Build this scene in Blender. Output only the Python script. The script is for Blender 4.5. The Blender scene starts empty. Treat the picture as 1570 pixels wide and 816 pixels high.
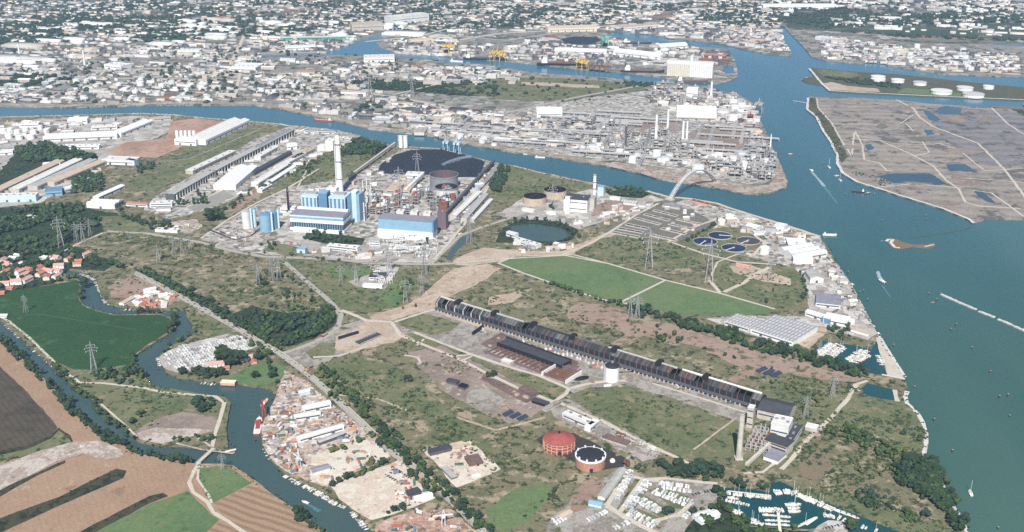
import bpy, bmesh, math, random
import numpy as np
from mathutils import Vector, Matrix
from mathutils.geometry import tessellate_polygon
R = math.radians
rng = random.Random(7)
nrng = np.random.default_rng(11)
scene = bpy.context.scene
COL = scene.collection

# ------------------------------------------------------------------ camera, sky, sun, exposure
H = 730.0            # flying height of the camera over the water, metres
FPX = 1690.0         # focal length in pixels of the 1570 px wide photograph
PITCH = R(20.9)
cam = bpy.data.cameras.new('camera'); cam.sensor_width = 36.0; cam.lens = 36.0*FPX/1570.0
cam.clip_start = 1.0; cam.clip_end = 60000.0
camo = bpy.data.objects.new('camera', cam); COL.objects.link(camo)
camo.location = (0, 0, H); camo.rotation_euler = (R(90)-PITCH, 0, 0)
scene.camera = camo

SUN_EL, SUN_AZ = 45.0, 6.0      # shadows run away from the camera, a little to the right
world = bpy.data.worlds.new('World'); scene.world = world; world.use_nodes = True
wn = world.node_tree; wn.nodes.clear()
sky = wn.nodes.new('ShaderNodeTexSky'); sky.sky_type = 'NISHITA'; sky.sun_disc = False
sky.sun_elevation = R(SUN_EL); sky.sun_rotation = R(180+SUN_AZ); sky.altitude = 300; sky.air_density = 1.0; sky.dust_density = 0.3; sky.ozone_density = 2.0
bg = wn.nodes.new('ShaderNodeBackground'); bg.inputs['Strength'].default_value = 0.052
wo = wn.nodes.new('ShaderNodeOutputWorld')
wn.links.new(sky.outputs[0], bg.inputs[0]); wn.links.new(bg.outputs[0], wo.inputs[0])
sl = bpy.data.lights.new('sun', 'SUN'); sl.energy = 4.8; sl.angle = R(0.5); sl.color = (1.0, 0.965, 0.92)
so = bpy.data.objects.new('sun', sl); COL.objects.link(so)
_a = R(SUN_AZ)
_d = Vector((math.sin(_a)*math.cos(R(SUN_EL)), math.cos(_a)*math.cos(R(SUN_EL)), -math.sin(R(SUN_EL))))
so.rotation_euler = _d.to_track_quat('-Z', 'Y').to_euler(); so.location = (0, -500, 1500)
vs = scene.view_settings
vs.view_transform = 'Standard'; vs.look = 'None'; vs.gamma = 1.0; vs.use_curve_mapping = False
vs.exposure = 0.76
scene.cycles.max_bounces = 5; scene.cycles.diffuse_bounces = 2; scene.cycles.glossy_bounces = 2
scene.cycles.volume_bounces = 0; scene.cycles.use_denoising = False

# ------------------------------------------------------------------ ground plan: photo pixel -> point on the ground
LZ = 2.5             # level of the land above the water
_cp, _sp = math.cos(PITCH), math.sin(PITCH)
def G(px, py, z=LZ):
    u, v = (px-785.0)/FPX, (408.0-py)/FPX
    dx, dy, dz = u, _cp+v*_sp, -_sp+v*_cp
    t = (H-z)/(-dz)
    return Vector((dx*t, dy*t, z))
def P(x, y, z):      # point -> photo pixel
    dz = z-H
    f = y*_cp-dz*_sp; w = y*_sp+dz*_cp
    return 785+FPX*x/f, 408-FPX*w/f
def HT(px, py, ptop):   # height of an upright thing with its foot at (px,py) and its head at row ptop
    g = G(px, py); v = (408.0-ptop)/FPX
    a = (-_sp+v*_cp)/(_cp+v*_sp)
    return H+a*g.y-LZ
def PX(px, py):      # metres per pixel across, at a place on the ground
    return (G(px+1, py)-G(px, py)).length

# ------------------------------------------------------------------ materials
K = 1.75
KP = 1.3     # painted things read lighter than open ground
def lin(c, k=K):
    o = []
    for s in c[:3]:
        s = s/255.0
        l = s/12.92 if s <= .04045 else ((s+.055)/1.055)**2.4
        o.append(min(l/k, .86))
    return (*o, 1.0)
def newmat(name):
    m = bpy.data.materials.new(name); m.use_nodes = True
    nt = m.node_tree; nt.nodes.clear()
    out = nt.nodes.new('ShaderNodeOutputMaterial'); b = nt.nodes.new('ShaderNodeBsdfPrincipled')
    nt.links.new(b.outputs[0], out.inputs[0])
    return m, nt, b
def nd(nt, t, **kw):
    n = nt.nodes.new(t)
    for k, v in kw.items():
        if k in n.inputs: n.inputs[k].default_value = v
        else: setattr(n, k, v)
    return n
def ramp(nt, fac, cols, interp='LINEAR', k=None):
    r = nt.nodes.new('ShaderNodeValToRGB'); r.color_ramp.interpolation = interp
    el = r.color_ramp.elements
    while len(el) < len(cols): el.new(0.5)
    for i, c in enumerate(cols):
        if len(c) == 2: el[i].position, cc = c
        else: el[i].position, cc = i/max(1, len(cols)-1), c
        el[i].color = lin(cc, k or K)
    nt.links.new(fac, r.inputs[0]); return r.outputs[0]
def math_(nt, op, a, b=None, c=None):
    n = nt.nodes.new('ShaderNodeMath'); n.operation = op
    for i, x in enumerate((a, b, c)):
        if x is None: continue
        if isinstance(x, (int, float)): n.inputs[i].default_value = x
        else: nt.links.new(x, n.inputs[i])
    return n.outputs[0]
def mixc(nt, f, a, b, mode='MIX'):
    n = nt.nodes.new('ShaderNodeMix'); n.data_type = 'RGBA'; n.blend_type = mode
    if isinstance(f, (int, float)): n.inputs[0].default_value = f
    else: nt.links.new(f, n.inputs[0])
    for i, x in ((6, a), (7, b)):
        if isinstance(x, tuple): n.inputs[i].default_value = x
        else: nt.links.new(x, n.inputs[i])
    return n.outputs[2]
def noise(nt, vec, size, detail=5.0, rough=.6, off=0.0):
    n = nd(nt, 'ShaderNodeTexNoise', Scale=1.0/size, Detail=detail, Roughness=rough)
    if off:
        a = nd(nt, 'ShaderNodeVectorMath', operation='ADD'); a.inputs[1].default_value = (off, off*1.7, 0)
        nt.links.new(vec, a.inputs[0]); vec = a.outputs[0]
    nt.links.new(vec, n.inputs['Vector']); return n.outputs['Fac']
def pos(nt): return nt.nodes.new('ShaderNodeNewGeometry').outputs['Position']
def stretch(nt, f, lo, hi):
    n = nt.nodes.new('ShaderNodeMapRange'); n.inputs[1].default_value = lo; n.inputs[2].default_value = hi
    nt.links.new(f, n.inputs[0]); return n.outputs[0]

def ground(name, cols, big=120., small=9., fine=2.5, w=(.55, .45), spots=None, rows=None, cells=None, rough=.95):
    """Earth, grass, fields: two sizes of noise through a ramp; SPOTS (colour, size, amount) of another ground; ROWS (azimuth, spacing, colour, amount) furrows; CELLS (size, colours, amount) yard patches."""
    m, nt, b = newmat(name); p = pos(nt); off = float(sum(ord(q)*(i+1) for i, q in enumerate(name)) % 997)
    n1 = noise(nt, p, big, 6, .62, off); n2 = noise(nt, p, small, 5, .7, off+11)
    f = math_(nt, 'ADD', math_(nt, 'MULTIPLY', n1, w[0]), math_(nt, 'MULTIPLY', n2, w[1]))
    c = ramp(nt, stretch(nt, f, .34, .66), cols)
    if cells:
        v = nd(nt, 'ShaderNodeTexVoronoi', Scale=1.0/cells[0], Randomness=.9); v.distance = 'CHEBYCHEV'; nt.links.new(p, v.inputs['Vector'])
        s = nt.nodes.new('ShaderNodeSeparateColor'); nt.links.new(v.outputs['Color'], s.inputs[0])
        cc = ramp(nt, s.outputs[0], cells[1], 'CONSTANT')
        a = math_(nt, 'MULTIPLY', math_(nt, 'GREATER_THAN', s.outputs[1], 1-cells[2]), .85)
        c = mixc(nt, a, c, cc)
    for sp in (spots or []):
        s = stretch(nt, noise(nt, p, sp[1], 5, .72, off+31+sp[1]), 1-sp[2], 1.06-sp[2])
        c = mixc(nt, s, c, lin(sp[0]))
    if rows:
        a = R(rows[0]); dp = nd(nt, 'ShaderNodeVectorMath', operation='DOT_PRODUCT'); dp.inputs[1].default_value = (math.cos(a), math.sin(a), 0)
        nt.links.new(p, dp.inputs[0])
        wob = math_(nt, 'MULTIPLY', noise(nt, p, 40, 2, .5, 3), rows[1]*.8)
        s = math_(nt, 'SINE', math_(nt, 'MULTIPLY', math_(nt, 'ADD', dp.outputs['Value'], wob), 2*math.pi/rows[1]))
        c = mixc(nt, math_(nt, 'MULTIPLY', stretch(nt, s, -.6, .9), rows[3]), c, lin(rows[2]))
    g = stretch(nt, noise(nt, p, fine, 3, .7, 5), .2, .8)
    hs = nd(nt, 'ShaderNodeHueSaturation'); nt.links.new(c, hs.inputs['Color'])
    nt.links.new(math_(nt, 'ADD', math_(nt, 'MULTIPLY', g, .5), .75), hs.inputs['Value'])
    nt.links.new(hs.outputs[0], b.inputs['Base Color']); b.inputs['Roughness'].default_value = rough
    b.inputs['Specular IOR Level'].default_value = .15
    return m
def paint(name, col, rough=.7, dirt=.25, metal=0.0, vary=None, size=6.0, streak=False):
    """Painted, rendered or metal surfaces with weathering; VARY: colours picked per object."""
    m, nt, b = newmat(name)
    if vary:
        oi = nt.nodes.new('ShaderNodeObjectInfo'); base = ramp(nt, oi.outputs['Random'], vary, 'CONSTANT', KP)
    else:
        rgb = nt.nodes.new('ShaderNodeRGB'); rgb.outputs[0].default_value = lin(col, KP); base = rgb.outputs[0]
    p = pos(nt)
    n = stretch(nt, noise(nt, p, size, 6, .7, len(name)*3.1), .35, .75)
    hs = nd(nt, 'ShaderNodeHueSaturation'); nt.links.new(base, hs.inputs['Color'])
    nt.links.new(math_(nt, 'SUBTRACT', 1.0, math_(nt, 'MULTIPLY', n, dirt)), hs.inputs['Value'])
    hs.inputs['Saturation'].default_value = 1.0
    nt.links.new(hs.outputs[0], b.inputs['Base Color']); b.inputs['Roughness'].default_value = rough
    b.inputs['Metallic'].default_value = metal; b.inputs['Specular IOR Level'].default_value = .3
    return m
def ribbed(name, col, col2, az, spacing, rough=.6, dirt=.2):
    m, nt, b = newmat(name); p = nt.nodes.new('ShaderNodeTexCoord').outputs['Object']
    a = R(az); dp = nd(nt, 'ShaderNodeVectorMath', operation='DOT_PRODUCT'); dp.inputs[1].default_value = (math.cos(a), math.sin(a), 0)
    nt.links.new(p, dp.inputs[0])
    s = math_(nt, 'SINE', math_(nt, 'MULTIPLY', dp.outputs['Value'], 2*math.pi/spacing))
    c = mixc(nt, stretch(nt, s, .2, .5), lin(col, KP), lin(col2, KP))
    n = stretch(nt, noise(nt, p, 8, 6, .7), .4, .75)
    c = mixc(nt, math_(nt, 'MULTIPLY', n, dirt), c, (.05, .045, .04, 1))
    nt.links.new(c, b.inputs['Base Color']); b.inputs['Roughness'].default_value = rough
    return m
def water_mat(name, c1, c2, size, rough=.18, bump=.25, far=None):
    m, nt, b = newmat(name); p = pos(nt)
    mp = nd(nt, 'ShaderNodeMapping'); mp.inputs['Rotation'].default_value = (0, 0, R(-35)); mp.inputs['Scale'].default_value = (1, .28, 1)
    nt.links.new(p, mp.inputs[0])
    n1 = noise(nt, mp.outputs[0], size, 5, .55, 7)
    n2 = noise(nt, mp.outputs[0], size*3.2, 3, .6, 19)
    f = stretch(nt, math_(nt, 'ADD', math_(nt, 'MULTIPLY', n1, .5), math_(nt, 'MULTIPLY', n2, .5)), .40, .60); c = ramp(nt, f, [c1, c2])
    if far:      # base colour turns bluer with distance, painting in the sky's grazing reflection
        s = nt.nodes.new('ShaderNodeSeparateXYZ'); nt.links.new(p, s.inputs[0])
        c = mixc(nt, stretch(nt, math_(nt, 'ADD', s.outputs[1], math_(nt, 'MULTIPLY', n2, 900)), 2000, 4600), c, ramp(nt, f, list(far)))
    nt.links.new(c, b.inputs['Base Color']); b.inputs['Roughness'].default_value = rough; b.inputs['IOR'].default_value = 1.33
    bn = nd(nt, 'ShaderNodeBump', Strength=bump, Distance=1.0)
    nt.links.new(noise(nt, p, 7, 3, .6, 2), bn.inputs['Height']); nt.links.new(bn.outputs[0], b.inputs['Normal'])
    return m

# ------------------------------------------------------------------ mesh helpers
class MB:
    def __init__(s): s.v = []; s.f = []; s.m = []
    def face(s, pts, m=0):
        b = len(s.v); s.v += [tuple(p) for p in pts]; s.f.append(tuple(range(b, b+len(pts)))); s.m.append(m)
    def hexa(s, p, m=0, bottom=False, top=None):
        b = len(s.v); s.v += [tuple(q) for q in p]
        fs = [(4, 5, 6, 7), (0, 1, 5, 4), (1, 2, 6, 5), (2, 3, 7, 6), (3, 0, 4, 7)] + ([(3, 2, 1, 0)] if bottom else [])
        for i, f in enumerate(fs): s.f.append(tuple(b+k for k in f)); s.m.append(top if (top is not None and i == 0) else m)
    def box(s, x0, x1, y0, y1, z0, z1, m=0, bottom=False, top=None):
        s.hexa([(x0, y0, z0), (x1, y0, z0), (x1, y1, z0), (x0, y1, z0), (x0, y0, z1), (x1, y0, z1), (x1, y1, z1), (x0, y1, z1)], m, bottom, top); return s
    def rbox(s, cx, cy, z0, lx, ly, lz, a=0, m=0, top=None, bottom=False):
        c, q = math.cos(a), math.sin(a)
        def t(x, y, z): return (cx+c*x-q*y, cy+q*x+c*y, z)
        x, y = lx/2, ly/2
        s.hexa([t(-x, -y, z0), t(x, -y, z0), t(x, y, z0), t(-x, y, z0), t(-x, -y, z0+lz), t(x, -y, z0+lz), t(x, y, z0+lz), t(-x, y, z0+lz)], m, bottom, top); return s
    def gable(s, x0, x1, y0, y1, z0, z1, ov=.3, m=0, along='x', th=.25):
        """a pitched roof shell with eaves, ridge along x or y"""
        if along == 'x':
            ym = (y0+y1)/2; k = (z1-z0)/max(.1, ym-y0)
            a = [(x0-ov, y0-ov, z0-ov*k), (x1+ov, y0-ov, z0-ov*k), (x1+ov, ym, z1), (x0-ov, ym, z1), (x0-ov, y1+ov, z0-ov*k), (x1+ov, y1+ov, z0-ov*k)]
        else:
            xm = (x0+x1)/2; k = (z1-z0)/max(.1, xm-x0)
            a = [(x0-ov, y1+ov, z0-ov*k), (x0-ov, y0-ov, z0-ov*k), (xm, y0-ov, z1), (xm, y1+ov, z1), (x1+ov, y1+ov, z0-ov*k), (x1+ov, y0-ov, z0-ov*k)]
        b = len(s.v); s.v += a+[(p[0], p[1], p[2]+th) for p in a]
        for f in ((6, 7, 8, 9), (9, 8, 11, 10), (1, 0, 3, 2), (2, 3, 4, 5), (0, 1, 7, 6), (5, 4, 10, 11), (1, 2, 8, 7), (2, 5, 11, 8), (3, 0, 6, 9), (4, 3, 9, 10)):
            s.f.append(tuple(b+k for k in f)); s.m.append(m)
        return s
    def gwall(s, x0, x1, y0, y1, z0, ze, zr, m=0, along='x'):
        """walls of a gabled block, open to its roof"""
        if along == 'x':
            ym = (y0+y1)/2
            s.face([(x0, y0, z0), (x1, y0, z0), (x1, y0, ze), (x0, y0, ze)], m); s.face([(x1, y1, z0), (x0, y1, z0), (x0, y1, ze), (x1, y1, ze)], m)
            s.face([(x1, y0, z0), (x1, y1, z0), (x1, y1, ze), (x1, ym, zr), (x1, y0, ze)], m); s.face([(x0, y1, z0), (x0, y0, z0), (x0, y0, ze), (x0, ym, zr), (x0, y1, ze)], m)
        else:
            xm = (x0+x1)/2
            s.face([(x0, y1, z0), (x0, y0, z0), (x0, y0, ze), (x0, y1, ze)], m); s.face([(x1, y0, z0), (x1, y1, z0), (x1, y1, ze), (x1, y0, ze)], m)
            s.face([(x0, y0, z0), (x1, y0, z0), (x1, y0, ze), (xm, y0, zr), (x0, y0, ze)], m); s.face([(x1, y1, z0), (x0, y1, z0), (x0, y1, ze), (xm, y1, zr), (x1, y1, ze)], m)
        return s
    def cyl(s, x, y, z0, z1, r0, r1=None, n=16, m=0, cap=True, mcap=None, bottom=False):
        r1 = r0 if r1 is None else r1; b = len(s.v)
        cs = [(math.cos(2*math.pi*i/n), math.sin(2*math.pi*i/n)) for i in range(n)]
        s.v += [(x+r0*c, y+r0*q, z0) for c, q in cs]+[(x+r1*c, y+r1*q, z1) for c, q in cs]
        for i in range(n): j = (i+1) % n; s.f.append((b+i, b+j, b+n+j, b+n+i)); s.m.append(m)
        if cap: s.f.append(tuple(b+n+i for i in range(n))); s.m.append(m if mcap is None else mcap)
        if bottom: s.f.append(tuple(b+n-1-i for i in range(n))); s.m.append(m)
        return s
    def tube(s, p, q, r, n=5, m=0, r1=None):
        p, q = Vector(p), Vector(q); d = (q-p)
        if d.length < 1e-6: return s
        d.normalize(); u = d.orthogonal().normalized(); w = d.cross(u); b = len(s.v); r1 = r if r1 is None else r1
        for c, rr in ((p, r), (q, r1)):
            for i in range(n):
                a = 2*math.pi*i/n; s.v.append(tuple(c+u*(math.cos(a)*rr)+w*(math.sin(a)*rr)))
        for i in range(n): j = (i+1) % n; s.f.append((b+i, b+j, b+n+j, b+n+i)); s.m.append(m)
        s.f.append(tuple(b+n+i for i in range(n))); s.m.append(m); s.f.append(tuple(b+n-1-i for i in range(n))); s.m.append(m)
        return s
    def rings(s, prof, x=0, y=0, n=20, m=0, cap=True, ms=None):
        """lathe: prof = [(r,z),...] upwards"""
        b = len(s.v)
        for r, z in prof: s.v += [(x+r*math.cos(2*math.pi*i/n), y+r*math.sin(2*math.pi*i/n), z) for i in range(n)]
        for k in range(len(prof)-1):
            for i in range(n): j = (i+1) % n; s.f.append((b+k*n+i, b+k*n+j, b+(k+1)*n+j, b+(k+1)*n+i)); s.m.append(m if ms is None else ms[k])
        if cap: s.f.append(tuple(b+(len(prof)-1)*n+i for i in range(n))); s.m.append(m if ms is None else ms[-1])
        return s
    def mesh(s, name, mats):
        me = bpy.data.meshes.new(name); me.from_pydata(s.v, [], s.f)
        for m in (mats if isinstance(mats, (list, tuple)) else [mats]): me.materials.append(m)
        if any(s.m): me.polygons.foreach_set('material_index', s.m)
        me.update(); return me
    def build(s, name, mats, parent=None, loc=None, rz=0):
        o = bpy.data.objects.new(name, s.mesh(name, mats)); COL.objects.link(o)
        if parent is not None: o.parent = parent
        if loc is not None: o.location = loc
        if rz: o.rotation_euler = (0, 0, rz)
        return o
def tag(o, label=None, cat=None, group=None, kind=None):
    if label: o['label'] = label
    if cat: o['category'] = cat
    if group: o['group'] = group
    if kind: o['kind'] = kind
    return o
def thing(name, label, cat, loc=(0, 0, 0), rz=0, group=None):
    o = bpy.data.objects.new(name, None); COL.objects.link(o); o.location = loc; o.rotation_euler = (0, 0, rz); o.empty_display_size = 5
    return tag(o, label, cat, group)
KIDS = {}
def dup(o, loc=None, rz=None, scale=None, label=None, group=None, kids=True):
    c = o.copy(); COL.objects.link(c)
    if loc is not None: c.location = loc
    if rz is not None: c.rotation_euler = (0, 0, rz)
    if scale is not None: c.scale = scale
    if label: c['label'] = label
    if group: c['group'] = group
    if kids:
        if o.name not in KIDS: KIDS[o.name] = [(k, list(k.children)) for k in o.children]
        for k, sub in KIDS[o.name]:
            kc = k.copy(); COL.objects.link(kc); kc.parent = c
            for s in sub: sc = s.copy(); COL.objects.link(sc); sc.parent = kc
    return c
def arrays(name, V, F, mats, mi=None):
    """big mesh from numpy: V (n,3), F (m,k) all faces with k corners"""
    me = bpy.data.meshes.new(name); n, m, k = len(V), len(F), F.shape[1]
    me.vertices.add(n); me.vertices.foreach_set('co', V.astype(np.float32).ravel())
    me.loops.add(m*k); me.loops.foreach_set('vertex_index', F.astype(np.int32).ravel())
    me.polygons.add(m); me.polygons.foreach_set('loop_start', np.arange(0, m*k, k, dtype=np.int32))
    for q in mats: me.materials.append(q)
    if mi is not None: me.polygons.foreach_set('material_index', mi.astype(np.int32))
    me.update(calc_edges=True); o = bpy.data.objects.new(name, me); COL.objects.link(o); return o

def rough_line(pts, closed, amp, step=12.0, seed=0):
    r = random.Random(seed); out = []
    n = len(pts); rngn = n if closed else n-1
    for i in range(rngn):
        a, b = pts[i], pts[(i+1) % n]; d = (b-a); L = d.length; k = max(1, min(40, int(L/step)))
        nn = Vector((-d.y, d.x, 0)); nn = nn/nn.length if nn.length > 0 else nn
        for j in range(k):
            t = j/k; o = 0 if j == 0 else r.uniform(-amp, amp)
            out.append(a+d*t+nn*o)
    if not closed: out.append(pts[-1])
    return out
_lift = [0]
def sheet(name, pix, mat, z=None, amp=0., step=12., skirt=0, kind='structure', label=None, world_pts=None):
    """a flat piece of ground traced on the ground plan"""
    _lift[0] += 1
    if z is None: z = LZ+.03+.0015*_lift[0]
    pts = world_pts if world_pts is not None else [G(x, y, LZ) for x, y in pix]
    pts = [Vector((p.x, p.y, z)) for p in pts]
    if amp: pts = rough_line(pts, True, amp, step, _lift[0])
    area = sum(pts[i].x*pts[(i+1) % len(pts)].y-pts[(i+1) % len(pts)].x*pts[i].y for i in range(len(pts)))
    if area < 0: pts.reverse()
    tris = tessellate_polygon([pts]); v = [tuple(p) for p in pts]; f = []
    for t in tris:
        a, b, c = (pts[i] for i in t)
        f.append(tuple(t) if (b-a).cross(c-a).z > 0 else tuple(reversed(t)))
    if skirt:
        n = len(pts); v += [(p.x, p.y, z-skirt) for p in pts]
        f += [((i+1) % n, i, n+i, n+(i+1) % n) for i in range(n)]
    me = bpy.data.meshes.new(name); me.from_pydata(v, [], f); me.materials.append(mat); me.update()
    o = bpy.data.objects.new(name, me); COL.objects.link(o); o['kind'] = kind
    if label: o['label'] = label
    return o
def strip(name, pix, width, mat, z=None, amp=0., world_pts=None, taper=None):
    """a road, path or kerb of even width along a line"""
    _lift[0] += 1
    if z is None: z = LZ+.03+.0015*_lift[0]
    pts = world_pts if world_pts is not None else [G(x, y) for x, y in pix]
    if len(pts) > 2:     # smooth the corners
        q = [pts[0]]
        for i in range(1, len(pts)-1):
            q += [pts[i-1]*.25+pts[i]*.75, pts[i], pts[i]*.75+pts[i+1]*.25]
        pts = q+[pts[-1]]
    if amp: pts = rough_line(pts, False, amp, 15, _lift[0])
    v, f = [], []
    for i, p in enumerate(pts):
        d = pts[min(i+1, len(pts)-1)]-pts[max(i-1, 0)]; d.z = 0; d.normalize(); nn = Vector((-d.y, d.x, 0))
        w = width/2*(1 if not amp else random.Random(i).uniform(.8, 1.2))
        v += [(p.x+nn.x*w, p.y+nn.y*w, z), (p.x-nn.x*w, p.y-nn.y*w, z)]
    for i in range(len(pts)-1): f.append((2*i+1, 2*i+3, 2*i+2, 2*i))
    me = bpy.data.meshes.new(name); me.from_pydata(v, [], f); me.materials.append(mat); me.update()
    o = bpy.data.objects.new(name, me); COL.objects.link(o); o['kind'] = 'structure'
    return o
# ------------------------------------------------------------------ ground materials
M = {}
M['scrub'] = ground('scrub', [(96, 102, 72), (118, 120, 88), (144, 136, 108), (122, 122, 92), (158, 146, 122)], 160, 11, 3, spots=[((184, 168, 142), 34, .46), ((66, 80, 54), 15, .47), ((202, 190, 168), 13, .37)])
M['scrub_green'] = ground('scrub_green', [(96, 108, 74), (116, 124, 88), (134, 134, 100), (146, 142, 112)], 90, 10, 3, spots=[((60, 78, 52), 14, .45), ((160, 146, 118), 28, .44)])
M['scrub_dark'] = ground('scrub_dark', [(46, 62, 46), (62, 80, 56), (84, 96, 66)], 60, 9, 3, spots=[((40, 56, 42), 10, .5)])
M['meadow'] = ground('meadow', [(94, 122, 84), (108, 134, 90), (122, 140, 96), (106, 130, 90)], 180, 22, 4, spots=[((128, 138, 92), 60, .42), ((88, 116, 78), 26, .40)], rows=(76, 14, (112, 140, 86), .10))
M['crop'] = ground('crop', [(48, 80, 48), (54, 90, 52), (64, 98, 58)], 220, 30, 4, spots=[((78, 106, 64), 70, .42), ((42, 74, 44), 24, .40)], rows=(100, 9, (74, 116, 70), .12))
M['tan_field'] = ground('tan_field', [(172, 142, 118), (184, 154, 128), (192, 164, 138)], 150, 24, 3, spots=[((202, 180, 156), 50, .40), ((160, 132, 108), 36, .40)], rows=(28, 7, (160, 130, 106), .16))
M['furrow_field'] = ground('furrow_field', [(180, 150, 124), (190, 162, 136)], 100, 14, 3, rows=(62, 11, (146, 120, 94), .75))
M['dark_field'] = ground('dark_field', [(72, 68, 60), (86, 80, 70), (104, 94, 80), (82, 84, 64)], 120, 20, 3, rows=(40, 8, (70, 66, 58), .3))
M['ditch'] = ground('ditch', [(66, 66, 50), (86, 84, 64), (70, 80, 54)], 40, 8, 2.5, spots=[((48, 56, 42), 9, .5)])
M['dirt'] = ground('dirt', [(206, 186, 164), (218, 202, 182), (196, 172, 150), (224, 212, 196)], 70, 9, 3, spots=[((150, 138, 112), 22, .38), ((182, 152, 130), 30, .42)])
M['pink_dirt'] = ground('pink_dirt', [(160, 132, 116), (172, 146, 130), (184, 160, 144), (150, 134, 112)], 90, 12, 3, spots=[((106, 106, 78), 22, .46), ((196, 174, 154), 30, .40)])
M['brown_earth'] = ground('brown_earth', [(134, 120, 98), (146, 130, 108), (152, 138, 116)], 80, 12, 3, spots=[((112, 110, 82), 20, .42)])
M['gravel'] = ground('gravel', [(198, 184, 170), (222, 212, 202), (176, 158, 142), (232, 224, 216)], 30, 7, 2.5, spots=[((140, 122, 106), 12, .4), ((236, 232, 226), 14, .38)])
M['mud'] = ground('mud', [(158, 140, 128), (176, 158, 146), (146, 130, 120), (190, 176, 164)], 70, 14, 3, spots=[((206, 192, 178), 40, .4)])
M['concrete'] = ground('concrete', [(196, 190, 180), (214, 208, 200), (182, 174, 164), (222, 218, 212)], 50, 8, 2.5, spots=[((150, 142, 130), 18, .4)], cells=(18, [(176, 170, 160), (226, 222, 216), (150, 146, 136), (204, 196, 184)], .35))
M['yard'] = ground('yard', [(192, 186, 176), (216, 211, 203), (176, 168, 158), (226, 221, 214)], 40, 7, 2.5, spots=[((120, 114, 100), 12, .42), ((108, 116, 86), 26, .36)], cells=(9, [(236, 234, 230), (146, 138, 128), (190, 180, 168), (110, 106, 98), (212, 196, 180)], .5))
M['scrap_yard'] = ground('scrap_yard', [(214, 192, 174), (230, 216, 202), (196, 172, 154), (238, 230, 222)], 40, 6, 2.5, spots=[((140, 120, 106), 8, .42), ((176, 126, 104), 12, .36)], cells=(5, [(244, 240, 236), (170, 144, 128), (130, 122, 114), (206, 184, 166)], .4))
M['cream_sand'] = ground('cream_sand', [(236, 222, 202), (246, 236, 220), (226, 206, 186), (250, 244, 234)], 40, 8, 2.5, spots=[((196, 170, 150), 16, .40), ((178, 168, 156), 9, .36)])
M['rusty_yard'] = ground('rusty_yard', [(206, 172, 152), (222, 194, 176), (184, 142, 122), (230, 212, 198)], 30, 6, 2, spots=[((146, 98, 80), 10, .45), ((240, 232, 224), 8, .40)])
M['asphalt'] = ground('asphalt', [(160, 156, 148), (176, 172, 164), (150, 146, 140)], 60, 8, 2.5)
M['road'] = ground('road', [(182, 176, 164), (196, 190, 180), (172, 166, 154)], 50, 8, 2.5)
M['path'] = ground('path', [(216, 204, 184), (228, 218, 202), (204, 188, 166)], 40, 6, 2.5)
M['bank'] = ground('bank', [(190, 174, 158), (208, 196, 182), (160, 140, 122), (214, 206, 196)], 40, 8, 2.5, spots=[((116, 108, 84), 20, .4)])
M['stone'] = ground('stone', [(222, 216, 208), (240, 238, 232), (196, 188, 178)], 20, 4, 2)
M['coal'] = ground('coal', [(44, 52, 64), (52, 62, 76), (38, 44, 54)], 50, 8, 3, spots=[((70, 78, 90), 30, .36)])
M['saltmarsh'] = ground('saltmarsh', [(156, 146, 136), (168, 158, 148), (180, 170, 160), (158, 150, 142)], 260, 40, 5, spots=[((112, 106, 94), 50, .44), ((184, 172, 158), 60, .43), ((116, 114, 114), 110, .46)], rows=(84, 46, (124, 112, 102), .3))
M['saltmarsh_grey'] = ground('saltmarsh_grey', [(142, 137, 138), (156, 151, 152), (132, 127, 127)], 320, 40, 5, spots=[((100, 98, 92), 60, .47), ((160, 154, 150), 70, .42)], rows=(86, 60, (116, 112, 112), .35))
M['marsh_dark'] = ground('marsh_dark', [(126, 119, 110), (140, 132, 122), (114, 108, 98)], 90, 16, 4)
M['marsh_green'] = ground('marsh_green', [(92, 94, 72), (106, 104, 82), (78, 84, 64)], 80, 14, 4)
M['industrial'] = ground('industrial', [(112, 110, 100), (146, 140, 130), (172, 166, 158), (98, 104, 88), (160, 152, 142)], 160, 26, 6, spots=[((84, 96, 78), 90, .42), ((206, 200, 192), 50, .38)], cells=(26, [(206, 202, 194), (120, 118, 108), (150, 140, 130), (86, 100, 78), (190, 178, 166), (104, 100, 98)], .28))
M['urban'] = ground('urban', [(82, 96, 82), (104, 112, 98), (146, 140, 130), (88, 102, 84), (176, 166, 156)], 420, 60, 10, spots=[((62, 80, 66), 190, .48), ((182, 172, 164), 70, .40)], cells=(60, [(206, 200, 196), (70, 88, 72), (180, 140, 120), (120, 120, 112)], .42))
M['wood_ground'] = ground('wood_ground', [(62, 80, 66), (74, 92, 72), (92, 104, 82)], 260, 40, 8, spots=[((124, 126, 104), 120, .44)])
M['rust_ground'] = ground('rust_ground', [(150, 96, 72), (170, 116, 90), (126, 84, 66)], 40, 9, 3)
M['red_yard'] = ground('red_yard', [(196, 158, 136), (206, 172, 150), (184, 144, 124), (168, 150, 124)], 80, 14, 3, spots=[((150, 140, 112), 40, .4)])
M['ruin'] = ground('ruin', [(104, 84, 80), (124, 104, 98), (142, 120, 112), (90, 74, 72)], 30, 5, 2, spots=[((190, 178, 168), 9, .38)])
M['slab'] = ground('slab', [(172, 164, 152), (190, 184, 174), (150, 140, 130), (200, 196, 188)], 40, 8, 2.5, spots=[((112, 112, 84), 18, .42)])
M['grey_slab'] = ground('grey_slab', [(122, 118, 112), (138, 134, 126), (108, 106, 98)], 30, 6, 2, spots=[((104, 108, 82), 16, .42)])
M['dark_slab'] = ground('dark_slab', [(64, 60, 62), (80, 74, 74), (54, 50, 52)], 20, 5, 2)
M['water'] = water_mat('water', (52, 98, 92), (84, 120, 108), 420, .16, .3, far=((50, 116, 150), (70, 132, 160)))
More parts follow.
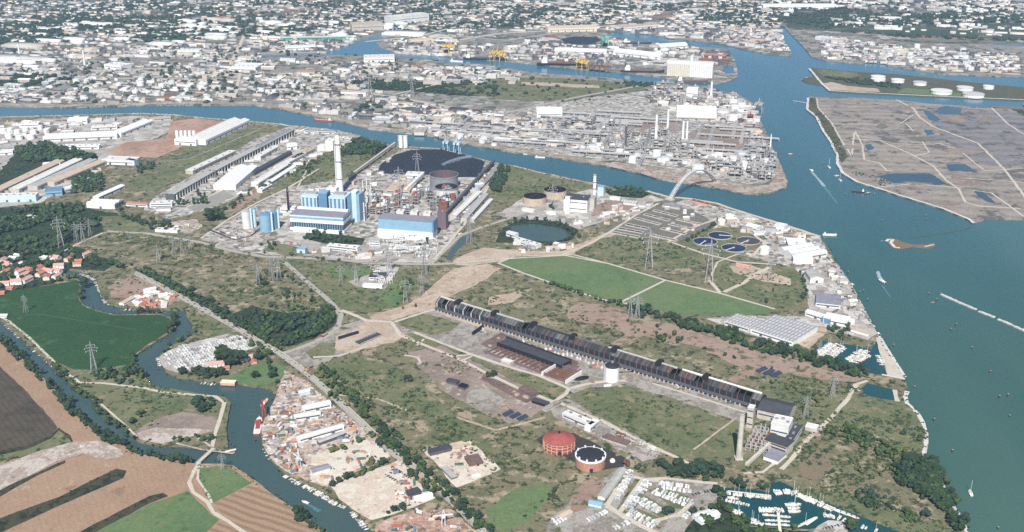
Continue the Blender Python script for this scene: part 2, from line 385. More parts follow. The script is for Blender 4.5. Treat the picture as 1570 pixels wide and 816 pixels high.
M['river'] = water_mat('river', (70, 96, 96), (84, 106, 104), 160, .2, .25)
M['pond'] = water_mat('pond', (56, 86, 104), (68, 98, 116), 60, .15, .15)
M['marina'] = water_mat('marina', (30, 84, 88), (40, 92, 96), 60, .18, .2)

# ------------------------------------------------------------------ water and land
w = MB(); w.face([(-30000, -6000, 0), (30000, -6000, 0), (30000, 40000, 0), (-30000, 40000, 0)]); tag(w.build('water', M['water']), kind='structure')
S_BANK = [(0,180),(60,178),(150,176),(210,174),(265,176),(300,180),(400,188),(428,190),(466,198),(492,201),(517,201),(543,206),(558,211),(599,224),(620,225),(670,228),(706,236),(742,246),(767,252),(790,255),(816,262),(882,276),(933,287),(992,293),(1025,302),(1060,305),(1099,312),(1137,325),(1170,335),(1208,347),(1257,363),(1268,377),(1285,405),(1305,438),(1336,497),(1348,515),(1387,578),(1392,598),(1389,608),(1392,619),(1408,634),(1415,646),(1420,661),(1421,679),(1417,698),(1433,710),(1438,728),(1450,750),(1461,771),(1476,794),(1484,816),(1500,880)]
RIV_R = [(585,840),(568,812),(553,792),(533,774),(512,766),(492,751),(461,738),(436,725),(415,705),(403,685),(398,660),(402,640),(414,625),(423,612),(420,602),(405,593),(390,592),(365,588),(340,586),(310,583),(270,578),(252,568),(245,555),(245,545),(258,533),(272,525),(290,517),(298,510),(301,497),(296,485),(285,476),(255,474),(215,474),(185,470),(168,466),(157,456),(151,441),(147,427),(138,419),(120,415),(100,413)]
RIV_L = [(98,419),(112,423),(122,430),(126,440),(124,450),(122,458),(130,469),(150,476),(175,482),(210,482),(245,481),(262,487),(272,496),(268,505),(255,514),(225,533),(208,545),(205,555),(210,567),(222,580),(237,592),(262,600),(290,604),(325,606),(345,609),(354,618),(350,636),(347,660),(350,686),(360,692)]
CUT_R = [(345,691),(329,690),(306,687),(278,683),(242,683),(212,676),(189,656),(163,631),(138,608),(128,604),(102,580),(77,558),(43,527),(10,499),(-12,480),(-60,440)]
CUT_L = [(-90,455),(-25,495),(0,514),(18,536),(51,564),(84,596),(94,608),(122,639),(153,664),(186,682),(212,695),(245,702),(293,710),(306,711),(339,711),(358,714),(378,727),(400,743),(420,760),(459,784),(500,815),(530,840)]
sheet('land', [(-700,210),(-300,190)]+S_BANK+[(1500,960),(640,960)]+RIV_R+RIV_L+CUT_R+[(-700,330)], M['scrub'], LZ, skirt=4)
sheet('farmland', CUT_L+[(560,960),(-500,960),(-500,470)], M['tan_field'], LZ, skirt=4)
# slips of river water so that the side rivers read greyer than the lagoon
sheet('river', RIV_R+RIV_L+CUT_R+[(-75,447)]+CUT_L, M['river'], .05)
N_BANK = [(-700,178),(-200,168),(0,163),(100,165),(200,162),(280,161),(390,161),(428,167),(466,175),(512,184),(568,198),(610,203),(660,208),(709,220),(790,234),(831,238),(882,247),(933,255),(984,266),(1009,274),(1045,280),(1099,288),(1137,296),(1162,298),(1180,296),(1206,287),(1208,279),(1198,254),(1185,228),(1178,208),(1162,178),(1155,158),(1132,145),(1109,140),(1088,135)]
W_CHAN_S = [(1045,128),(1010,128),(974,124),(943,120),(890,116),(831,112),(790,106),(747,99),(683,97),(660,92)]
W_CHAN_N = [(672,86),(747,92),(813,98),(890,106),(938,109),(985,115),(1035,122),(1073,126),(1099,129),(1118,124),(1131,118),(1130,104),(1126,90),(1122,84)]
NCH_S = [(1111,75),(1060,71),(1010,67),(960,60),(932,55)]
NCH_N = [(930,50),(950,48),(985,50),(1010,56),(1053,61),(1106,68),(1150,78),(1180,83),(1212,86),(1215,84),(1203,69),(1194,56),(1191,45)]
R_BANK = [(1206,46),(1212,52),(1231,71),(1244,87),(1267,93),(1323,98),(1333,93),(1351,93),(1361,101),(1399,107),(1438,113),(1514,117),(1570,117),(1800,122)]
SHORE = N_BANK+W_CHAN_S+W_CHAN_N+NCH_S+NCH_N+[(1196,40),(1203,40)]+R_BANK
def gg(l): return [G(x, y) for x, y in l]
FAR = 22000
sheet('mainland', None, M['industrial'], LZ, skirt=4, world_pts=gg(SHORE)+[Vector((9000, 5200, LZ)), Vector((16000, FAR, LZ)), Vector((-16000, FAR, LZ)), Vector((-9000, 3600, LZ))])
TANKI = [(1241,104),(1313,110),(1387,115),(1476,125),(1570,134),(1800,150),(1800,168),(1570,154),(1425,148),(1323,143),(1272,140),(1262,131),(1239,127),(1229,123),(1231,120),(1244,118),(1252,116)]
sheet('tank_island', TANKI, M['marsh_green'], LZ, skirt=4)
MARSH = [(1239,148),(1300,149),(1374,153),(1425,159),(1570,169),(1900,190),(1900,350),(1570,336),(1512,335),(1491,342),(1484,336),(1445,320),(1399,306),(1349,290),(1313,279),(1290,265),(1282,251),(1282,238),(1272,218),(1260,200),(1249,178),(1236,168)]
sheet('salt_marsh', MARSH, M['saltmarsh'], LZ, skirt=4, amp=2)
sheet('islet', [(1359,368),(1362,365),(1372,365),(1385,370),(1400,374),(1415,374),(1432,371),(1435,375),(1428,379),(1415,379),(1400,377),(1385,380),(1373,380),(1365,376)], ground('islet_earth', [(120,104,84),(150,126,100),(96,90,66)], 30, 8), .9, amp=2, skirt=2)
# far channels drawn over the mainland
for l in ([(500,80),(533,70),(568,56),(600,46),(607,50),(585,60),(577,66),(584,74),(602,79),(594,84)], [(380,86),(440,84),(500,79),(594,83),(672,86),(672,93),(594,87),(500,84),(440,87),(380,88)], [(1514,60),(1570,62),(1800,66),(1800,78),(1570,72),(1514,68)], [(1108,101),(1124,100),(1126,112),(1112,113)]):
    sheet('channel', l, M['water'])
# sand bars awash
strip('sand_bar', [(1399,363),(1430,359),(1460,354),(1484,350),(1489,345)], 5, ground('wet_sand', [(70,96,96),(86,104,100)], 20, 6), .12, 1.5)

# ------------------------------------------------------------------ far ground, beyond the canal
def far(name, m, *ls):
    for l in ls: sheet(name, l, M[m], amp=10, step=60)
sheet('town_ground', None, M['urban'], world_pts=gg([(-400,78),(-100,80),(100,76),(200,66),(330,60),(450,64),(560,52),(640,58),(760,46),(900,44),(1000,40),(1190,40),(1240,46),(1400,66),(1800,72)])+[Vector((14000, FAR-500, LZ)), Vector((-14000, FAR-500, LZ))])
far('wood', 'wood_ground', [(-60,40),(60,30),(140,24),(240,26),(330,32),(300,38),(180,42),(110,50),(30,56),(-60,58)], [(-20,60),(80,54),(120,52),(60,66),(-20,70)], [(190,52),(260,42),(330,46),(390,44),(400,52),(320,60),(250,66),(200,64)], [(395,50),(440,42),(500,44),(470,50),(400,56)], [(1070,22),(1180,14),(1300,12),(1300,24),(1200,30),(1190,42),(1100,38),(1070,30)], [(1200,30),(1330,24),(1480,22),(1600,24),(1800,26),(1800,62),(1570,60),(1480,58),(1400,54),(1330,48),(1260,46),(1210,44)], [(700,36),(790,32),(830,40),(760,44)])
far('far_field', 'scrub_dark', [(0,116),(40,113),(112,116),(112,122),(60,132),(0,142),(-60,146),(-60,118)], [(530,128),(560,122),(690,126),(770,124),(780,148),(690,146),(630,140),(560,136)])
far('far_field', 'scrub_green', [(680,134),(780,118),(850,120),(930,124),(985,134),(1000,140),(960,150),(900,158),(840,156),(780,154),(700,142)], [(770,258),(800,258),(830,268),(815,275),(780,290),(765,280)])
far('far_yard', 'dirt', [(800,126),(850,127),(918,131),(920,135),(850,132),(800,130)], [(640,116),(700,112),(790,116),(790,120),(700,118),(650,120)])
far('coal_ground', 'coal', [(860,60),(880,56),(915,57),(922,62),(905,69),(870,68)])
far('red_ground', 'rust_ground', [(835,56),(850,54),(860,60),(855,68),(838,66)], [(1058,90),(1080,86),(1110,90),(1122,98),(1100,102),(1070,96)], [(240,149),(265,144),(272,152),(245,154)])
strip('canal_bank', [(x, y-3) for x, y in N_BANK[1:24]], 26, M['bank'], amp=4)
sheet('canal_bank', [(933,255),(984,266),(1045,279),(1099,287),(1150,296),(1180,295),(1205,286),(1207,279),(1197,254),(1186,230),(1176,224),(1184,246),(1190,272),(1180,284),(1150,285),(1090,274),(1040,262),(1000,256),(940,248)], M['bank'], amp=3)
# refinery ground
sheet('yard', [(900,150),(985,140),(1040,132),(1090,138),(1130,147),(1153,160),(1160,180),(1174,222),(1182,246),(1188,272),(1150,283),(1040,261),(940,246),(830,234),(720,214),(620,198),(640,176),(780,170),(850,160)], M['yard'], amp=4)
sheet('bare_ground', [(1055,204),(1110,192),(1140,200),(1150,222),(1120,236),(1070,228),(1050,218)], M['mud'], amp=4)
sheet('bare_ground', [(960,190),(1040,186),(1060,196),(1030,206),(970,206)], M['mud'], amp=4)
FARROADS = []
for l, wd, m in (([(0,122),(50,122),(95,112),(160,84),(190,70)],12,'asphalt'), ([(85,158),(120,128),(150,96)],14,'asphalt'), ([(105,158),(140,128),(165,104)],10,'path'), ([(275,158),(290,124),(310,110)],10,'path'), ([(345,120),(355,96),(372,60),(380,40)],14,'path'),
        ([(360,150),(368,112)],10,'path'), ([(100,110),(200,106),(300,104),(380,116),(460,112)],14,'path'), ([(180,120),(330,122),(470,130),(600,148),(760,176),(900,206)],12,'path'), ([(455,126),(500,118),(620,118),(690,114)],10,'path'), ([(600,146),(700,122),(790,118)],9,'path'),
        ([(200,150),(390,150),(500,166),(640,190),(760,214),(930,240),(1040,258)],9,'asphalt'), ([(780,172),(880,150),(1000,128)],14,'road'), ([(760,178),(860,178),(900,164),(950,146)],14,'road'), ([(380,82),(500,80)],10,'path'),
        ([(700,62),(760,52),(860,46),(1000,34)],20,'path'), ([(560,64),(640,56),(720,36)],16,'path'), ([(0,40),(200,30),(420,26),(700,24)],14,'path'), ([(640,40),(700,56),(780,62),(860,50)],16,'road'), ([(800,10),(1000,14),(1300,8)],20,'path')):
    strip('road' if m != 'path' else 'path', l, wd, M[m]); FARROADS.append((gg(l), wd))
# tank island and salt marsh details
sheet('beach', [(1262,128),(1272,138),(1323,141),(1350,141),(1345,136),(1300,132),(1275,126)], M['dirt'], amp=3)
sheet('grass_field', [(1375,142),(1390,135),(1430,138),(1500,146),(1490,150),(1425,146)], M['meadow'], amp=3)
sheet('grass_field', [(1250,106),(1310,111),(1320,116),(1300,120),(1260,116)], M['scrub_green'], amp=4)
sheet('marsh_bank', [(1240,150),(1250,150),(1254,166),(1275,190),(1285,210),(1300,240),(1290,250),(1283,240),(1274,218),(1262,200),(1250,178),(1238,168)], M['marsh_green'], amp=2)
sheet('marsh_flat', [(1420,162),(1570,173),(1800,190),(1800,262),(1570,256),(1510,254),(1450,216),(1430,190)], M['saltmarsh_grey'], amp=6)
sheet('marsh_flat', [(1550,168),(1600,172),(1700,190),(1600,190)], M['scrub_dark'], amp=5)
for l in ([(1436,166),(1450,163),(1475,167),(1472,176),(1440,175)], [(1415,170),(1424,170),(1442,183),(1438,187),(1425,184)], [(1416,198),(1428,200),(1436,210),(1426,215)], [(1450,252),(1480,252),(1498,264),(1484,266),(1456,263)], [(1345,270),(1370,266),(1424,266),(1430,268),(1452,282),(1440,284),(1400,280),(1370,281)], [(1490,288),(1505,292),(1527,312),(1515,310),(1498,300)], [(1326,222),(1336,221),(1340,228),(1330,231)]):
    sheet('lagoon_pool', l, M['pond'], amp=2)
for l, wd in (([(1252,150),(1254,165),(1276,190),(1290,215),(1306,240),(1310,200),(1322,222),(1325,245),(1348,250),(1360,262),(1370,262)],7), ([(1305,213),(1350,216),(1396,236),(1430,254),(1450,276),(1470,290),(1480,310),(1500,316),(1565,320)],8), ([(1374,153),(1400,166),(1410,180),(1430,194),(1500,220),(1540,260),(1570,300),(1580,320)],9), ([(1305,205),(1370,220),(1410,222),(1440,220)],6), ([(1390,190),(1415,218),(1425,234),(1400,240)],6), ([(1440,220),(1470,230),(1510,262),(1570,258)],6), ([(1340,288),(1400,282),(1450,286),(1520,296),(1570,332)],7), ([(1520,165),(1545,190),(1570,206)],8), ([(1300,165),(1380,160)],5), ([(1300,190),(1380,190),(1400,176)],5), ([(1450,272),(1520,276),(1570,280)],6)):
    strip('track', l, wd*.65, M['path'], amp=1.2)
q_ = random.Random(5)
for k in range(26):      # tidal mud, puddles and weed on the marsh
    cx, cy = q_.uniform(1300, 1600), q_.uniform(160, 322)
    if cx < 1290+(cy-160)*.9 and cy > 250: continue
    rx, ry, n = q_.uniform(8, 34), q_.uniform(1.6, 6), 11
    sheet('mud_flat', [(cx+rx*math.cos(6.283*i/n)*q_.uniform(.6, 1.3), cy+ry*math.sin(6.283*i/n)*q_.uniform(.6, 1.3)+rx*.06*math.cos(6.283*i/n)) for i in range(n)], M[q_.choice(('mud', 'mud', 'saltmarsh_grey', 'marsh_dark', 'marsh_dark'))], amp=6, step=14)
strip('rock_shore', [(x+2, y) for x, y in MARSH[9:]]+[(1239,150)], 7, M['stone'], amp=1.5)
strip('rock_shore', [(1241,105),(1250,116),(1262,130),(1272,139),(1323,142),(1425,147),(1570,153)], 8, M['stone'], amp=1.5)
strip('rock_shore', [(1359,369),(1362,366),(1369,366),(1366,371),(1372,378),(1380,379)], 6, M['stone'], 1.0, amp=1.5)
strip('rock_shore', [(1418,377),(1432,374)], 4, M['stone'], 1.0, amp=1.5)
strip('rock_shore', [(1280,404),(1303,438),(1334,497)], 9, M['concrete'])
strip('rock_shore', [(1391,600),(1388,609),(1391,619),(1407,634),(1414,646),(1419,661),(1420,679),(1416,698)], 6, M['stone'], amp=3)
strip('rock_shore', [(1432,710),(1449,752),(1460,773),(1475,796),(1483,818)], 4, M['stone'], amp=3)
strip('quay', S_BANK[8:23], 9, M['bank'], amp=2)
strip('quay', S_BANK[23:31], 9, M['path'], amp=1.5)
strip('quay', S_BANK[:9], 12, M['concrete'], amp=2)
# ------------------------------------------------------------------ the near peninsula: fields, yards, roads
def sh(name, m, l, amp=2.0, step=14): return sheet(name, l, M[m], amp=amp, step=step)
M['crop_track'] = ground('crop_track', [(84, 112, 76), (98, 122, 86)], 30, 6, 2)
# left: works yards
sh('yard','concrete',[(-60,210),(60,182),(130,182),(200,178),(262,180),(270,196),(200,232),(150,250),(110,240),(70,226),(40,228),(0,262),(-60,270)],3)
sh('red_yard','red_yard',[(165,232),(195,218),(255,212),(262,186),(300,182),(345,186),(300,212),(270,230),(240,242),(180,240)],3)
sh('scrub','scrub_dark',[(0,262),(30,228),(70,224),(110,232),(150,240),(150,250),(100,258),(40,280),(0,300),(-60,310),(-60,260)],3)
sh('yard','concrete',[(-60,300),(0,290),(60,262),(110,250),(160,246),(170,250),(130,270),(100,290),(60,312),(0,318),(-60,320)],2)
sh('grass_field','scrub_green',[(190,292),(210,270),(270,240),(330,212),(380,196),(400,200),(390,222),(330,248),(260,282),(235,292)],3)
sh('yard','yard',[(220,322),(240,300),(290,272),(330,250),(390,214),(450,192),(520,200),(560,212),(520,232),(460,262),(420,282),(370,300),(330,318),(290,330),(260,336)],3)
sh('asphalt_yard','asphalt',[(285,318),(318,300),(340,292),(360,300),(330,316),(300,326)],2)
sh('yard','gravel',[(235,352),(260,340),(300,336),(310,348),(290,358),(250,360)],4)
sh('red_yard','pink_dirt',[(345,326),(362,310),(400,290),(420,280),(400,300),(372,318),(355,330)],3)
sh('scrub','scrub_green',[(415,278),(440,258),(490,236),(530,222),(560,212),(600,224),(580,240),(545,262),(530,276),(520,270),(470,282),(430,296)],3)
sh('scrub','scrub_dark',[(520,222),(560,214),(596,226),(580,238),(548,234),(520,240)],3)
# power station ground
sh('yard','yard',[(308,368),(330,352),(390,316),(440,288),(490,280),(535,276),(600,238),(620,228),(680,232),(765,254),(756,270),(740,300),(710,340),(700,360),(680,384),(665,402),(560,402),(500,392),(420,392),(360,384)],3)
sh('concrete_yard','concrete',[(420,350),(560,372),(690,378),(664,404),(560,402),(480,392),(440,388)],4)
sh('lawn','scrub_green',[(404,384),(425,372),(470,382),(480,390),(440,392)],2)
sh('wood_floor','scrub_dark',[(470,352),(520,360),(560,366),(555,376),(500,374),(468,366)],2)
sh('coal_yard','coal',[(575,262),(586,250),(604,238),(625,231),(655,230),(680,230),(704,236),(738,245),(744,250),(738,264),(730,272),(700,272),(650,268),(612,268),(585,266)],2)
# land round the small power station
sh('scrub','scrub_green',[(752,300),(770,262),(800,258),(860,276),(910,284),(900,296),(865,292),(820,310),(780,312)],3)
sh('yard','concrete',[(760,330),(800,304),(868,300),(905,290),(1000,300),(1020,306),(970,322),(930,338),(890,352),(860,356),(830,340),(790,336)],4)
sh('red_yard','pink_dirt',[(905,316),(950,306),(975,316),(935,334),(912,330)],3)
sh('grass_field','scrub_dark',[(925,294),(960,290),(1000,296),(985,304),(940,302)],2)
sh('pond_bank','scrub_dark',[(770,350),(800,336),(860,340),(885,352),(880,366),(850,376),(800,372),(760,372)],3)
sheet('pond', [(782,346),(820,344),(858,350),(878,362),(850,372),(812,368),(790,360)], M['river'], amp=2)
sheet('pond', [(683,397),(694,380),(706,365),(724,358),(716,370),(700,386),(692,400)], M['river'], amp=1.5)
sheet('pond', [(1150,384),(1160,380),(1180,384),(1178,392),(1160,392)], M['marina'], amp=1.5)
sh('gravel_ground','dirt',[(700,396),(740,380),(800,384),(860,386),(925,358),(950,352),(940,362),(900,384),(866,392),(790,392),(765,402),(720,408),(690,404)],4)
sh('scrub','scrub_green',[(880,388),(920,366),(960,360),(1000,366),(1060,382),(1085,392),(1075,410),(1010,412),(930,402)],3)
sh('yard','grey_slab',[(925,352),(950,340),(1010,318),(1040,318),(1090,330),(1110,338),(1060,366),(1040,370),(1000,362),(950,362)],3)
sh('yard','yard',[(1020,312),(1060,306),(1140,328),(1210,350),(1258,364),(1266,380),(1290,420),(1310,450),(1345,510),(1330,520),(1250,490),(1240,470),(1235,430),(1215,410),(1190,404),(1140,392),(1090,386),(1060,376),(1100,344),(1060,322)],3)
sh('grass_field','scrub_green',[(1046,376),(1070,356),(1110,348),(1160,354),(1175,366),(1160,382),(1120,392),(1080,388)],3)
sh('grass_field','scrub_green',[(1090,396),(1150,412),(1215,408),(1235,436),(1232,462),(1215,472),(1180,470),(1120,454),(1104,448),(1090,436)],3)
sh('bare_ground','dirt',[(1118,408),(1150,406),(1195,422),(1212,428),(1212,438),(1170,432),(1125,418)],2)
# big meadows
sh('meadow','meadow',[(763,405),(790,394),(880,392),(935,406),(1019,430),(953,462),(930,459),(882,446),(830,428),(798,417)],.6)
sh('meadow','meadow',[(1023,431),(1104,450),(1186,473),(1178,482),(1100,485),(1036,481),(985,471),(957,463)],.6)
for l, wd in (([(880,391),(935,405),(1021,430),(1104,450),(1188,474)],5), ([(1020,430),(953,463)],5), ([(765,404),(800,418),(882,447),(930,461),(957,465),(985,472)],5), ([(1110,448),(1140,434),(1160,420),(1180,410)],8), ([(1104,449),(1088,430)],7), ([(763,404),(790,393),(880,391)],4), ([(1086,432),(1100,402),(1130,390)],4)):
    strip('path', l, wd, M['path'])
# pale dirt round the dark hall and the pink bare ground
sh('dirt_ground','dirt',[(566,487),(619,469),(645,456),(670,432),(696,412),(747,404),(768,412),(752,423),(729,438),(698,451),(678,462),(668,474),(640,480),(600,492),(580,502)],3)
sh('scrub','scrub',[(700,455),(735,440),(770,416),(820,430),(890,460),(870,490),(800,478),(740,462)],4)
sh('bare_ground','dirt',[(750,456),(790,448),(805,452),(785,464),(748,468)],3)
sh('pink_ground','pink_dirt',[(876,470),(892,463),(945,472),(985,494),(1020,494),(1055,505),(1100,520),(1150,535),(1200,548),(1260,562),(1330,580),(1310,586),(1240,580),(1180,574),(1140,570),(1100,545),(1060,530),(1010,520),(960,512),(915,498),(870,490)],5)
sh('pink_track','pink_dirt',[(935,528),(980,502),(1000,510),(950,530)],2)
sh('pink_track','pink_dirt',[(1115,582),(1150,562),(1175,555),(1180,562),(1150,576),(1130,588)],2)
# ex smelter site
sh('site_ground','slab',[(430,541),(470,532),(520,500),(560,488),(600,492),(668,474),(700,484),(790,512),(900,548),(1010,580),(1110,612),(1150,628),(1140,650),(1060,622),(960,588),(880,604),(865,594),(800,572),(700,540),(640,516),(600,520),(560,540),(500,556),(455,566)],3)
sh('dirt_ground','dirt',[(515,516),(548,504),(560,492),(600,496),(622,514),(600,528),(575,536),(540,540),(505,540)],3)
sh('grass_field','scrub_green',[(598,494),(640,480),(672,486),(706,496),(690,508),(660,514),(636,508)],2)
sh('grass_field','scrub_green',[(618,512),(640,510),(690,530),(722,546),(712,552),(660,532)],2)
sh('grass_field','scrub_green',[(714,552),(724,546),(755,560),(744,568)],1.5)
sh('grass_field','scrub_green',[(780,575),(805,570),(840,584),(868,598),(850,606),(812,596)],2)
sh('grass_field','scrub_green',[(872,606),(905,594),(960,594),(1060,624),(1140,652),(1128,700),(1090,706),(1040,702),(980,672),(930,644)],4)
sh('grass_field','scrub_green',[(468,540),(490,526),(515,526),(512,546),(480,552)],2)
sh('scrub','scrub',[(488,558),(560,534),(640,520),(700,546),(760,580),(830,618),(850,650),(860,700),(850,760),(820,816),(760,830),(700,780),(600,670),(520,600)],5)
sh('rubble_ground','mud',[(625,540),(680,530),(745,565),(800,590),(850,618),(815,640),(780,650),(740,634),(690,606),(650,570)],4)
sh('rubble_ground','slab',[(720,600),(745,592),(770,610),(765,628),(735,630),(715,616)],4)
sh('grass_field','scrub_green',[(496,566),(540,546),(600,560),(650,590),(700,640),(760,690),(740,700),(640,640),(560,606)],4)
sh('grass_field','meadow',[(745,782),(790,750),(835,740),(848,752),(810,800),(770,816),(750,800)],4)
sh('slab_ground','slab',[(836,620),(870,612),(920,640),(984,672),(1020,694),(1000,706),(960,692),(900,664),(850,640)],2.5)
sh('slab_ground','concrete',[(962,690),(980,684),(1010,700),(985,708)],1)
sh('dark_ground','dark_slab',[(822,674),(838,664),(880,664),(930,690),(962,704),(955,716),(905,724),(880,708),(850,692),(832,684)],2)  # dark patch of ground round the two round tanks
sh('slab_ground','slab',[(876,572),(905,556),(938,566),(960,580),(920,590),(890,596)],2)
sh('ruin_floor','ruin',[(736,528),(768,510),(890,556),(858,580)],1)
sh('ruin_floor','ruin',[(824,572),(850,552),(890,562),(862,582)],1)
sh('ruin_floor','ruin',[(742,575),(800,600),(820,614),(806,618),(770,600),(736,582)],2)
sh('concrete_yard','cream_sand',[(648,690),(720,676),(768,720),(700,748)],2)
for l, wd, m in (([(600,494),(614,515),(645,527),(709,553),(747,573),(800,598),(854,618)],6,'path'), ([(635,510),(721,543),(790,566),(826,576),(872,596),(905,588),(935,584),(960,584)],6,'path'), ([(668,474),(690,486),(760,508)],8,'dirt'), ([(700,546),(722,544)],4,'path'), ([(709,553),(724,546)],4,'path'),
        ([(854,616),(923,646),(984,677),(1063,714)],6,'path'), ([(840,622),(868,604),(872,596)],6,'path'), ([(605,494),(635,484),(668,474)],6,'path'), ([(480,548),(520,546),(560,532)],5,'path'), ([(1000,588),(1060,606),(1142,632)],4,'path'), ([(620,545),(640,548),(645,556)],4,'path'), ([(640,530),(650,520)],4,'path'), ([(700,640),(760,660),(800,650),(836,640)],4,'dirt'), ([(520,606),(580,612),(625,630)],4,'dirt'), ([(1063,690),(1130,640)],3,'dirt')):
    strip('path', l, wd, M[m], amp=.6)
# headland by the lagoon
sh('grass_field','scrub_green',[(1180,570),(1300,590),(1310,600),(1280,640),(1220,690),(1200,720),(1130,720),(1150,690),(1190,620),(1160,600)],4)
sh('grass_field','scrub_green',[(1270,640),(1310,604),(1390,620),(1418,660),(1415,700),(1380,690),(1330,660),(1290,660)],4)
sh('bare_field','brown_earth',[(1226,708),(1254,692),(1278,696),(1274,722),(1250,738),(1228,730)],3)
sh('grass_field','scrub_green',[(1215,738),(1245,748),(1300,760),(1380,786),(1440,800),(1470,830),(1380,830),(1320,800),(1270,776),(1220,760),(1185,742)],4)
sheet('pond', [(1320,596),(1330,588),(1372,598),(1371,614),(1352,612),(1328,606)], M['marina'], amp=1)
for l, wd in (([(1312,590),(1306,600),(1300,612),(1275,640),(1240,672),(1212,706),(1198,720)],6), ([(1205,700),(1185,712),(1170,724),(1140,726)],4), ([(1316,600),(1312,590),(1330,584)],6), ([(1372,598),(1376,616)],6)):
    strip('path', l, wd, M['path'], amp=.8)
# caravan ground and marina
sh('caravan_ground','slab',[(880,760),(945,720),(975,728),(1010,736),(1100,740),(1115,748),(1090,776),(1060,800),(1050,830),(830,830),(850,790)],3)
sh('red_ground','pink_dirt',[(880,752),(905,734),(925,738),(925,760),(895,782),(870,790)],3)
for l in ([(924,770),(948,724),(962,724),(934,776)], [(945,782),(975,732),(990,734),(956,784)], [(960,782),(990,740),(998,742),(970,786)], [(994,752),(1012,746),(1062,764),(1050,782),(1030,778)], [(974,768),(990,760),(1026,782),(1016,796)], [(960,788),(978,780),(1024,800),(1010,812)]):
    sh('grass_strip','scrub_green',l,.8)
MARINA = [(1112,748),(1150,750),(1180,756),(1182,742),(1196,738),(1212,746),(1225,756),(1260,768),(1300,784),(1330,796),(1380,816),(1420,840),(1300,840),(1260,808),(1240,812),(1200,810),(1150,806),(1140,790),(1116,778),(1108,764)]
sheet('marina_basin', MARINA, M['marina'], amp=1.5)
sh('grass_field','scrub_dark',[(1100,770),(1116,780),(1140,792),(1150,808),(1240,814),(1240,840),(1040,840),(1060,800)],3)
sh('parking','concrete',[(1255,806),(1270,798),(1298,800),(1300,816),(1290,830),(1240,830)],2)
# small harbour by the lagoon
sheet('harbour_basin', [(1246,539),(1262,523),(1310,530),(1336,536),(1345,520),(1348,540),(1356,562),(1358,576),(1330,571),(1296,558)], M['marina'], amp=1)
sheet('mole', [(1343,518),(1352,518),(1386,577),(1384,581),(1360,575),(1357,562),(1348,540)], M['path'], LZ+.75, amp=.5, skirt=3)
strip('quay', [(1352,575),(1388,582)], 5, M['stone'], LZ+.8)
strip('quay', [(1348,516),(1388,579)], 4, M['stone'], LZ+.85)
sh('warehouse_apron','concrete',[(1082,489),(1140,484),(1244,486),(1272,498),(1220,532),(1150,514)],1)
sh('warehouse_apron','dirt',[(1214,524),(1246,500),(1272,500),(1266,510),(1240,536)],2)
sh('quay_apron','concrete',[(1238,428),(1285,410),(1345,512),(1330,522),(1296,512),(1262,500),(1240,470)],3)
# left side: scrubland, yards and gardens
sh('scrub','scrub_dark',[(-60,320),(40,318),(120,316),(180,328),(165,352),(120,372),(60,392),(0,384),(-60,392)],5)
sh('scrub','scrub_green',[(140,330),(220,334),(300,366),(230,362),(166,358)],4)
sh('scrub','scrub',[(110,378),(170,356),(240,360),(310,374),(400,392),(440,404),(480,440),(512,478),(505,504),(440,534),(400,516),(330,472),(250,432),(190,404)],5)
sh('scrub','scrub_dark',[(390,470),(440,480),(510,476),(516,494),(490,514),(440,532),(400,520),(350,486)],6)
sh('scrub','scrub_dark',[(205,412),(250,432),(330,474),(400,522),(390,500),(320,458),(250,424)],4)
sh('grass_field','scrub_green',[(405,398),(470,398),(540,408),(640,410),(640,440),(610,470),(560,480),(520,470),(480,436),(440,404)],4)
sh('grass_field','meadow',[(500,412),(545,408),(575,414),(560,430),(510,424)],2)
sh('grass_field','meadow',[(585,446),(620,426),(632,440),(606,470),(580,460)],3)
sh('concrete_yard','concrete',[(534,432),(570,420),(578,408),(612,410),(590,444),(548,440)],1.5)
sh('scrub','pink_dirt',[(165,440),(200,424),(235,434),(240,446),(190,458),(170,456)],3)
sh('gardens','scrub_dark',[(-60,392),(30,384),(110,376),(180,404),(160,416),(104,412),(98,420),(80,436),(20,446),(0,456),(-60,470)],3)
sh('pink_yard','pink_dirt',[(180,466),(215,448),(270,450),(276,462),(250,473),(215,473)],2)
sh('grass_field','scrub_green',[(285,476),(300,482),(345,500),(390,530),(340,520),(300,515)],3)
sh('gravel_yard','concrete',[(244,548),(258,538),(300,524),(350,512),(384,520),(395,532),(360,545),(330,562),(300,568),(272,572),(252,566)],2)
sh('grass_field','meadow',[(340,584),(400,556),(440,560),(430,580),(405,592),(370,588)],3)
sh('scrap_yard','scrap_yard',[(425,600),(436,568),(470,584),(510,620),(548,650),(600,700),(556,720),(500,748),(470,738),(440,724),(415,704),(403,684),(400,655),(412,628)],2)
sh('sand_yard','cream_sand',[(505,744),(560,726),(610,706),(640,730),(668,764),(600,790),(570,798),(545,784),(520,766)],2)
sh('bare_ground','cream_sand',[(478,700),(560,672),(598,700),(555,716),(500,744),(476,736)],2)
sh('scrap_yard','rusty_yard',[(590,798),(640,782),(690,780),(740,820),(740,850),(580,850),(575,812)],3)
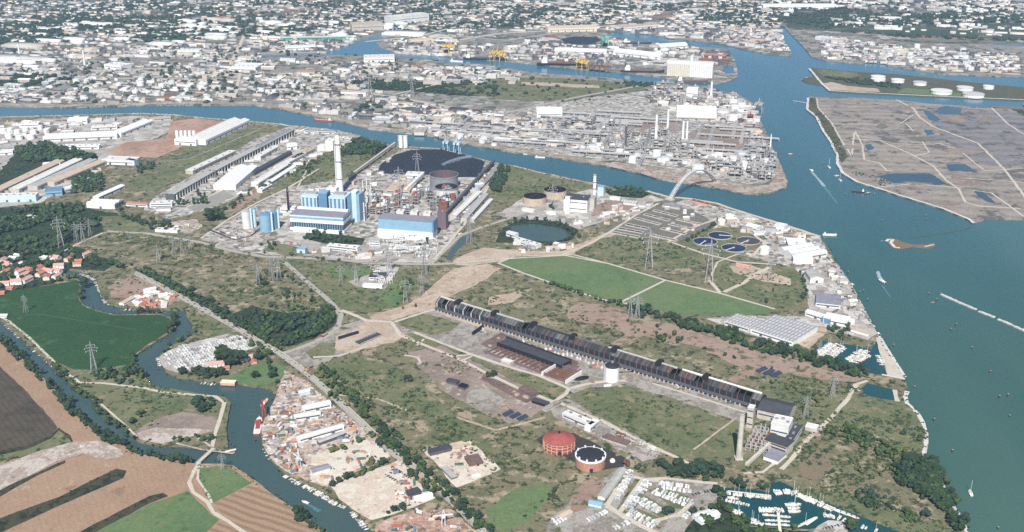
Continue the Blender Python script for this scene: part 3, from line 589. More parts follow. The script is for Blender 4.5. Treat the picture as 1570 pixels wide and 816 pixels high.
# crop field, scrub meadow and farm fields
sh('crop_field','crop',[(-30,478),(0,456),(20,446),(75,438),(118,430),(122,440),(118,456),(126,469),(150,478),(175,484),(245,483),(260,489),(268,497),(254,511),(222,531),(205,545),(203,558),(180,564),(150,568),(112,566),(85,555),(45,520),(16,494)],.5)
sh('scrub','scrub_green',[(104,580),(150,566),(204,558),(236,592),(325,607),(345,612),(350,640),(345,664),(310,668),(280,674),(215,674),(190,655),(150,620)],1.5)
sh('bare_ground','mud',[(206,662),(225,650),(255,638),(280,632),(318,638),(332,640),(335,660),(310,666),(272,674),(250,681),(214,674)],2)
sh('bare_ground','gravel',[(210,664),(240,656),(330,660),(310,666),(272,674),(250,681),(214,674)],2)
sh('dark_field','dark_field',[(-80,548),(0,562),(40,600),(76,640),(88,656),(78,668),(40,684),(-80,706)],1)
sh('ditch','ditch',[(-80,706),(40,684),(78,668),(90,656),(108,668),(112,678),(60,692),(-80,724)],1)
sh('ditch','scrub_green',[(-80,716),(40,690),(80,672),(90,660),(110,678),(60,694),(-80,730)],1)
sh('gravel_ground','gravel',[(-80,730),(0,714),(60,692),(112,678),(150,676),(186,690),(190,700),(165,705),(130,696),(100,704),(60,722),(0,752),(-80,780)],3)
sh('ditch','ditch',[(-40,790),(0,752),(60,724),(100,706),(100,710),(60,728),(0,762)],1)
sh('ditch','ditch',[(-40,812),(0,795),(92,762),(145,735),(178,719),(194,722),(189,733),(127,760),(64,788),(0,818),(-40,832)],1)
sh('ditch','ditch',[(110,822),(229,761),(250,756),(258,761),(229,772),(130,826)],1)
sh('grass_field','meadow',[(132,824),(230,773),(288,753),(322,788),(336,797),(310,822),(130,840)],.8)
sh('grass_field','meadow',[(306,718),(349,714),(385,741),(326,772),(310,750),(303,735)],.8)
sh('furrow_field','furrow_field',[(328,772),(386,742),(400,746),(455,784),(500,820),(500,840),(380,840),(350,800)],.8)
sh('furrow_field','furrow_field',[(310,824),(338,798),(352,806),(370,824)],.8)
for l, wd, m in (([(306,708),(298,722),(290,740),(296,755),(318,770),(327,786),(350,800),(376,818)],5,'path'), ([(305,712),(303,735),(320,760),(325,772)],3,'path'), ([(0,486),(14,493),(45,518),(84,556)],4,'path'), ([(98,569),(122,587),(160,588),(220,595),(245,601),(300,606),(330,608),(344,618),(338,640),(330,665),(325,686)],5,'path'), ([(155,620),(178,640),(196,656),(210,670)],3,'path'), ([(35,484),(60,482),(110,490),(210,506)],1.6,'crop_track'), ([(296,666),(330,690)],3,'gravel'), ([(270,680),(310,690),(358,696)],3,'gravel')):
    strip('path', l, wd, M[m], amp=.4)
# main roads
MAINR = [(204,418),(230,431),(260,447),(310,474),(360,502),(400,526),(430,543),(470,572),(512,609),(553,647),(607,698),(645,724),(683,759),(744,818),(800,872)]
strip('road', MAINR, 11, M['road'])
for l, wd, m in (([(436,402),(448,412),(466,428),(495,453),(514,470),(523,484),(519,500),(505,513),(480,526),(450,537),(430,543)],9,'road'), ([(523,476),(545,484),(562,492),(600,494)],8,'path'), ([(163,355),(224,358),(260,364),(303,371),(360,386),(405,394),(520,398),(560,404),(660,406),(700,404),(760,398)],10,'road'), ([(163,355),(122,373),(89,389),(60,400)],6,'path'), ([(308,366),(345,340),(390,313),(441,289),(489,259)],6,'path'), ([(510,286),(545,268),(575,246),(609,224)],8,'asphalt'), ([(660,405),(683,383),(706,361),(747,346),(790,332),(850,312)],9,'road'),
        ([(698,326),(735,286),(766,252)],10,'asphalt'), ([(666,398),(690,370),(712,344),(768,256)],6,'path'), ([(860,392),(905,374),(935,356),(975,330),(1010,312)],6,'path'), ([(700,404),(760,398),(866,392),(930,404)],5,'path'), ([(1024,372),(1060,350),(1110,332)],6,'path'), ([(1030,372),(1075,388),(1130,402),(1190,406)],6,'path'), ([(1155,392),(1172,372),(1150,356)],6,'path'), ([(0,312),(60,302),(100,288),(130,284)],7,'road'), ([(430,302),(520,306)],5,'path'),
        ([(165,250),(220,226),(260,206),(300,190)],6,'asphalt'), ([(230,250),(290,244),(400,198)],5,'asphalt'), ([(255,332),(300,312),(400,262),(470,228)],6,'path'), ([(280,300),(300,292),(330,282)],5,'path'), ([(455,290),(470,262)],4,'path'), ([(320,352),(360,368),(385,362),(400,350)],5,'dark_slab'),
        ([(930,776),(945,752),(966,730),(990,736),(1010,738)],6,'path'), ([(930,776),(970,800),(1010,820)],8,'path'), ([(950,786),(985,736),(1020,734),(1100,742)],6,'path'), ([(1000,800),(1040,790),(1062,770)],6,'path')):
    strip('road' if m != 'path' else 'path', l, wd, M[m], amp=.3)
strip('railway', [(700,330),(738,290),(772,252)], 4, M['dark_slab'])
strip('road_marking', MAINR, .5, M['stone'])
for t in (0.35,): strip('kerb', [(x+4, y-2) for x, y in MAINR], 1.2, M['path'])
# ------------------------------------------------------------------ trees and scrub
def leaf(name, cols, size=5.0):
    m, nt, b = newmat(name); p = pos(nt)
    n1 = noise(nt, p, size, 4, .7, 3); oi = nt.nodes.new('ShaderNodeObjectInfo')
    f = math_(nt, 'ADD', stretch(nt, n1, .3, .7), math_(nt, 'MULTIPLY', math_(nt, 'SUBTRACT', oi.outputs['Random'], .5), .5))
    nt.links.new(ramp(nt, f, cols), b.inputs['Base Color']); b.inputs['Roughness'].default_value = .8; b.inputs['Specular IOR Level'].default_value = .2
    return m
M['leaf_dark'] = leaf('leaf_dark', [(38, 56, 38), (52, 74, 48), (66, 88, 54)])
M['leaf_mid'] = leaf('leaf_mid', [(54, 78, 46), (72, 96, 54), (90, 112, 62)])
M['leaf_olive'] = leaf('leaf_olive', [(82, 94, 52), (100, 110, 60), (118, 120, 70)])
M['leaf_blue'] = leaf('leaf_blue', [(44, 66, 54), (56, 80, 62), (70, 92, 70)])
M['leaf_rust'] = leaf('leaf_rust', [(104, 74, 56), (128, 90, 68)])
M['bark'] = paint('bark', (96, 80, 64), .9, .4)
LEAVES = [M['leaf_dark'], M['leaf_mid'], M['leaf_olive'], M['leaf_blue'], M['leaf_rust']]
def ico():
    bm = bmesh.new(); bmesh.ops.create_icosphere(bm, subdivisions=1, radius=1.0)
    V = np.array([v.co[:] for v in bm.verts]); F = np.array([[v.index for v in f.verts] for f in bm.faces]); bm.free(); return V, F
ICO_V, ICO_F = ico()
def clumps(n, r, h, z0, rs, seed, squash=.8, top=.6):
    """a crown: N ragged clumps of leaves spread through an uneven volume"""
    g = np.random.default_rng(seed); Vs, Fs = [], []
    for i in range(n):
        a = g.uniform(0, 6.283); t = g.uniform(0, 1); rad = r*math.sqrt(g.uniform(.05, 1))*(1-top*abs(t-.35)**1.2)
        c = np.array([rad*math.cos(a), rad*math.sin(a), z0+t*h]); s = rs*g.uniform(.55, 1.3)
        V = ICO_V*(1+g.uniform(-.34, .34, (len(ICO_V), 1)))*np.array([s, s, s*squash]); Vs.append(V+c); Fs.append(ICO_F+i*len(ICO_V))
    return np.concatenate(Vs), np.concatenate(Fs)
# one unit tree is 1 m tall and scaled
TREE_T = [clumps(26, .34, .55, .36, .16, 1), clumps(30, .42, .48, .38, .15, 2), clumps(22, .13, .84, .14, .11, 3, 1.3, .5), clumps(24, .36, .5, .36, .17, 4)]
SMALL_T = [clumps(6, .3, .5, .3, .27, 11), clumps(7, .36, .42, .32, .27, 12), clumps(6, .10, .72, .18, .16, 13, 1.7), clumps(6, .32, .5, .3, .28, 14)]
BUSH_T = [clumps(3, .45, .35, .22, .45, 21, .8, .3), clumps(2, .5, .3, .2, .5, 22, .7, .3), clumps(4, .6, .3, .2, .4, 23, .7, .3)]
FAR_T = [clumps(2, .5, .3, .25, .5, 31, .7, .3), clumps(3, .8, .3, .25, .5, 32, .6, .3)]

def inside(poly, pts):
    x, y = pts[:, 0], pts[:, 1]; c = np.zeros(len(pts), bool); n = len(poly)
    for i in range(n):
        x0, y0 = poly[i]; x1, y1 = poly[(i+1) % n]
        if y0 == y1: continue
        k = ((y0 > y) != (y1 > y)) & (x < (x1-x0)*(y-y0)/(y1-y0)+x0); c ^= k
    return c
def scatter(pix, spacing, patch=0.0, psize=40.0, seed=0):
    """random points inside a traced piece of ground, PATCH = share left bare in clumps"""
    g = np.random.default_rng(abs(int(seed+len(pix)*7+pix[0][0]*3+pix[0][1]))+1000); poly = [tuple(G(*p)[:2]) for p in pix]; a = np.array(poly)
    lo, hi = a.min(0), a.max(0); n = int((hi-lo).prod()/spacing**2)
    pts = g.uniform(lo, hi, (n, 2)); pts = pts[inside(poly, pts)]
    if patch > 0 and len(pts):
        k = max(3, int((hi-lo).prod()/(psize*psize)*.8)); cs = g.uniform(lo, hi, (min(k, 900), 2)); d = np.full(len(pts), 1e9)
        for c in cs: d = np.minimum(d, np.hypot(*(pts-c).T)*g.uniform(.6, 1.6))
        pts = pts[d < np.quantile(d, 1-patch)]
    return pts
def along(pix, spacing, width, seed=0, gap=0.0):
    g = np.random.default_rng(abs(int(seed+pix[0][0]))+2000); P_ = [G(*p) for p in pix]; out = []
    for a, b in zip(P_, P_[1:]):
        L = (b-a).length; n = max(1, int(L/spacing)); d = (b-a)/L; nn = Vector((-d.y, d.x, 0))
        for i in range(n):
            if g.random() < gap: continue
            p = a+d*((i+g.random())*L/n)+nn*g.uniform(-width/2, width/2); out.append((p.x, p.y))
    return np.array(out).reshape(-1, 2)
TREES = []     # x, y, height, shape, leaf, zone
def plant(pts, h, shapes=(0, 1, 3), leaves=(0, 0, 1, 3, 3, 0, 1), zone='', var=.42):
    for x, y in pts: TREES.append((x, y, h*rng.uniform(1-var, 1+var), rng.choice(shapes), rng.choice(leaves), zone))
Z_RIVER = 'dark tree in the row on the bank of the narrow river beside the tan fields'
Z_ROAD = 'green tree in the hedgerow running beside the long straight road'
Z_LEFT = 'tree in the dark wood between the white works and the village'
Z_WOOD = 'tree in the wedge of woodland inside the bend of the curved road'
Z_BANK = 'tree standing on the bank of the winding river'
Z_BELT = 'tree in the green belt along the edge of the pink bare ground'
Z_HEAD = 'tree in the thicket on the grassy headland beside the lagoon'
Z_MAR = 'tree standing among the caravans and the boat basin'
Z_TANK = 'tree in the dark grove between the dark tanks and the caravan ground'
Z_PLANT = 'tree standing in the grounds of the power station'
Z_VILL = 'tree standing among the red roofed houses'
Z_YARD = 'tree standing between the scrap yards by the river'
Z_MID = 'scattered tree in the green works land beside the canal'
plant(scatter([(-20,330),(60,318),(120,316),(178,330),(165,350),(130,366),(60,388),(0,384)], 9, .36, 60), 10, zone=Z_LEFT)
plant(scatter([(180,318),(300,362),(222,352),(175,346)], 22), 9, zone=Z_LEFT)
plant(scatter([(22,232),(62,221),(112,231),(150,243),(112,251),(40,250)], 10, .15), 12, zone=Z_LEFT)
plant(scatter([(112,272),(150,262),(160,290),(138,304),(110,304)], 9, .2), 11, zone=Z_LEFT)
plant(scatter([(200,262),(230,248),(250,252),(216,268)], 12), 9, zone=Z_MID)
plant(np.concatenate([along([(274,314),(322,312)], 8, 10), along([(204,338),(232,344),(262,352)], 8, 26), along([(300,300),(318,304)], 10, 14)]), 13, (2, 2, 0), zone=Z_MID)
plant(np.array([G(328,334)[:2], G(322,340)[:2], G(333,338)[:2], G(318,330)[:2]]), 20, zone=Z_MID)
plant(along([(345,324),(385,298),(410,282)], 11, 24), 9, zone=Z_MID)
plant(scatter([(420,276),(440,258),(480,240),(500,246),(470,270)], 13, .3), 8, zone=Z_MID)
plant(scatter([(515,222),(560,214),(592,226),(575,238),(530,238)], 9, .15), 11, zone=Z_MID)
plant(along([(216,414),(250,430),(290,450),(330,472),(400,514),(432,534)], 5.5, 20), 8, zone=Z_ROAD)
plant(along([(232,424),(320,474),(400,520),(430,537)], 6, 9), 9, zone=Z_ROAD)
plant(scatter([(385,478),(440,492),(508,474),(516,490),(490,514),(440,532),(400,515)], 7.5, .08), 9, zone=Z_WOOD)
plant(scatter([(395,415),(440,418),(470,440),(500,470),(440,480),(390,470)], 17, .35), 7, zone=Z_WOOD)
plant(along([(492,562),(530,600),(566,642),(606,684),(650,724),(700,772),(750,820)], 5, 13), 8.5, leaves=(0, 1, 1, 3), zone=Z_ROAD)
plant(along([(496,572),(560,636),(640,716),(740,812)], 8, 24), 7, leaves=(0, 1, 1, 2), zone=Z_ROAD)
plant(along([(505,606),(515,616)], 5, 8), 8, zone=Z_ROAD); plant(along([(568,665),(600,695)], 9, 10), 9, zone=Z_ROAD); plant(along([(625,722),(660,760)], 10, 8), 8, zone=Z_ROAD)
plant(along([(2,520),(20,540),(52,568),(92,606),(120,641),(152,667),(186,686)], 5.5, 12), 9.5, (0, 1, 3, 2), (0, 0, 0, 3), Z_RIVER)
plant(along([(196,693),(215,699),(250,705),(296,712)], 6.5, 6), 9.5, (0, 3, 2), (0, 0, 3), Z_RIVER)
plant(along([(82,560),(110,590),(135,612),(160,640),(190,664),(205,676)], 8, 12), 8, leaves=(0, 1, 1), zone=Z_BANK)
plant(scatter([(140,578),(175,566),(206,560),(236,590),(200,592),(150,590)], 9, .15), 9, zone=Z_BANK)
plant(scatter([(298,616),(326,611),(333,626),(318,634),(290,632)], 8), 9, (0, 1, 3), (0, 0, 3), Z_BANK)
plant(scatter([(188,636),(218,634),(224,648),(204,656)], 9), 9, zone=Z_BANK)
plant(along([(262,674),(330,676)], 9, 9), 7, zone=Z_BANK)
plant(along([(205,480),(250,480)], 8, 5), 8, zone=Z_BANK); plant(along([(264,488),(270,497),(254,512)], 5, 9), 10, (0, 3), (0,), Z_BANK); plant(along([(204,545),(207,556)], 8, 6), 8, zone=Z_BANK)
plant(np.array([G(127, 436)[:2], G(129, 441)[:2], G(126, 447)[:2], G(123, 458)[:2]]), 15, leaves=(0,), zone=Z_BANK)
plant(scatter([(272,574),(285,566),(340,572),(346,583),(310,582)], 7.5), 10, leaves=(0, 0, 3), zone=Z_BANK)
plant(np.array([G(*p)[:2] for p in ((340, 553), (344, 557), (336, 556), (357, 558), (364, 556), (369, 559), (352, 562))]), 19, (0, 1), (0,), Z_BANK)
plant(along([(246,545),(262,532),(285,520),(300,508)], 8, 10), 8, zone=Z_BANK); plant(along([(384,526),(402,542),(420,560)], 7, 12), 9, zone=Z_ROAD); plant(along([(416,566),(422,574)], 5, 6), 12, (2, 0), (0,), Z_ROAD)
plant(np.array([G(*p)[:2] for p in ((392, 580), (418, 580), (425, 588), (396, 553))]), 10, zone=Z_BANK)
plant(along([(836,434),(882,449),(930,464),(985,476)], 7, 9), 7, leaves=(0, 1, 3), zone=Z_BELT)
plant(scatter([(960,474),(990,474),(1022,488),(1012,494),(985,492)], 8), 9, leaves=(0, 3), zone=Z_BELT)
plant(scatter([(1022,484),(1060,494),(1100,504),(1140,514),(1180,528),(1240,544),(1300,562),(1336,574),(1320,582),(1260,566),(1200,550),(1150,538),(1090,518),(1040,502)], 7.5, .06), 9.5, leaves=(0, 0, 3, 1), zone=Z_BELT)
plant(scatter([(890,480),(1000,500),(1100,530),(1250,570),(1180,570),(1060,535),(920,500)], 26), 5.5, leaves=(0, 1), zone=Z_BELT)
plant(scatter([(995,518),(1042,514),(1048,528),(1010,530)], 11), 7, zone=Z_BELT)
plant(scatter([(1012,716),(1050,712),(1114,720),(1114,738),(1060,738),(1020,730)], 8), 10, leaves=(0, 0, 3), zone=Z_TANK)
plant(scatter([(965,716),(1010,714),(1010,724),(970,722)], 13), 6, zone=Z_TANK)
plant(scatter([(1376,712),(1400,704),(1432,712),(1440,740),(1456,770),(1474,796),(1460,800),(1430,776),(1400,764),(1372,744),(1368,726)], 7.5, .08), 10, leaves=(0, 0, 3, 1), zone=Z_HEAD)
plant(scatter([(1302,756),(1330,752),(1368,770),(1372,784),(1340,784),(1305,770)], 5.5), 6, leaves=(3, 3, 0), zone=Z_HEAD)
plant(scatter([(1268,652),(1290,648),(1330,668),(1390,700),(1412,712),(1396,722),(1350,700),(1300,676),(1270,672)], 5.5, .12), 6.5, leaves=(1, 1, 2, 0), zone=Z_HEAD)
plant(scatter([(1428,708),(1440,712),(1450,740),(1466,770),(1482,800),(1484,818),(1464,816),(1448,786),(1428,760)], 6.5, .1), 9, zone=Z_HEAD)
plant(scatter([(1395,700),(1425,690),(1438,730),(1420,764),(1392,744)], 8, .1), 9, leaves=(0, 0, 3), zone=Z_HEAD)
plant(scatter([(1300,700),(1340,694),(1370,712),(1360,740),(1320,730)], 12, .3), 5, leaves=(2, 2, 1), zone=Z_HEAD)
plant(scatter([(1380,668),(1408,664),(1414,680),(1384,684)], 11), 7, zone=Z_HEAD)
plant(scatter([(1380,790),(1420,786),(1424,812),(1386,812)], 8), 8, leaves=(1, 1, 3), zone=Z_HEAD)
plant(scatter([(1140,590),(1200,586),(1300,606),(1290,640),(1230,620),(1200,606)], 15, .4), 6, leaves=(0, 1, 2), zone=Z_HEAD)
plant(scatter([(1050,776),(1090,766),(1140,792),(1150,808),(1240,812),(1240,830),(1050,830)], 12, .25), 8, leaves=(0, 1, 1), zone=Z_MAR)
plant(np.array([G(*p)[:2] for p in ((1018, 786), (1024, 790), (1030, 788), (1100, 760), (1106, 764), (1103, 770), (1062, 790), (1134, 750), (1170, 752), (1175, 748), (1300, 806), (1305, 812))]), 11, zone=Z_MAR)
plant(along([(1115,742),(1180,742)], 12, 14), 7, zone=Z_MAR)
plant(along([(832,766),(870,740),(900,728)], 8, 12), 5, leaves=(0, 1), zone=Z_MAR)
plant(scatter([(462,352),(520,360),(560,366),(556,376),(500,374),(466,368)], 11, .3), 8, zone=Z_PLANT)
plant(scatter([(746,296),(756,272),(770,254),(782,258),(776,280),(764,296)], 9), 10, leaves=(0, 3), zone=Z_PLANT)
plant(scatter([(400,376),(424,370),(424,388),(404,390)], 12), 7, zone=Z_PLANT); plant(along([(632,384),(660,370)], 10, 10), 8, zone=Z_PLANT); plant(along([(440,392),(470,396),(540,402)], 24, 8), 8, zone=Z_PLANT)
plant(along([(776,346),(800,338),(850,342),(880,356),(884,366)], 8, 14), 9, (2, 0, 0), (0, 3), Z_MID); plant(along([(880,366),(850,376),(800,374)], 10, 9), 7, zone=Z_MID)
plant(along([(1050,372),(1078,356),(1110,336)], 9, 6), 7, zone=Z_MID); plant(along([(840,318),(848,322)], 6, 10), 8, zone=Z_MID); plant(scatter([(925,292),(965,288),(1000,296),(985,303),(940,301)], 9), 7, zone=Z_MID)
plant(along([(1228,418),(1234,440),(1232,460)], 9, 6), 6, zone=Z_MID); plant(scatter([(1120,440),(1220,448),(1215,472),(1150,460)], 20), 6, zone=Z_MID)
plant(scatter([(1264,505),(1300,500),(1312,520),(1290,522)], 9), 7, zone=Z_MID)
plant(scatter([(0,390),(60,380),(110,378),(130,404),(90,408),(60,420),(20,436),(0,444)], 13), 9, zone=Z_VILL); plant(along([(20,446),(70,436),(116,426)], 11, 8), 8, zone=Z_VILL); plant(along([(112,396),(150,404),(200,412)], 8, 22), 10, zone=Z_VILL)
plant(np.array([G(*p)[:2] for p in ((459, 797), (462, 801), (457, 802))]), 13, (0, 1), (0,), Z_BANK); plant(along([(466,796),(484,810),(500,822)], 6, 8), 7, zone=Z_BANK)
plant(along([(508,748),(535,736),(560,726),(592,712)], 4.5, 7), 7.5, leaves=(0, 1, 2), zone=Z_YARD); plant(along([(506,694),(526,690)], 4, 8), 8, leaves=(2, 2, 1), zone=Z_YARD); plant(along([(540,680),(572,670)], 7, 10), 7, leaves=(2, 1), zone=Z_YARD); plant(along([(555,716),(572,712)], 5, 6), 8, leaves=(2,), zone=Z_YARD)
plant(along([(592,790),(616,780)], 5, 10), 8, zone=Z_YARD); plant(along([(580,664),(610,692)], 7, 6), 8, zone=Z_YARD)
plant(scatter([(600,440),(640,428),(660,432),(610,470),(590,466)], 14, .3), 7, zone=Z_MID); plant(along([(612,474),(640,470)], 12, 8), 6, zone=Z_MID)
plant(np.array([G(*p)[:2] for p in ((961, 715), (958, 713), (963, 711))]), 8, (1,), (4,), 'rust brown tree beside the black roofed tank')
plant(np.array([G(*p)[:2] for p in ((622, 582), (627, 585), (750, 578), (747, 575), (757, 578))]), 8, leaves=(0,), zone=Z_MID)

# the three hundred that show largest are trees of their own, the rest stand as one mass
def in_frame(x, y):
    a, b = P(x, y, LZ+3); return -5 < a < 1575 and -5 < b < 822
TREES.sort(key=lambda t: -t[2]*(1.0 if t[3] != 2 else .6)/math.hypot(t[0], t[1], H) if in_frame(t[0], t[1]) else 1)
NEAR = [t for t in TREES[:300]]; REST = TREES[300:]
TREE_ME = {}
for s, (V, F) in enumerate(TREE_T):
    tr = MB(); tr.tube((0, 0, 0), (0, 0, .42), .026, 6, 0, .018)
    for a in (0.4, 2.5, 4.4): tr.tube((0, 0, .30), (.16*math.cos(a), .16*math.sin(a), .52), .013, 4, 0, .006)
    tm = tr.mesh('trunk', M['bark'])
    for l, lm in enumerate(LEAVES):
        me = bpy.data.meshes.new('crown'); me.from_pydata([tuple(v) for v in V], [], [tuple(int(i) for i in f) for f in F]); me.materials.append(lm); TREE_ME[s, l] = (tm, me)
for x, y, h, s, l, z in NEAR:
    tm, cm = TREE_ME[s, l]; sc = h*rng.uniform(.95, 1.1)
    t = bpy.data.objects.new('tree', None); COL.objects.link(t); t.location = (x, y, LZ); t.rotation_euler = (0, 0, rng.uniform(0, 6.28)); t.scale = (sc*1.15, sc*1.15, h)
    tag(t, z, 'tree', 'trees: '+z)
    for nm, me in (('trunk', tm), ('crown', cm)):
        o = bpy.data.objects.new(nm, me); COL.objects.link(o); o.parent = t
def mass(name, items, temps, mats, squash=1.0):
    """many plants as one mesh: items x, y, size, template, material"""
    if not len(items): return
    Vs, Fs, Ms, off = [], [], [], 0
    g = np.random.default_rng(5)
    for x, y, h, s, l in items:
        V, F = temps[s % len(temps)]; a = g.uniform(0, 6.28); c, q = math.cos(a), math.sin(a); k = h*g.uniform(.95, 1.25)
        W = np.empty_like(V); W[:, 0] = (V[:, 0]*c-V[:, 1]*q)*k+x; W[:, 1] = (V[:, 0]*q+V[:, 1]*c)*k+y; W[:, 2] = V[:, 2]*h*squash+LZ
        Vs.append(W); Fs.append(F+off); off += len(V); Ms.append(np.full(len(F), l))
    o = arrays(name, np.concatenate(Vs), np.concatenate(Fs), mats, np.concatenate(Ms)); o['kind'] = 'stuff'; return o
tag(mass('woodland', [(x, y, h, s, l) for x, y, h, s, l, z in REST], SMALL_T, LEAVES), 'dark green trees growing close together in the woods and hedges')
BUSH = []
def bush(pts, h, leaves=(0, 1, 1, 2, 2), var=.6):
    for x, y in pts: BUSH.append((x, y, h*rng.uniform(1-var, 1+var), rng.randrange(3), rng.choice(leaves)))
bush(scatter([(110,378),(170,356),(240,360),(310,374),(400,392),(440,404),(480,440),(512,478),(440,500),(330,472),(250,432),(190,404)], 8.5, .58, 60), 3.0)
bush(scatter([(488,558),(560,534),(640,520),(700,546),(760,580),(830,618),(850,650),(860,700),(850,760),(820,816),(760,830),(700,780),(600,670),(520,600)], 7, .74, 60), 2.2)
bush(scatter([(490,566),(560,548),(640,590),(700,640),(740,700),(640,690),(560,620)], 6.5, .68, 55), 2.6, (0, 1, 1))
bush(scatter([(872,606),(905,594),(960,594),(1060,624),(1140,652),(1128,700),(1090,706),(1040,702),(980,672),(930,644)], 6.5, .74, 55), 2.0)
bush(scatter([(700,455),(735,440),(770,416),(820,430),(890,460),(960,500),(1100,560),(1180,590),(1100,585),(960,530),(800,478)], 7, .72, 55), 2.2)
bush(scatter([(1180,570),(1300,590),(1390,620),(1418,660),(1410,700),(1440,800),(1300,770),(1200,735),(1140,724),(1190,620)], 5.2, .42, 40), 2.4, (0, 1, 1, 2, 3))
bush(scatter([(1215,742),(1300,762),(1380,788),(1460,800),(1470,826),(1380,826),(1300,795),(1220,758)], 4.5, .3), 1.7, (0, 1, 1))
bush(scatter([(165,440),(200,424),(235,434),(240,446),(190,458)], 9, .4), 2.5); bush(scatter([(285,476),(345,500),(390,530),(300,515)], 8, .4), 2.5)
bush(scatter([(104,580),(204,558),(236,592),(345,612),(340,636),(215,660),(150,620)], 8, .5), 2.4, (0, 1))
bush(scatter([(404,398),(540,408),(640,410),(640,440),(560,480),(480,436)], 9, .45), 2.4)
bush(scatter([(880,388),(960,360),(1060,382),(1075,410),(1010,412),(930,402)], 8, .4), 2.6, (0, 3, 1)); bush(scatter([(1090,396),(1150,412),(1235,430),(1230,470),(1104,448)], 9, .5), 2.2)
bush(scatter([(415,278),(440,258),(530,222),(600,224),(545,262),(470,282)], 9, .4), 3.0); bush(scatter([(190,292),(270,240),(400,200),(330,248),(235,292)], 14, .5), 2.2)
bush(scatter([(752,300),(770,262),(800,258),(910,284),(820,310)], 10, .5), 2.4); bush(scatter([(-20,260),(60,224),(150,240),(100,258),(0,300)], 11, .4), 2.6)
bush(scatter([(120,370),(165,354),(300,366),(220,362)], 9, .4), 2.6)
for l in ([(0,797),(92,763),(145,735),(178,719)], [(122,818),(229,766),(255,758)], [(0,712),(60,690),(105,672)], [(0,756),(60,726),(100,708)], [(14,493),(84,556)], [(98,570),(122,588)], [(306,716),(355,715),(400,745),(460,786)], [(304,718),(322,768)], [(207,478),(246,478)], [(126,469),(150,477),(200,483)]):
    bush(along(l, 4, 5, gap=.3), 1.5, (0, 1))
for l in (MAINR, [(436,402),(466,428),(514,470),(519,500),(450,537)], [(854,618),(923,648),(1063,716)], [(614,518),(747,576)], RIV_R[:-1], RIV_L, CUT_R, CUT_L[1:]):
    bush(along(l, 6, 16, gap=.3), 1.7, (0, 1, 2))
bush(along(S_BANK[31:], 4, 8, gap=.2), 2.0, (0, 1)); bush(along(S_BANK[:22], 9, 14, gap=.4), 2.2, (0, 1)); bush(along(N_BANK[2:24], 12, 30, gap=.4), 2.2, (0, 1))
tag(mass('scrub', BUSH, BUSH_T, LEAVES), 'low bushes scattered over the rough grassland')
# far woods and town trees across the canal
FARV = []
def farv(l, sp, h, leaves=(0, 3, 3), patch=.0):
    for x, y in scatter(l, sp, patch, 120): FARV.append((x, y, h*rng.uniform(.6, 1.5), rng.randrange(2), rng.choice(leaves)))
for l in ([(-60,40),(60,30),(140,24),(240,26),(330,32),(300,38),(180,42),(110,50),(30,56),(-60,58)], [(-20,60),(80,54),(120,52),(60,66),(-20,70)], [(190,52),(260,42),(330,46),(390,44),(400,52),(320,60),(250,66),(200,64)], [(395,50),(440,42),(500,44),(470,50),(400,56)], [(1070,22),(1180,14),(1300,12),(1300,24),(1200,30),(1190,42),(1100,38)], [(1200,30),(1330,24),(1480,22),(1600,24),(1600,34),(1480,38),(1330,40),(1260,46)], [(700,36),(790,32),(830,40),(760,44)], [(1300,50),(1400,54),(1570,60),(1570,64),(1400,58)]):
    farv(l, 26, 11)
farv([(-60,2),(1640,2),(1640,30),(1200,36),(900,40),(500,52),(200,64),(-60,70)], 27, 9.5, patch=.42)
farv([(-20,80),(300,70),(640,90),(780,112),(640,170),(300,158),(-20,158)], 44, 9, (0, 0, 1), .5)
for l, sp in (([(530,128),(560,122),(690,126),(770,124),(780,148),(690,146),(560,136)], 22), ([(680,134),(780,118),(930,124),(1000,140),(900,158),(780,154)], 52), ([(560,158),(576,154),(580,168),(560,172),(540,172)], 14), ([(0,116),(40,113),(112,116),(60,132),(0,140)], 24), ([(1262,118),(1300,120),(1380,130),(1380,138),(1340,132),(1290,126)], 14), ([(1312,126),(1345,124),(1350,131),(1320,131)], 10), ([(940,128),(980,126),(1005,130),(985,134)], 12), ([(1210,22),(1570,16),(1570,26),(1240,34)], 60)):
    farv(l, sp, 8, (0, 0, 3))
for l in ([(1240,150),(1250,150),(1254,166),(1275,190),(1285,210),(1300,240),(1290,250),(1283,240),(1274,218),(1250,178)], [(1300,262),(1340,268),(1370,282),(1350,288),(1310,274)]):
    for x, y in scatter(l, 8, .3): FARV.append((x, y, rng.uniform(1.5, 3.5), rng.randrange(2), rng.choice((0, 0, 1))))
tag(mass('far_woods', FARV, FAR_T, LEAVES), 'distant dark woods and trees across the canal')
print('trees', len(TREES), 'bushes', len(BUSH), 'far', len(FARV))
# ------------------------------------------------------------------ building kit
M['white'] = paint('white', (246, 246, 244), .6, .18)
M['white_b'] = paint('white_b', (232, 232, 228), .6, .3)
M['cream'] = paint('cream', (236, 226, 204), .7, .25)
M['grey'] = paint('grey', (176, 174, 172), .7, .3)
M['dgrey'] = paint('dgrey', (98, 98, 102), .7, .35)
M['dark'] = paint('dark', (48, 48, 54), .6, .3)
M['black'] = paint('black', (30, 30, 34), .6, .3)
M['steel'] = paint('steel', (150, 152, 156), .5, .3)
M['concrete_wall'] = paint('concrete_wall', (206, 198, 186), .85, .35)
M['pale_roof'] = ribbed('pale_roof', (234, 232, 226), (214, 212, 208), 90, 7.0, .7, .28)
M['white_roof'] = ribbed('white_roof', (246, 246, 244), (228, 228, 226), 0, 8.0, .65, .2)
M['grey_roof'] = paint('grey_roof', (186, 184, 180), .8, .35, size=9)
M['lav_roof'] = paint('lav_roof', (146, 146, 158), .8, .3, size=9)
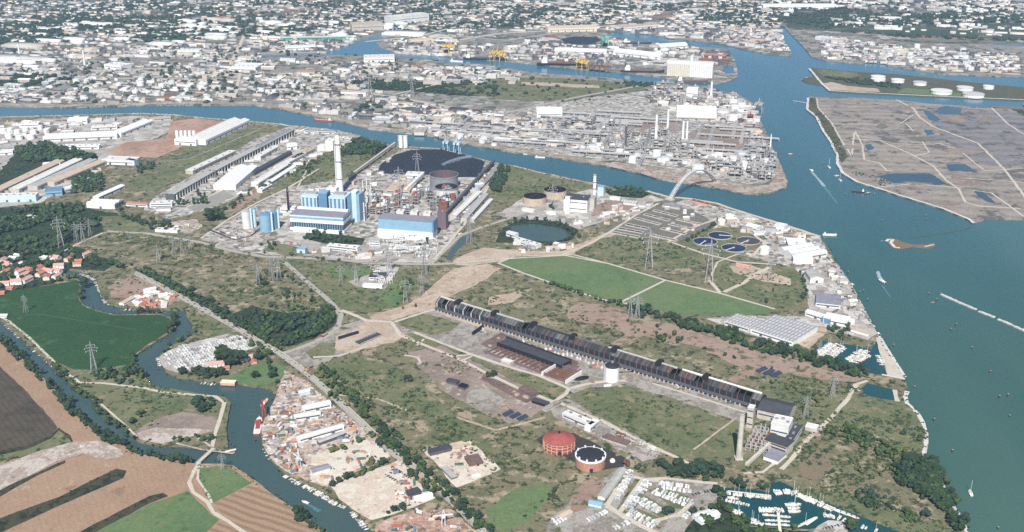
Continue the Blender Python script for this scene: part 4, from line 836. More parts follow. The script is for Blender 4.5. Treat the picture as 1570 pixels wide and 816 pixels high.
M['dark_roof'] = paint('dark_roof', (74, 76, 82), .8, .4, size=9)
M['tan_roof'] = paint('tan_roof', (206, 186, 164), .8, .3, size=9)
M['tile'] = paint('tile', (192, 130, 108), .9, .35, size=4)
M['tile_pink'] = paint('tile_pink', (212, 166, 150), .9, .3, size=4)
M['blue'] = paint('blue', (142, 180, 204), .55, .2, size=10)
M['blue_dark'] = paint('blue_dark', (108, 148, 178), .55, .25, size=10)
M['blue_pale'] = paint('blue_pale', (200, 224, 236), .55, .15, size=10)
M['blue_rib'] = ribbed('blue_rib', (128, 182, 218), (206, 230, 242), 0, 5.6, dirt=.15)
M['glass'] = paint('glass', (66, 84, 100), .25, .3)
M['red'] = paint('red', (172, 84, 78), .7, .4)
M['rust'] = paint('rust', (150, 84, 66), .8, .4)
M['plum'] = paint('plum', (126, 104, 110), .7, .3)
M['brown'] = paint('brown', (128, 92, 78), .8, .4)
M['brick'] = paint('brick', (156, 88, 78), .85, .35)
M['salmon'] = paint('salmon', (226, 172, 150), .85, .3)
M['yellow'] = paint('yellow', (230, 192, 92), .6, .2)
M['green_paint'] = paint('green_paint', (96, 184, 160), .6, .2)
M['coalheap'] = paint('coalheap', (36, 42, 54), .95, .4, size=14)
M['coal_light'] = paint('coal_light', (122, 132, 146), .95, .3)
M['varied_wall'] = paint('varied_wall', None, .8, .3, vary=[(222,218,210), (196,184,168), (238,236,232), (172,164,156), (212,194,172), (186,190,194), (150,142,132)])
M['varied_roof'] = paint('varied_roof', None, .8, .3, vary=[(226,224,220), (176,172,166), (246,246,244), (140,136,132), (188,176,162), (204,200,196), (108,104,102), (190,190,190), (160,130,114), (232,230,224), (150,150,152), (120,112,106)])
M['varied_town'] = paint('varied_town', None, .85, .3, vary=[(190,134,112), (206,160,138), (230,224,214), (176,122,100), (240,238,232), (198,176,156), (214,206,196)])
M['sheet_roof'] = ribbed('sheet_roof', (190, 190, 190), (150, 148, 148), 0, 6.0, dirt=.3)
LZO = LZ+.02
def frame_of(A, B):
    """local frame on the ground: origin at A, x towards B"""
    a, b = G(*A), G(*B); d = b-a; return a, math.atan2(d.y, d.x), d.length
def block(name, label, cat, A, B, depth, h, wall, roof, kind='flat', rise=None, group=None, windows=0, doors=0, vents=0, rib=None, win_mat=None, along='x', skylights=0, bays=1, z0=0.0):
    """a building on the traced front edge A-B; parts: wall, roof, window, door, roof_vent"""
    a, rz, L = frame_of(A, B); t = thing(name, label, cat, a, rz, group)
    w = MB(); D = depth; roof = 'white_roof' if roof == 'white' else roof
    if h >= 6 and L > 22 and not windows and not doors: windows, doors = 1, max(1, int(L/28))
    if L > 40 and not vents and kind == 'flat': vents = int(L/14)
    if kind == 'flat':
        w.box(0, L, 0, D, -1, h); w.build('wall', M[wall], t)
        r = MB(); r.box(-.3, L+.3, -.3, D+.3, h+.02, h+.5); r.box(.6, L-.6, .6, D-.6, h+.52, h+.56)
        for x0, x1, y0, y1 in ((-.3, L+.3, -.3, .3), (-.3, L+.3, D-.3, D+.3), (-.3, .3, .3, D-.3), (L-.3, L+.3, .3, D-.3)): r.box(x0, x1, y0, y1, h+.5, h+1.3)
        r.build('roof', M[roof], t); top = h+.6
    else:
        rise = rise or (D if along == 'x' else L)/bays*.16; r = MB()
        if along == 'x':
            for k in range(bays):
                y0, y1 = D*k/bays, D*(k+1)/bays
                w.gwall(0, L, y0, y1, -1, h, h+rise); r.gable(0, L, y0, y1, h, h+rise, .5 if bays == 1 else .0, along='x')
        else:
            for k in range(bays):
                x0, x1 = L*k/bays, L*(k+1)/bays
                w.gwall(x0, x1, 0, D, -1, h, h+rise, along='y'); r.gable(x0, x1, 0, D, h, h+rise, .5 if bays == 1 else .0, along='y')
        w.build('wall', M[wall], t); r.build('roof', M[roof], t); top = h+rise*.5
    wm = M[win_mat or 'glass']
    for k in range(windows):
        b = MB(); z = h*(k+.55)/max(1, windows); b.box(L*.04, L*.96, -.12, .05, z-.9, z+.9, bottom=True); b.build('window', wm, t)
    for k in range(doors):
        b = MB(); x = L*(k+.5)/doors; b.box(x-2.4, x+2.4, -.15, .05, -.2, min(5, h*.6)); b.build('door', M['dgrey'], t)
    for k in range(vents):
        b = MB(); x = L*(k+.5)/vents; q = rng.uniform(.25, .7)*D; b.rbox(x, q, top-.2, 4, 3, 2.0); b.build('roof_vent', M['steel'], t)
    for k in range(skylights):
        b = MB(); x = L*(k+.5)/skylights
        if kind == 'flat': b.box(x-1, x+1, D*.15, D*.85, h+.5, h+.9); b.build('skylight', M['white'], t)
    return t
def tank(name, label, px, py, r, h, shell, roof, kind='flat', group=None, n=24, extra=None):
    g = G(px, py); t = thing(name, label, 'tank', g, 0, group); g = MB()
    g.rings([(r, -1), (r, h)], n=n, cap=False); g.rings([(r+.25, h-.5), (r+.25, h+.1), (r-.3, h+.1)], n=n, cap=False); g.build('shell', M[shell], t)
    q = MB()
    if kind == 'flat': q.rings([(r-.05, h-.2), (r*.5, h+.35), (.3, h+.6)], n=n)
    elif kind == 'cone': q.rings([(r+.4, h), (r*.5, h+r*.13), (.4, h+r*.26)], n=n)
    elif kind == 'dome': q.rings([(r, h), (r*.9, h+r*.16), (r*.6, h+r*.32), (r*.3, h+r*.4), (.2, h+r*.42)], n=n)
    elif kind == 'open': q.rings([(r-.4, h-.1), (r-.4, h*.35), (.2, h*.35+.1)], n=n)
    q.build('roof' if kind != 'open' else 'floating_roof', M[roof], t)
    return t

# ------------------------------------------------------------------ the blue power station
c = G(522, 296); h = HT(522, 296, 206)
t = thing('chimney', 'very tall white chimney rising behind the blue boiler houses', 'chimney', c)
s = MB(); s.rings([(7.2, -1), (6.6, h*.25), (5.6, h*.7), (5.2, h)], n=20); s.build('shaft', M['white'], t)
s = MB(); s.rings([(5.4, h-.2), (6.1, h), (6.1, h+2.4), (5.0, h+2.4), (5.0, h+1)], n=20); s.build('cap', M['grey'], t)
for z in (.25, .55, .84):
    s = MB(); s.rings([(6.6, h*z), (8.2, h*z), (8.2, h*z+.6), (6, h*z+.6)], n=20); s.build('gallery', M['steel'], t)
s = MB(); s.tube((-8.4, 0, -1), (-7.2, 0, h*.95), 1.3, 6); s.build('flue_pipe', M['white_b'], t)
def boiler(label, A, B, depth, top, name='boiler_house'):
    a, rz, L = frame_of(A, B); h = HT((A[0]+B[0])/2, A[1], top); t = thing(name, label, 'building', a, rz)
    w = MB(); w.box(0, L, 0, depth, -1, h); w.build('wall', M['blue_dark'], t)
    n = 4
    for k in range(n+1):
        r = MB(); x = L*k/n; r.box(max(0, x-2.2), min(L, x+2.2), -1.2, -.01, 0, h-4); r.build('pilaster', M['blue_pale'] if k % 2 == 0 or k == n else M['blue_pale'], t)
    r = MB(); r.box(-.6, L+.6, -1.4, depth+.4, h-3.5, h+.6); r.build('roof', M['blue_pale'], t)
    r = MB(); r.rbox(L*.5, depth*.5, h+.6, L*.7, depth*.4, 3.2); r.build('roof_plant', M['grey'], t)
    return h
A0, B0 = (464, 332), (488, 333.5)
boiler('left hand tall blue boiler house with pale ribs above the turbine hall', A0, B0, 34, 300)
boiler('right hand tall blue boiler house with pale ribs below the white chimney', (506, 334), (531, 335.5), 40, 302)
a, rz, L = frame_of((488, 333.4), (506, 334.4)); t = thing('bunker_tower', 'dark blue block joining the two ribbed boiler houses', 'building', a, rz)
hb = HT(497, 334, 302); s = MB(); s.box(.05, L*.75, 6, 30, -1, hb+5); s.build('wall', M['blue_dark'], t); s = MB(); s.box(.3, L*.72, 5.6, 30.4, hb+5.02, hb+6.5); s.build('roof', M['blue'], t)
a, rz, L = frame_of((541, 340), (552, 341)); h = HT(546, 340, 295); t = thing('lift_tower', 'tall pale blue tower at the corner of the boiler houses', 'tower', a, rz)
s = MB(); s.box(0, L*.62, 0, 16, -1, h); s.build('wall', M['blue_pale'], t); s = MB(); s.box(L*.62+.02, L*1.0, 1, 30, -1, h*.93); s.build('stair_shaft', M['blue'], t); s = MB(); s.box(-.4, L*.66, -.4, 16.4, h+.02, h+2.2); s.build('roof', M['white'], t)
s = MB(); s.box(-13, -.03, 6, 40, -1, h*.8); s.build('annex', M['blue_dark'], t)
# turbine hall with its bands
a, rz, L = frame_of((446.5, 352.5), (527, 358)); h = HT(487, 355, 331); t = thing('turbine_hall', 'long banded blue and white turbine hall in front of the boiler houses', 'building', a, rz)
s = MB(); s.box(0, L, 0, 46, -1, h); s.build('wall', M['blue'], t)
for nm, z0, z1, mt, d in (('lower_wall', 0, h*.18, 'white', 1.6), ('window', h*.2, h*.52, 'glass', .5), ('band', h*.54, h*.74, 'white', .9), ('band', h*.88, h*.99, 'blue_pale', .9)):
    s = MB(); s.box(-d, L+d, -d, 46, z0, z1); s.build(nm, M[mt], t)
for k in range(22):
    s = MB(); x = L*(k+.5)/22; s.box(x-.5, x+.5, -1.0, -.52, h*.2, h*.52); s.build('mullion', M['blue'], t)
s = MB(); s.box(-1, L+1, -1, 46.5, h+.02, h+1.2); s.box(2, L-2, 6, 24, h+1.2, h+1.7); s.build('roof', M['lav_roof'], t)
s = MB(); s.box(2, L-2, 34, 42, h+1.22, h+4.2); s.build('skylight', M['white'], t)
s = MB(); s.box(8, L*.5, -10, -1.7, -1, h*.26); s.box(L*.55, L-4, -8, -1.7, -1, h*.2); s.build('annex', M['white'], t)
# second turbine hall
a, rz, L = frame_of((581, 362), (663, 368.5)); h = HT(620, 365, 337.5); t = thing('turbine_hall', 'plain pale blue turbine hall with a white lower storey', 'building', a, rz)
s = MB(); s.box(0, L, 0, 30, h*.42, h); s.build('wall', M['blue'], t); s = MB(); s.box(-1.5, L+1.5, -3, 30, -1, h*.42-.02); s.build('lower_wall', M['white'], t)
s = MB(); s.box(L+.02, L+3, 0, 30, h*.42, h+1); s.build('end_pilaster', M['blue_dark'], t); s = MB(); s.box(-.8, L+.8, -.8, 30.8, h+.02, h+1.4); s.build('roof', M['lav_roof'], t)
s = MB(); s.box(4, L*.3, -12, -3.1, -1, 7); s.box(L*.4, L*.9, -9, -3.1, -1, 5); s.build('annex', M['white'], t)
s = MB(); s.box(L*.45-2, L*.45+2, -3.2, -2.9, 0, 6); s.build('door', M['dark'], t)
for k, (px, py) in enumerate(((608, 333), (629, 334), (649, 335.5))):
    block('boiler_house', ('cream boiler block on the left behind the plain blue turbine hall', 'middle cream boiler block behind the plain blue turbine hall', 'cream boiler block beside the plum tower')[k], 'building', (px, py+6), (px+11, py+6.6), 16, HT(px, py+6, py-8), 'cream', 'pale_roof', vents=1)
block('plum_tower', 'plum coloured steel clad tower at the end of the plain blue hall', 'tower', (671, 352), (684, 353), 18, HT(677, 352, 326), 'plum', 'plum', windows=0, vents=1)
block('hopper_house', 'brown steel hopper house under the coal conveyor', 'building', (672, 325), (686, 326), 14, HT(677, 325, 311), 'brown', 'rust', vents=1)
# ash silos at the left end
for k, (px, py, r, top, mt, lb) in enumerate(((379, 350, 9, 321, 'white_b', 'white silo at the left end of the blue power station'), (391, 348, 4, 318, 'blue_pale', 'slim pale blue silo between the white and the blue silos'), (408, 354, 12, 326, 'blue', 'broad pale blue silo of the power station'), (421, 350, 8, 323, 'blue_dark', 'blue silo nearest the banded turbine hall'))):
    h = HT(px, py, top); g = G(px, py); t = thing('silo', lb, 'silo', g); s = MB(); s.rings([(r, -1), (r, h*.93)], n=20, cap=False); s.build('shell', M[mt], t)
    s = MB(); s.rings([(r+.4, h*.93), (r*.9, h*.96), (r*.3, h)], n=20); s.build('roof', M['blue_dark' if k else 'grey'], t)
    s = MB(); s.box(-1, 1, -1, 1, h, h+3); s.build('head_house', M['grey'], t)
    if r > 7: s = MB(); s.box(r-.5, r+3, -2, 2, -1, h*1.03); s.build('lift_shaft', M['blue_pale'], t)
M['store_top'] = paint('store_top', (112, 96, 98), .9, .4)
# round coal domes behind
for px, py, rr, ytop, sh, ro, lb in ((681, 288, 32, 264, 'steel', 'store_top', 'large round pale steel coal store with a plum grey top'), (685, 300, 26, 283, 'white_b', 'dark', 'round white coal store with a black opening')):
    h = HT(px, py+3, ytop+6); g = G(px, py); t = thing('coal_store', lb, 'tank', g)
    s = MB(); s.rings([(rr, -1), (rr, h)], n=36, cap=False); s.build('shell', M[sh], t)
    s = MB(); s.rings([(rr+.8, h-2.5), (rr+.8, h+.2), (rr-.5, h+.2)], n=36, cap=False); s.build('rim', M['steel'], t)
    s = MB(); s.rings([(rr-.6, h), (rr-.7, h*.5), (.3, h*.62)], n=36); s.build('opening', M[ro], t)
    if rr < 30:
        s = MB(); s.box(-6, 21, -rr-7, -rr+3, -1, h*.62); s.build('loading_shed', M['rust'], t)
        for k in range(9): s = MB(); s.box(-5+k*3, -4+k*3, -rr-7.4, -rr-7.02, 0, h*.6); s.build('rib', M['brown'], t)
# coal heap
hp = [(582,260),(592,250),(606,241),(627,233),(655,232),(680,232),(703,238),(733,246),(737,252),(729,266),(722,270),(700,270),(655,266),(615,266),(592,263)]
pts = rough_line([G(*p) for p in hp], True, 3, 14, 4); cen = sum(pts, Vector())/len(pts); b = MB(); n = len(pts); r2 = random.Random(3)
b.v = [(p.x, p.y, LZ-.2) for p in pts]+[(cen.x+(p.x-cen.x)*.88, cen.y+(p.y-cen.y)*.86, LZ+9+r2.uniform(-1.5, 1.5)) for p in pts]+[(cen.x+(p.x-cen.x)*.5, cen.y+(p.y-cen.y)*.5, LZ+11+r2.uniform(-2.5, 2.5)) for p in pts]+[(cen.x, cen.y, LZ+12)]
for i in range(n):
    j = (i+1) % n; b.f += [(i, j, n+j, n+i), (n+i, n+j, 2*n+j, 2*n+i), (2*n+i, 2*n+j, 3*n)]; b.m += [0, 0, 0]
o = b.build('coal_heap', M['coalheap']); tag(o, 'huge black coal heap beside the canal', 'coal heap')
q = MB(); pp = [G(679, 261), G(690, 256), (G(705, 251)), G(722, 248)]
for u, v in zip(pp, pp[1:]): q.tube((u.x, u.y, LZ+11.5), (v.x, v.y, LZ+11.5), 5.5, 6)
tag(q.build('coal_conveyor', M['coal_light']), 'long pale conveyor ridge lying across the black coal heap', 'conveyor')
# silos on the quay
for k, px in enumerate((614.5, 622)):
    h = HT(px, 226, 209); g = G(px, 226); t = thing('quay_silo', ('left white quay silo of the pair behind the coal heap', 'right white quay silo of the pair behind the coal heap')[k], 'silo', g)
    s = MB(); s.cyl(0, 0, -1, h, 5.4, n=16); s.build('shell', M['white'], t); s = MB(); s.rings([(5.7, h), (5.7, h+1.2), (2, h+2.2)], n=16); s.build('roof', M['white_b'], t)
    s = MB(); s.tube((-7, 0, -1), (-7, 0, h*1.1), .6); s.tube((-7, 0, h*1.08), (0, 0, h*1.08), .5); s.build('bucket_lift', M['grey'], t)
def crane(label, px, py, top, mt, group=None, s_=1.0, az=None, name='quay_crane', boom=1.6):
    """ship unloader: four legs, portal beams, tower, boom and cab"""
    h = HT(px, py, top); g = G(px, py); t = thing(name, label, 'crane', g, R(-15) if az is None else az, group); w = h*.16*s_
    for x in (-w, w):
        for y in (-w, w): s = MB(); s.tube((x, y, -2), (x*.8, y*.8, h*.55), h*.022, 4); s.build('leg', M[mt], t)
    s = MB(); s.box(-w*1.1, w*1.1, -w*1.1, w*1.1, h*.52, h*.64); s.build('machine_house', M[mt], t)
    s = MB(); s.tube((0, -w, h*.6), (0, -w*.2, h), h*.025, 4); s.tube((0, w, h*.6), (0, -w*.2, h), h*.02, 4); s.build('mast', M[mt], t)
    s = MB(); s.box(-h*.03, h*.03, -h*.5, h*boom*.62, h*.64, h*.7); s.build('boom', M[mt], t)
    s = MB(); s.tube((0, -w*.2, h), (0, h*boom*.55, h*.7), h*.008, 4); s.tube((0, -w*.2, h), (0, -h*.45, h*.7), h*.008, 4); s.build('stay', M[mt], t)
    s = MB(); s.box(-h*.05, h*.05, h*.2, h*.3, h*.56, h*.64, bottom=True); s.build('cab', M['glass'], t)
    return t
crane('pale blue ship unloader at the far end of the coal quay', 684, 232, 208, 'blue_pale'); crane('pale blue ship unloader with a raised boom beside the coal heap', 701, 236, 208, 'blue_pale')
# coal conveyors and sheds
def gantry(name, label, A, B, z0, z1, wd, mat, leg=True, cat='conveyor'):
    a, rz, L = frame_of(A, B); t = thing(name, label, cat, a, rz); s = MB()
    s.hexa([(0, -wd/2, z0), (L, -wd/2, z1), (L, wd/2, z1), (0, wd/2, z0), (0, -wd/2, z0+wd), (L, -wd/2, z1+wd), (L, wd/2, z1+wd), (0, wd/2, z0+wd)], bottom=True); s.build('gallery', M[mat], t)
    for k in range(int(L/40)+1):
        x = min(L-1, 5+k*40); z = z0+(z1-z0)*x/L
        q = MB(); q.tube((x, -wd*.7, -1), (x, -wd*.3, z-.05), .5, 4); q.tube((x, wd*.7, -1), (x, wd*.3, z-.05), .5, 4); q.build('trestle', M['grey'], t)
    return t
gantry('coal_conveyor', 'dark conveyor running from the coal heap down to the plum tower', (684, 332), (757, 254), 5, 9, 6, 'dgrey')
gantry('coal_conveyor', 'pale conveyor running along the left edge of the coal heap', (535, 276), (606, 226), 5, 9, 5, 'concrete_wall')
gantry('coal_conveyor', 'dark topped conveyor shed between the coal stores and the boiler blocks', (622, 297), (648, 276), 4, 10, 7, 'white_b')
for k, (A, B, d, mt) in enumerate((((700, 336), (738, 299), 14, 'pale_roof'), ((716, 340), (749, 302), 13, 'grey_roof'), ((727, 342), (756, 310), 9, 'pale_roof'))):
    block('long_shed', ('long pale roofed shed beside the coal conveyor', 'long grey roofed shed second from the coal conveyor', 'long pale roofed shed beside the road east of the power station')[k], 'shed', A, B, d, 7, 'concrete_wall', mt, 'gable', doors=2)
# other station buildings
block('workshop', 'large pale flat roofed workshop between the white chimney and the coal stores', 'building', (592, 297), (628, 299), 60, 9, 'concrete_wall', 'tan_roof', vents=3)
block('store_building', 'white flat building just below the coal heap', 'building', (622, 273), (648, 274), 22, 9, 'white', 'pale_roof', vents=2)
block('filter_house', 'white filter house at the foot of the white chimney', 'building', (500, 300), (516, 301), 24, 16, 'white', 'pale_roof', vents=1)
block('office_building', 'white office block at the front of the power station', 'building', (502, 383), (548, 388), 12, 9, 'white', 'pale_roof', windows=2)
block('office_building', 'low white office beside the little wood of the power station', 'building', (566, 376), (582, 377), 14, 9, 'white', 'grey_roof', windows=2)
block('switch_house', 'long low white switchgear building along the south road', 'building', (596, 386), (640, 389), 14, 7, 'white_b', 'pale_roof', windows=1)
block('pump_house', 'small pale blue pump house near the south road', 'building', (455, 388), (468, 389), 12, 8, 'blue_pale', 'blue', doors=1)
block('workshop', 'white workshop left of the banded turbine hall', 'building', (430, 326), (452, 327), 16, 10, 'white', 'pale_roof', vents=1)
g = G(443, 327); h = HT(443, 327, 287); t = thing('lattice_mast', 'dark lattice mast left of the blue boiler houses', 'mast', g); s = MB()
for x, y in ((-2, -2), (2, -2), (2, 2), (-2, 2)): s.tube((x, y, -1), (x*.5, y*.5, h), .5, 4)
for k in range(8):
    z = h*k/8
    for q in (-1, 1): s.tube((-2, 2*q, z), (2, 2*q, z+h/8), .3, 4); s.tube((2*q, -2, z), (2*q, 2, z+h/8), .3, 4)
s.build('frame', M['dark'], t); s = MB(); s.cyl(0, 0, -1, h*.8, 1.4, n=8); s.build('flue', M['dark'], t)
# clutter of plant behind the halls: precipitators, transformers, ducts
def plantunit(label, px, py, w, d, h, mt, group, name='process_unit'):
    """steel frame carrying vessels and ducts"""
    g = G(px, py); t = thing(name, label, 'plant', g, R(rng.uniform(-12, 8)), group); s = MB()
    for x in (-w/2, 0, w/2):
        for y in (-d/2, d/2): s.tube((x, y, -1), (x, y, h), .45, 4)
    for z in (h*.35, h*.7, h): s.box(-w/2, w/2, -d/2, d/2, z-.25, z, bottom=True)
    s.build('frame', M['grey'], t); s = MB(); s.cyl(-w*.2, 0, h*.36, h*.66, min(w, d)*.2, n=10); s.cyl(w*.22, 0, h*.71, h*1.15, min(w, d)*.16, n=10); s.build('vessel', M[mt], t)
    s = MB(); s.box(-w*.45, -w*.05, -d*.3, d*.3, h+.02, h*1.2); s.build('housing', M[mt], t); s = MB(); s.tube((w*.4, -d*.4, 0), (w*.4, -d*.4, h*1.3), .7, 6); s.build('pipe', M['steel'], t)
    return t
r3 = random.Random(21)
for k in range(46):
    px, py = r3.uniform(556, 690), r3.uniform(298, 330)
    if 592 < px < 632 and 285 < py < 302: continue
    plantunit('steel framed unit of vessels and ducts behind the blue turbine halls', px, py, r3.uniform(9, 18), r3.uniform(8, 15), r3.uniform(8, 22), r3.choice(('white', 'cream', 'white', 'brown', 'dgrey', 'steel', 'red', 'rust', 'blue_pale')), 'plant units of the power station')
for k in range(14):
    px, py = r3.uniform(548, 572), r3.uniform(296, 340); g = G(px, py); hh = r3.uniform(20, 42)
    t = thing('flue_duct', 'slim white steel flue standing beside the pale blue tower', 'flue', g, 0, 'flues beside the blue tower'); s = MB(); s.rings([(1.6, -1), (1.4, hh)], n=8); s.build('pipe', M['white_b'], t); s = MB(); s.box(-3, 3, -3, 3, hh*.5, hh*.5+.4, bottom=True); s.build('platform', M['grey'], t)
# ------------------------------------------------------------------ long dark hall of the old smelter
a, rz, L = frame_of((668, 473), (1164, 627)); D = 22.0; HE, HR = 12.0, 18.0
t = thing('smelter_hall', 'very long black roofed derelict smelter hall crossing the site', 'hall', a, rz)
s = MB(); s.gwall(0, L, 0, D, -1, HE, HR); s.build('wall', M['dark'], t)
dr = ribbed('hall_roof', (46, 45, 50), (74, 73, 78), 0, 9.0, .8, .45); HR_M = [dr, dr, dr, ribbed('hall_rust', (72, 56, 50), (96, 78, 70), 0, 7.0, .85, .5), ribbed('hall_grey', (88, 88, 92), (112, 112, 114), 0, 6.0, .85, .45), ribbed('hall_black', (32, 32, 36), (48, 46, 50), 0, 11.0, .8, .3)]
for k in range(46):      # roof in sections, some rusted, some sagging, some open to the sky
    x0, x1 = L*k/46, L*(k+1)/46; sg = r3.uniform(-.5, .25); s = MB()
    if r3.random() < .16: s.gable(x0, x1, D*.5, D*1.5, HR-(HR-HE), HR+sg, .02) if False else s.hexa([(x0, D/2, HR+sg), (x1, D/2, HR+sg), (x1, D+.6, HE-.3), (x0, D+.6, HE-.3), (x0, D/2, HR+sg+.3), (x1, D/2, HR+sg+.3), (x1, D+.6, HE), (x0, D+.6, HE)], bottom=True)
    else: s.gable(x0+.05, x1-.05, 0, D, HE+sg*.4, HR+sg, .0 if r3.random() < .5 else .0)
    s.build('roof', r3.choice(HR_M), t)
s = MB(); s.box(2, L-2, 2, D-2, -.5, .4); s.box(4, L-4, D*.45, D*.55, .4, 6); s.build('furnace_line', M['dark'], t)
M['black_wall'] = paint('black_wall', (36, 34, 40), .8, .4)
for k, (x0, x1, mt) in enumerate(((.005, .075, 'concrete_wall'), (.08, .195, 'grey_roof'), (.2, .3, 'grey'), (.31, .45, 'dark'), (.46, .56, 'dgrey'), (.57, .77, 'grey'), (.785, .995, 'pale_roof'))):
    s = MB(); s.gable(L*x0, L*x1, D/2-1.2, D/2+2.2, HR+.4, HR+1.6, .2); s.box(L*x0, L*x1, D/2-1.1, D/2+2.1, HR-1.0, HR+.5); s.build('ridge_vent', M[mt], t)
for k in range(64):
    x = L*(k+.5)/64; s = MB(); x += r3.uniform(-1.5, 1.5); s.box(x-.6, x+.6, -1.2, -.02, -1, HE-.4); s.tube((x, -.5, HE+.2), (x, D/2-2.5, HR+.3), .38, 4); s.build('frame', M['white_b' if k < 12 and k % 2 == 0 else 'dgrey' if k % 3 else 'brown'], t)
for k in range(7):
    x = L*(.07+.13*k); s = MB(); s.box(x-4, x+4, D*.2, D*.8, HE+1, HR+3.6); s.build('cross_gallery', M['black_wall'], t)
s = MB(); s.box(4, L-14, -9.5, -1.3, 4.2, 4.8, bottom=True); s.build('lean_to_roof', M['dgrey'], t)
for k in range(80):
    x = 6+(L-24)*k/80; s = MB(); s.box(x-1.0, x+1.0, -9.8, -8.2, -1, 4.1); s.build('pillar', M['concrete_wall' if k % 3 else 'grey'], t)
# ruined anode works in front of the hall
a, rz, L = frame_of((742, 541), (842, 578)); t = thing('ruined_works', 'roofless ruined works with dark red floors in front of the long hall', 'ruin', a, rz)
for y0, y1, h, mt in ((30, 31, 7, 'black_wall'), (52, 54, 9, 'dark'), (0, 1, 4, 'plum')):
    s = MB(); s.box(0, L, y0, y1, -1, h); s.build('wall', M[mt], t)
s = MB(); s.box(2, L-2, 31.1, 51.9, 6, 7.2, bottom=True); s.build('roof', M['dark_roof'], t)
for k in range(14):
    x = L*(k+.5)/14; s = MB(); s.box(x-.6, x+.6, 1.1, 29.9, -1, 2.4); s.build('cross_wall', M['brown'], t)
for k in range(10):
    x = L*(k+.3)/10; s = MB(); s.box(x-1.3, x+1.3, 54.1, 56.5, -1, 7.5); s.build('pier', M['white'], t)
a, rz, L = frame_of((818, 584), (866, 584.5)); t = thing('ruined_works', 'small ruined block with brown floors and white end walls', 'ruin', *frame_of((830, 576), (868, 589))[:2])
L = frame_of((830, 576), (868, 589))[2]
for x0, x1, y0, y1, h, mt in ((0, 1.5, 0, 40, 6, 'white'), (L-1.5, L, 0, 40, 6, 'white'), (1.6, L-1.6, 38, 39, 5, 'plum')):
    s = MB(); s.box(x0, x1, y0, y1, -1, h); s.build('wall', M[mt], t)
for k in range(7):
    s = MB(); y = 3+5*k; s.box(1.7, L-1.7, y, y+1, -1, 2.2); s.build('cross_wall', M['brown'], t)
for k in range(16):   # broken stubs of machine bases
    px = 838+k*6.5+r3.uniform(-2, 2); py = 536+k*2.1+r3.uniform(-2, 3); g = G(px, py); s = MB(); s.rbox(0, 0, -1, r3.uniform(2, 4), r3.uniform(2, 4), r3.uniform(3, 5), r3.uniform(0, 1), bottom=False); s.rbox(0, 0, 3, 1.2, 1.2, 2, .3)
    tag(s.build('machine_base', M['white_b'], None, g), 'broken pale concrete machine base beside the long dark hall', 'machine base', 'machine bases beside the long hall')
g = G(892, 581); s = MB(); s.rings([(13, -.2), (11, 2), (6, 3.4), (1, 3.8)], n=14); o = s.build('ash_heap', M['black'], None, g); o.scale = (1, .42, 1); o.rotation_euler = (0, 0, R(28)); tag(o, 'long black heap on the pale slab in front of the white silo', 'heap')
# white silo with dark cap
g = G(938, 583); h = HT(938, 583, 561); t = thing('silo', 'white round silo with a dark domed cap in front of the long hall', 'silo', g); rr = 10.2
s = MB(); s.cyl(0, 0, -1, h, rr, n=24, cap=False); s.build('shell', M['white'], t); s = MB(); s.rings([(rr+.3, h-.1), (rr+.3, h+1.2), (rr*.8, h+3), (rr*.35, h+4.6), (.3, h+5)], n=24); s.build('cap', M['dark'], t)
s = MB(); s.box(-1.5, 1.5, -1, 1, h+4.6, h+8); s.build('head_house', M['steel'], t); s = MB(); s.box(-rr-2.5, -rr+.8, -3, 3, -1, h*1.02); s.build('lift_shaft', M['grey'], t)
s = MB(); s.tube((rr, 4, h*.9), (rr+22, 20, 7), .9, 5); s.build('spout', M['plum'], t)
# gas holder tanks
a1 = G(857, 686); t = thing('round_tank', 'red brick round tank with a red conical roof', 'tank', a1); rr = 20; h = HT(857, 686, 672)
s = MB(); s.rings([(rr, -1), (rr, h)], n=36, cap=False); s.build('wall', M['brick'], t)
for z in (.28, .62, .9): s = MB(); s.rings([(rr+.05, h*z), (rr+.5, h*z), (rr+.5, h*z+1.1), (rr+.05, h*z+1.1)], n=36, cap=False); s.build('band', M['salmon'], t)
for k in range(18): x = 2*math.pi*k/18; s = MB(); s.rbox(math.cos(x)*(rr+.3), math.sin(x)*(rr+.3), -1, 1.2, 1.0, h+1, x); s.build('pilaster', M['salmon'], t)
s = MB(); s.rings([(rr+.8, h), (rr*.5, h+4.2), (1.2, h+7.4)], n=36); s.build('roof', paint('red_roof', (168, 90, 82), .8, .35), t); s = MB(); s.cyl(0, 0, h+7, h+10, 1.6, n=8); s.build('roof_vent', M['dark'], t); s = MB(); s.box(-2, 2, -rr-.9, -rr+.2, -1, 5); s.build('door', M['dark'], t)
a1 = G(905, 712); t = thing('round_tank', 'pink walled round tank with a black roof and white band', 'tank', a1); rr = 19; h = HT(905, 712, 697)
s = MB(); s.rings([(rr, -1), (rr, h)], n=36, cap=False); s.build('wall', paint('pink_wall', (196, 144, 120), .85, .45, size=3), t); s = MB(); s.rings([(rr+.05, h-2.2), (rr+.6, h-2.2), (rr+.6, h+.2), (rr-.6, h+.2)], n=36, cap=False); s.build('band', M['white'], t)
s = MB(); s.rings([(rr-.4, h-.2), (rr*.6, h+2.8), (1, h+4.4)], n=36); s.build('roof', M['dark'], t)
for k in range(10): x = 2*math.pi*k/10; s = MB(); s.rbox(math.cos(x)*(rr-.8), math.sin(x)*(rr-.8), h+.1, 1.8, 1.8, 2.6, x); s.build('roof_vent', M['white'], t)
s = MB(); s.box(-2, 2, -rr-.9, -rr+.2, -1, 5); s.build('door', M['dark'], t)
